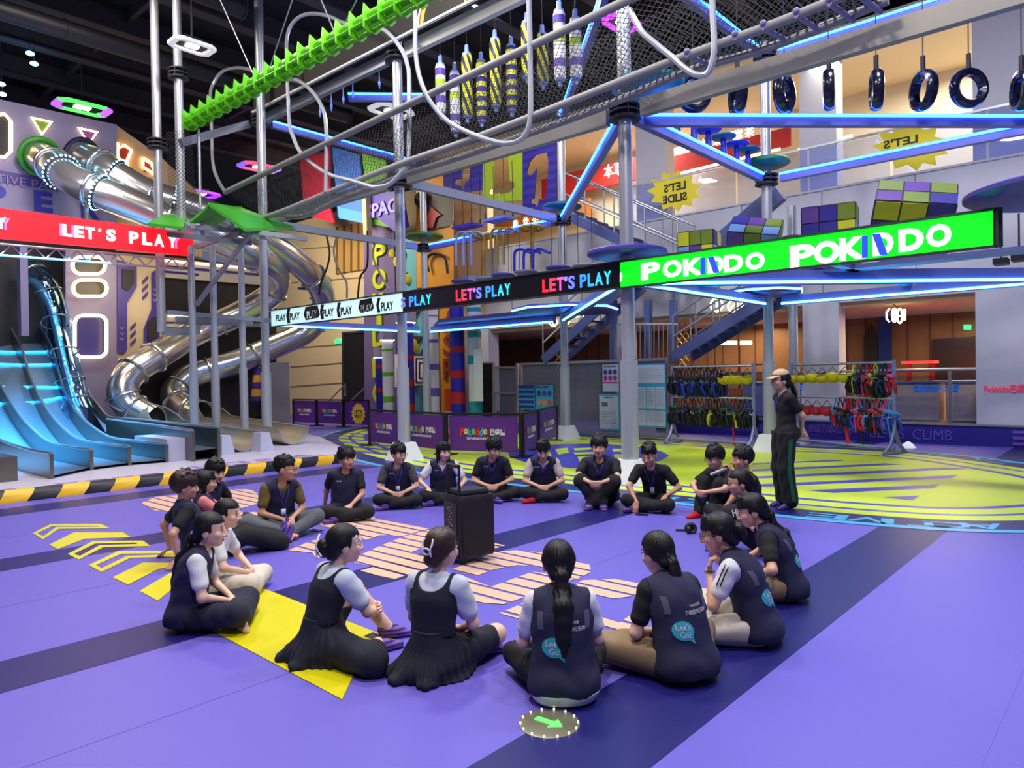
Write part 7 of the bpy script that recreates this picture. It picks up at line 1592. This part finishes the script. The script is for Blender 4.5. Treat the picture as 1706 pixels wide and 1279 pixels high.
    if lanyard and bv:
        zt = nb_[2]-.02; zb = wai[2]+.02 if lanyard == 'long' else che[2]-.06; m = MB(); pth = []
        for s in (-1, 1):
            q = [cast(s*.06*(1-f)+.004*s, zt+(zb-zt)*f, True, .006) for f in np.linspace(0.12, 1, 8)]; q = [c for c in q if c is not None]
            if len(q) > 2: m.tube(q, .006, 6)
        small('lanyard', m, LANY) if m.v else None
        if lanyard == 'long':
            c = cast(0, zb-.03, True, .012); m = MB()
            if c is not None: m.box(c-Vector((0, 0, .02)), (.055, .006, .085)); small('badge', m, mat('badge', (190, 205, 225), .3))
    if chest and bv:
        m = MB(); m.text('Pokiddo', (.085, 0, che[2]+.03), (-1, 0, 0), (0, 0, 1), .022, 0, 0, .07, .04); drape(m, True, WHITE, 'chest_print')
    if back_print and bv:
        zc = che[2]-.04; m = MB()
        m.text('Pokiddo巴袋堡', (.04, 0, zc+.055), (1, 0, 0), (0, 0, 1), .018, 0, 0, .08, .02); m.text('超级运动玩乐园', (.04, 0, zc+.02), (1, 0, 0), (0, 0, 1), .026, 0, 0, .15, .03); drape(m, False, WHITE, 'back_lettering')
        m = MB(); cx, cz = -.065, zc-.075; R_ = .062; rings = [[(cx, 0, cz)]*20]+[[(cx+R_*f*math.cos(q*math.pi/10), 0, cz+R_*.86*f*math.sin(q*math.pi/10)) for q in range(20)] for f in (.33, .66, 1)]
        m.v = [p for r_ in rings for p in r_]; m.f = [(i*20+j, i*20+(j+1) % 20, (i+1)*20+(j+1) % 20, (i+1)*20+j) for i in range(3) for j in range(20)]; m.m = [0]*60
        m.add([(cx+.02, 0, cz-.045), (cx+.05, 0, cz-.03), (cx+.06, 0, cz-.075)], [(0, 2, 1)]); drape(m, False, mat('bubble_teal', (40, 160, 175), .6), 'speech_bubble')
        for sx in (-1, 1):
            m = MB(); g = [[(sx*(.116+.03*a), 0, che[2]+.065-.09*b) for a in np.linspace(0, 1, 4)] for b in np.linspace(0, 1, 6)]; m.sheet(g if sx < 0 else [r[::-1] for r in g]); drape(m, False, mat('vest_mesh', (78, 78, 98), .8), 'mesh_panel')
        m = MB(); m.text("Let's", (cx, 0, cz+.02), (1, 0, 0), (0, 0, 1), .034, 0, 0, .085, .02); m.text('Go!', (cx+.005, 0, cz-.02), (1, 0, 0), (0, 0, 1), .034, 0, 0, .06, .02)
        for i, (x, y, z) in enumerate(m.v): m.v[i] = (x, .003, z)
        drape(m, False, WHITE, 'bubble_lettering')
    if stand or extra: pass
    ctx = dict(root=root, HL=HL, Mh=Mh, wr=wr, el=el, hd=hd, kn=kn, an=an, small=small, pel=pel, che=che, nb=nb_, hp=hp, Rh=Rh, SL=SL)
    if extra: extra(ctx)
    return ctx
# ================================================================ THE SEATED CIRCLE
def towards(px0, px1):
    a, b = G(*px0), G(*px1); return math.degrees(math.atan2(b.x-a.x, b.y-a.y))
def stripes_extra(c):
    for s_ in (1, -1):
        m = MB(); o = nrm(V3(s_, .05, .75)); a = c['SL'][s_]
        for off in (-.012, .012): m.tube([a+o*.062+V3(-.03*s_, off, 0), a+(c['el'][s_]-a)*.2+o*.066+V3(0, off, 0), a+(c['el'][s_]-a)*.58+o*.062+V3(0, off, 0)], .0045, 5)
        c['small']('sleeve_stripes', m, BLACK)
person('dark-red-haired boy in navy vest leaning back on his hands', (334, 930), towards((334, 930), (508, 905)), look=(8, 5, 0), lean=-27, hunch=12, legs='ext', arms='back', hair='mop', hcol='redbrown', skin=2, top=TB, legsw=(TB, .03), socks=SOCKV, sc=0.936)
person('boy with fluffy black hair in navy vest, hindmost of the left group', (342, 884), 105, look=(15, 12, 0), lean=6, hunch=20, hair='mop', skin=1, top=TB, legsw=TB, arms='knee', sc=0.907)
person('person with bobbed black hair, glasses and pink collar, grey jeans stretched out', (354, 903), towards((354, 903), (512, 888)), look=(2, 6, 0), fem=True, lean=-20, hunch=14, legs='ext', arms='lap', hair='bob', top=PIK, legsw=(PGY, .03), socks=SOCKV, glasses=True, collar=PIK, sc=0.839, wide=1.05)
person('woman with dark hair, white shirt and cream trousers, half behind the ponytail girl', (354, 990), 85, look=(5, 6, 0), fem=True, lean=6, hunch=16, legs='cross', arms='clasp', hair='low tail', vest=False, top=TW, legsw=(PCR, .02), socks=None, sc=0.848)
person('girl with white hair tie and long ponytail in white tee, navy vest and trousers', (314, 1044), 78, look=(6, 4, 0), fem=True, lean=7, hunch=20, legs='cross', arms='lap', hair='low long tail', hairclip='white', top=TW, legsw=(PNV, .022), socks=None, sc=0.887, h=.0072, tailpts=-.04)
person('man with glasses in an olive tee and navy vest looking to the right', (462, 886), 140, look=(-55, 4, 0), lean=14, hunch=16, legs=('up', 'wide'), arms=('lap', 'lap'), hair='crop', skin=2, top=TO, legsw=(PGY, .02), socks=None, lanyard='long', glasses=True, sc=0.975, leg_kw={1: ((.1, .42, .07), (1, .2, .3), (-.5, .7, 0)), -1: ((.05, .46, .06), (-1, .2, .35), (.3, .8, 0))})
person('smiling boy in a black tee and navy vest leaning on one arm, dark trousers', (577, 860), 165, look=(-28, 4, 0), lean=-2, hunch=16, legs='cross', arms=('back', 'lap'), hair='mop', skin=2, top=TB, legsw=TB, chest=True)
person('boy with glasses in a dark grey tee and navy vest, hands joined over a badge', (664, 840), 172, look=(-38, 4, 0), lean=14, hunch=14, legs='cross', arms='clasp', hair='short', skin=1, top=TG, legsw=TB, lanyard='long', glasses=True, chest=True)
person('young person in a white tee and navy vest sitting behind the speaker handle', (739, 834), 176, look=(-30, 8, 0), lean=10, hunch=14, legs='cross', arms='knee', hair='bob', skin=0, top=TW, legsw=TB, lanyard=True, chest=True, sc=0.926)
person('boy in black tee and navy vest seated before the widest purple barrier panel', (822, 828), 180, look=(-32, 18, 0), lean=16, hunch=16, legs='wide', arms='clasp', hair='mop', skin=1, top=TB, legsw=TB, lanyard=True, chest=True, sc=0.975)
person('boy in a cream shirt with tie and navy vest looking down, red socks', (906, 829), 182, look=(0, 26, 0), lean=14, hunch=18, legs='cross', arms='clasp', hair='short', skin=1, top=TC, legsw=TB, socks=SOCKR, lanyard=True, chest=True, sc=0.956)
person('heavy boy in a black tee with folded arms resting on his crossed knees', (1003, 838), 196, look=(-2, 2, 0), lean=10, hunch=14, legs='upx', arms='hugknee', hair='mop', skin=1, top=TB, legsw=(TB, .022), lanyard=True, wide=1.14, sc=1.004)
person('man in black polo with lanyard, hand reaching to a phone on the floor', (1092, 845), 205, look=(6, 18, 0), lean=20, hunch=16, legs='cross', arms=(((.12, .44, .13), (1, -.2, .3), (.1, .4, -.9), (0, -.6, -.6), .4), 'knee'), hair='crop', skin=2, top=TB, vest=False, legsw=TB, lanyard='long', sc=0.975)
person('boy with glasses hugging his raised knees, bright red socks', (1212, 857), 238, look=(4, 14, 0), lean=12, hunch=16, legs='up', arms='hugknee', hair='mop', skin=1, top=TB, vest=False, legsw=(TB, .02), socks=SOCKR, lanyard=True, glasses=True)
mc = person('boy in black holding a silver microphone to his mouth', (1254, 876), 268, look=(-4, 0, 0), lean=4, hunch=12, legs='cross', arms=('lap', ((-.03, .25, .60), (-1, .1, -.6), (.1, .15, .9), (0, 1, 0), 1.15)), hair='short', skin=2, top=TB, vest=False, legsw=TB, sc=0.956)
gs = person('girl in black with a red scrunchie and glasses looking left', (1272, 922), 275, look=(0, 6, 0), fem=True, lean=16, hunch=16, legs='upx', arms='knee', hair='bun', hairclip='red', skin=1, top=TB, vest=False, legsw=TB, glasses=True, lanyard=True, sc=0.907)
person('girl with long hair in black tee and navy vest behind the wristwatch girl', (1312, 996), 283, look=(0, 16, 0), fem=True, lean=16, hunch=22, legs='cross', arms='knee', hair='low long tail bang', skin=1, top=TB, legsw=PKH, back_print=True, tailpts=.02, h=.0078, sc=0.916)
gw = person('girl with a wristwatch, hand at her mouth, white sleeves and navy vest', (1262, 1068), 296, look=(-4, 14, 0), fem=True, lean=14, hunch=22, legs='cross', arms=('knee', ((-.09, .29, .47), (-.5, .1, -1), (.2, -.15, 1), (.3, -.9, 0), 1.2)), hair='bun bang', skin=1, top=TW, legsw=(PCR, .02), back_print=True, glasses=True, h=.0072, sc=0.926, extra=stripes_extra)
person('girl in a black tee and navy vest seen from behind, khaki trousers to the left', (1142, 1128), 338, look=(-8, 16, 0), fem=True, lean=16, hunch=24, legs='wide', arms='lap', hair='low tail', top=TB, legsw=(PKH, .028), back_print=True, h=.0068, sc=0.907, wide=1.05)
person('girl with very long black ponytail seen from behind, white hem below her navy vest', (940, 1162), 357, look=(0, 12, 0), fem=True, lean=8, hunch=18, legs='cross', arms='lap', hair='low long tail', top=TW, legsw=TB, back_print=True, h=.0066, tailpts=-.02, wide=1.04, sc=0.897, hemw=True)
person('girl in a navy pinafore with a white claw clip in her brown hair', (722, 1122), 22, look=(14, 4, 0), fem=True, lean=5, hunch=14, legs='cross', arms='lap', hair='smooth', hcol='brown', hairclip='claw', vest=False, pin=True, top=BLO, ftop='blouse', h=.0066, sc=0.907, lanyard=False)
person('girl in a navy pinafore with a hair bun and white clips, hugging her bare leg', (534, 1096), 48, look=(18, 2, 0), fem=True, lean=12, hunch=16, legs=('cross', 'up'), arms=(((.02, .40, .22), (1, -.4, -.3), (-.9, .4, 0), (-.2, -.8, 0), .6), ((-.06, .43, .25), (-1, -.2, -.3), (.9, .3, -.1), (.2, -.8, 0), .7)), hair='bun', hcol='black', hairclip='bow', vest=False, pin=True, top=BLO, ftop='blouse', h=.0066, sc=0.897, leg_kw={1: ((.17, .33, .055), (1, -.35, .04), (.25, .95, -.05)), -1: ((.0, .52, .07), (-.2, .2, 1), (.45, .9, -.15))})
def man_extra(c):
    HL, Mh, small = c['HL'], c['Mh'], c['small']
    m = MB(); m.ball(HL(0, -.008, .055), (.09, .107, .075), Mh, 20); m.v = [v for v in m.v]; small('cap_crown', m, CL('cap_beige', (206, 176, 140)))
    m = MB(); g = [[HL(x*.075, .075+y*.075-.03*abs(x)**2, .046-.022*y) for x in np.linspace(-1, 1, 9)] for y in np.linspace(0, 1, 4)]; m.sheet(g); m.sheet([[p-np.array((0, 0, .006)) for p in r][::-1] for r in g]); small('cap_peak', m, CL('cap_beige', ()))
    for s in (1, -1):
        m = MB(); h_, k_, a_ = c['hp'][s], c['kn'][s], c['an'][s]
        pts = [h_+V3(.115*s, 0, .02), k_+V3(.109*s, 0, 0), a_+V3(.104*s, .0, .03)]; g = [[p+V3(0, -.025, 0), p+V3(.004*s, 0, 0), p+V3(0, .025, 0)] for p in pts]; m.sheet(g if s == 1 else [r[::-1] for r in g]); small('side_stripe', m, GRN_S)
person('standing person in beige cap, black polo and trousers with green side stripes', (1312, 846), 268, look=(-5, 2, 0), stand=True, legs='stand', arms='behind', lean=1, hunch=8, hair='low tail', skin=1, vest=False, top=TB, legsw=(TB, .03), socks=SOCKV, lanyard=True, h=.0085, sc=0.975, extra=man_extra, hairclip='tie')
# things held or worn
def wpt(c, p): r = c['root']; R3 = Matrix.Rotation(r.rotation_euler[2], 3, 'Z'); return Vector(r.location)+R3 @ (Vector([float(x) for x in p])*r.scale[0])
p = wpt(mc, mc['HL'](0, .112, -.07)); d = (P(1172, 795, p.y-.02)-p); d = d.normalized(); t = T('microphone', 'silver microphone held at the mouth of the boy in black', 'microphone', p)
m = MB(); m.cyl(p+d*.05, p+d*.24, .019, .016, n=14); m.obj('handle', CHROME2, t)
m = MB(); m.ball(p+d*.03, (.027, .027, .027), n=14); m.cyl(p+d*.04, p+d*.055, .026, n=14); m.obj('grille', mat('mic_mesh', (170, 160, 140), .35, .9), t)
p = wpt(gw, gw['wr'][-1]*.94+gw['el'][-1]*.06); d = wpt(gw, gw['wr'][-1])-wpt(gw, gw['el'][-1]); t = T('wristwatch', 'pale wristwatch on the raised wrist of the girl in white sleeves', 'watch', p); M3 = d.to_track_quat('Z', 'Y').to_matrix()
m = MB(); m.torus(p, .029, .006, M3 @ Matrix.Diagonal(Vector((1, 1, 2.2))), 20, 6); m.obj('strap', mat('watch_strap', (206, 190, 170), .5), t)
m = MB(); m.box(p+M3 @ Vector((0, .032, 0)), (.03, .012, .034), M3); m.obj('watch_face', BLACK, t)
p = wpt(gs, gs['kn'][-1])+ZZ*.11; t = T('cap', 'black cap with white lettering resting on a raised knee', 'cap', p); m = MB(); m.rev([(.1, 0), (.105, .03), (.095, .08), (.06, .115), (.001, .125)], p-ZZ*.05, 22); m.obj('crown', TB, t)
m = MB(); m.prism([(.1*math.cos(a)*.95, .06+.1*math.sin(a)) for a in np.linspace(0, math.pi, 12)], p-ZZ*.045, (1, 0, 0), (0, -1, .0), .008); m.obj('peak', TB, t)
m = MB(); q = p+Vector((.0, -.1, .02)); m.text('HB', q, (1, 0, .25), (-.2, .1, 1), .06, 0, .004, .07, .02); m.obj('cap_lettering', WHITE, t)
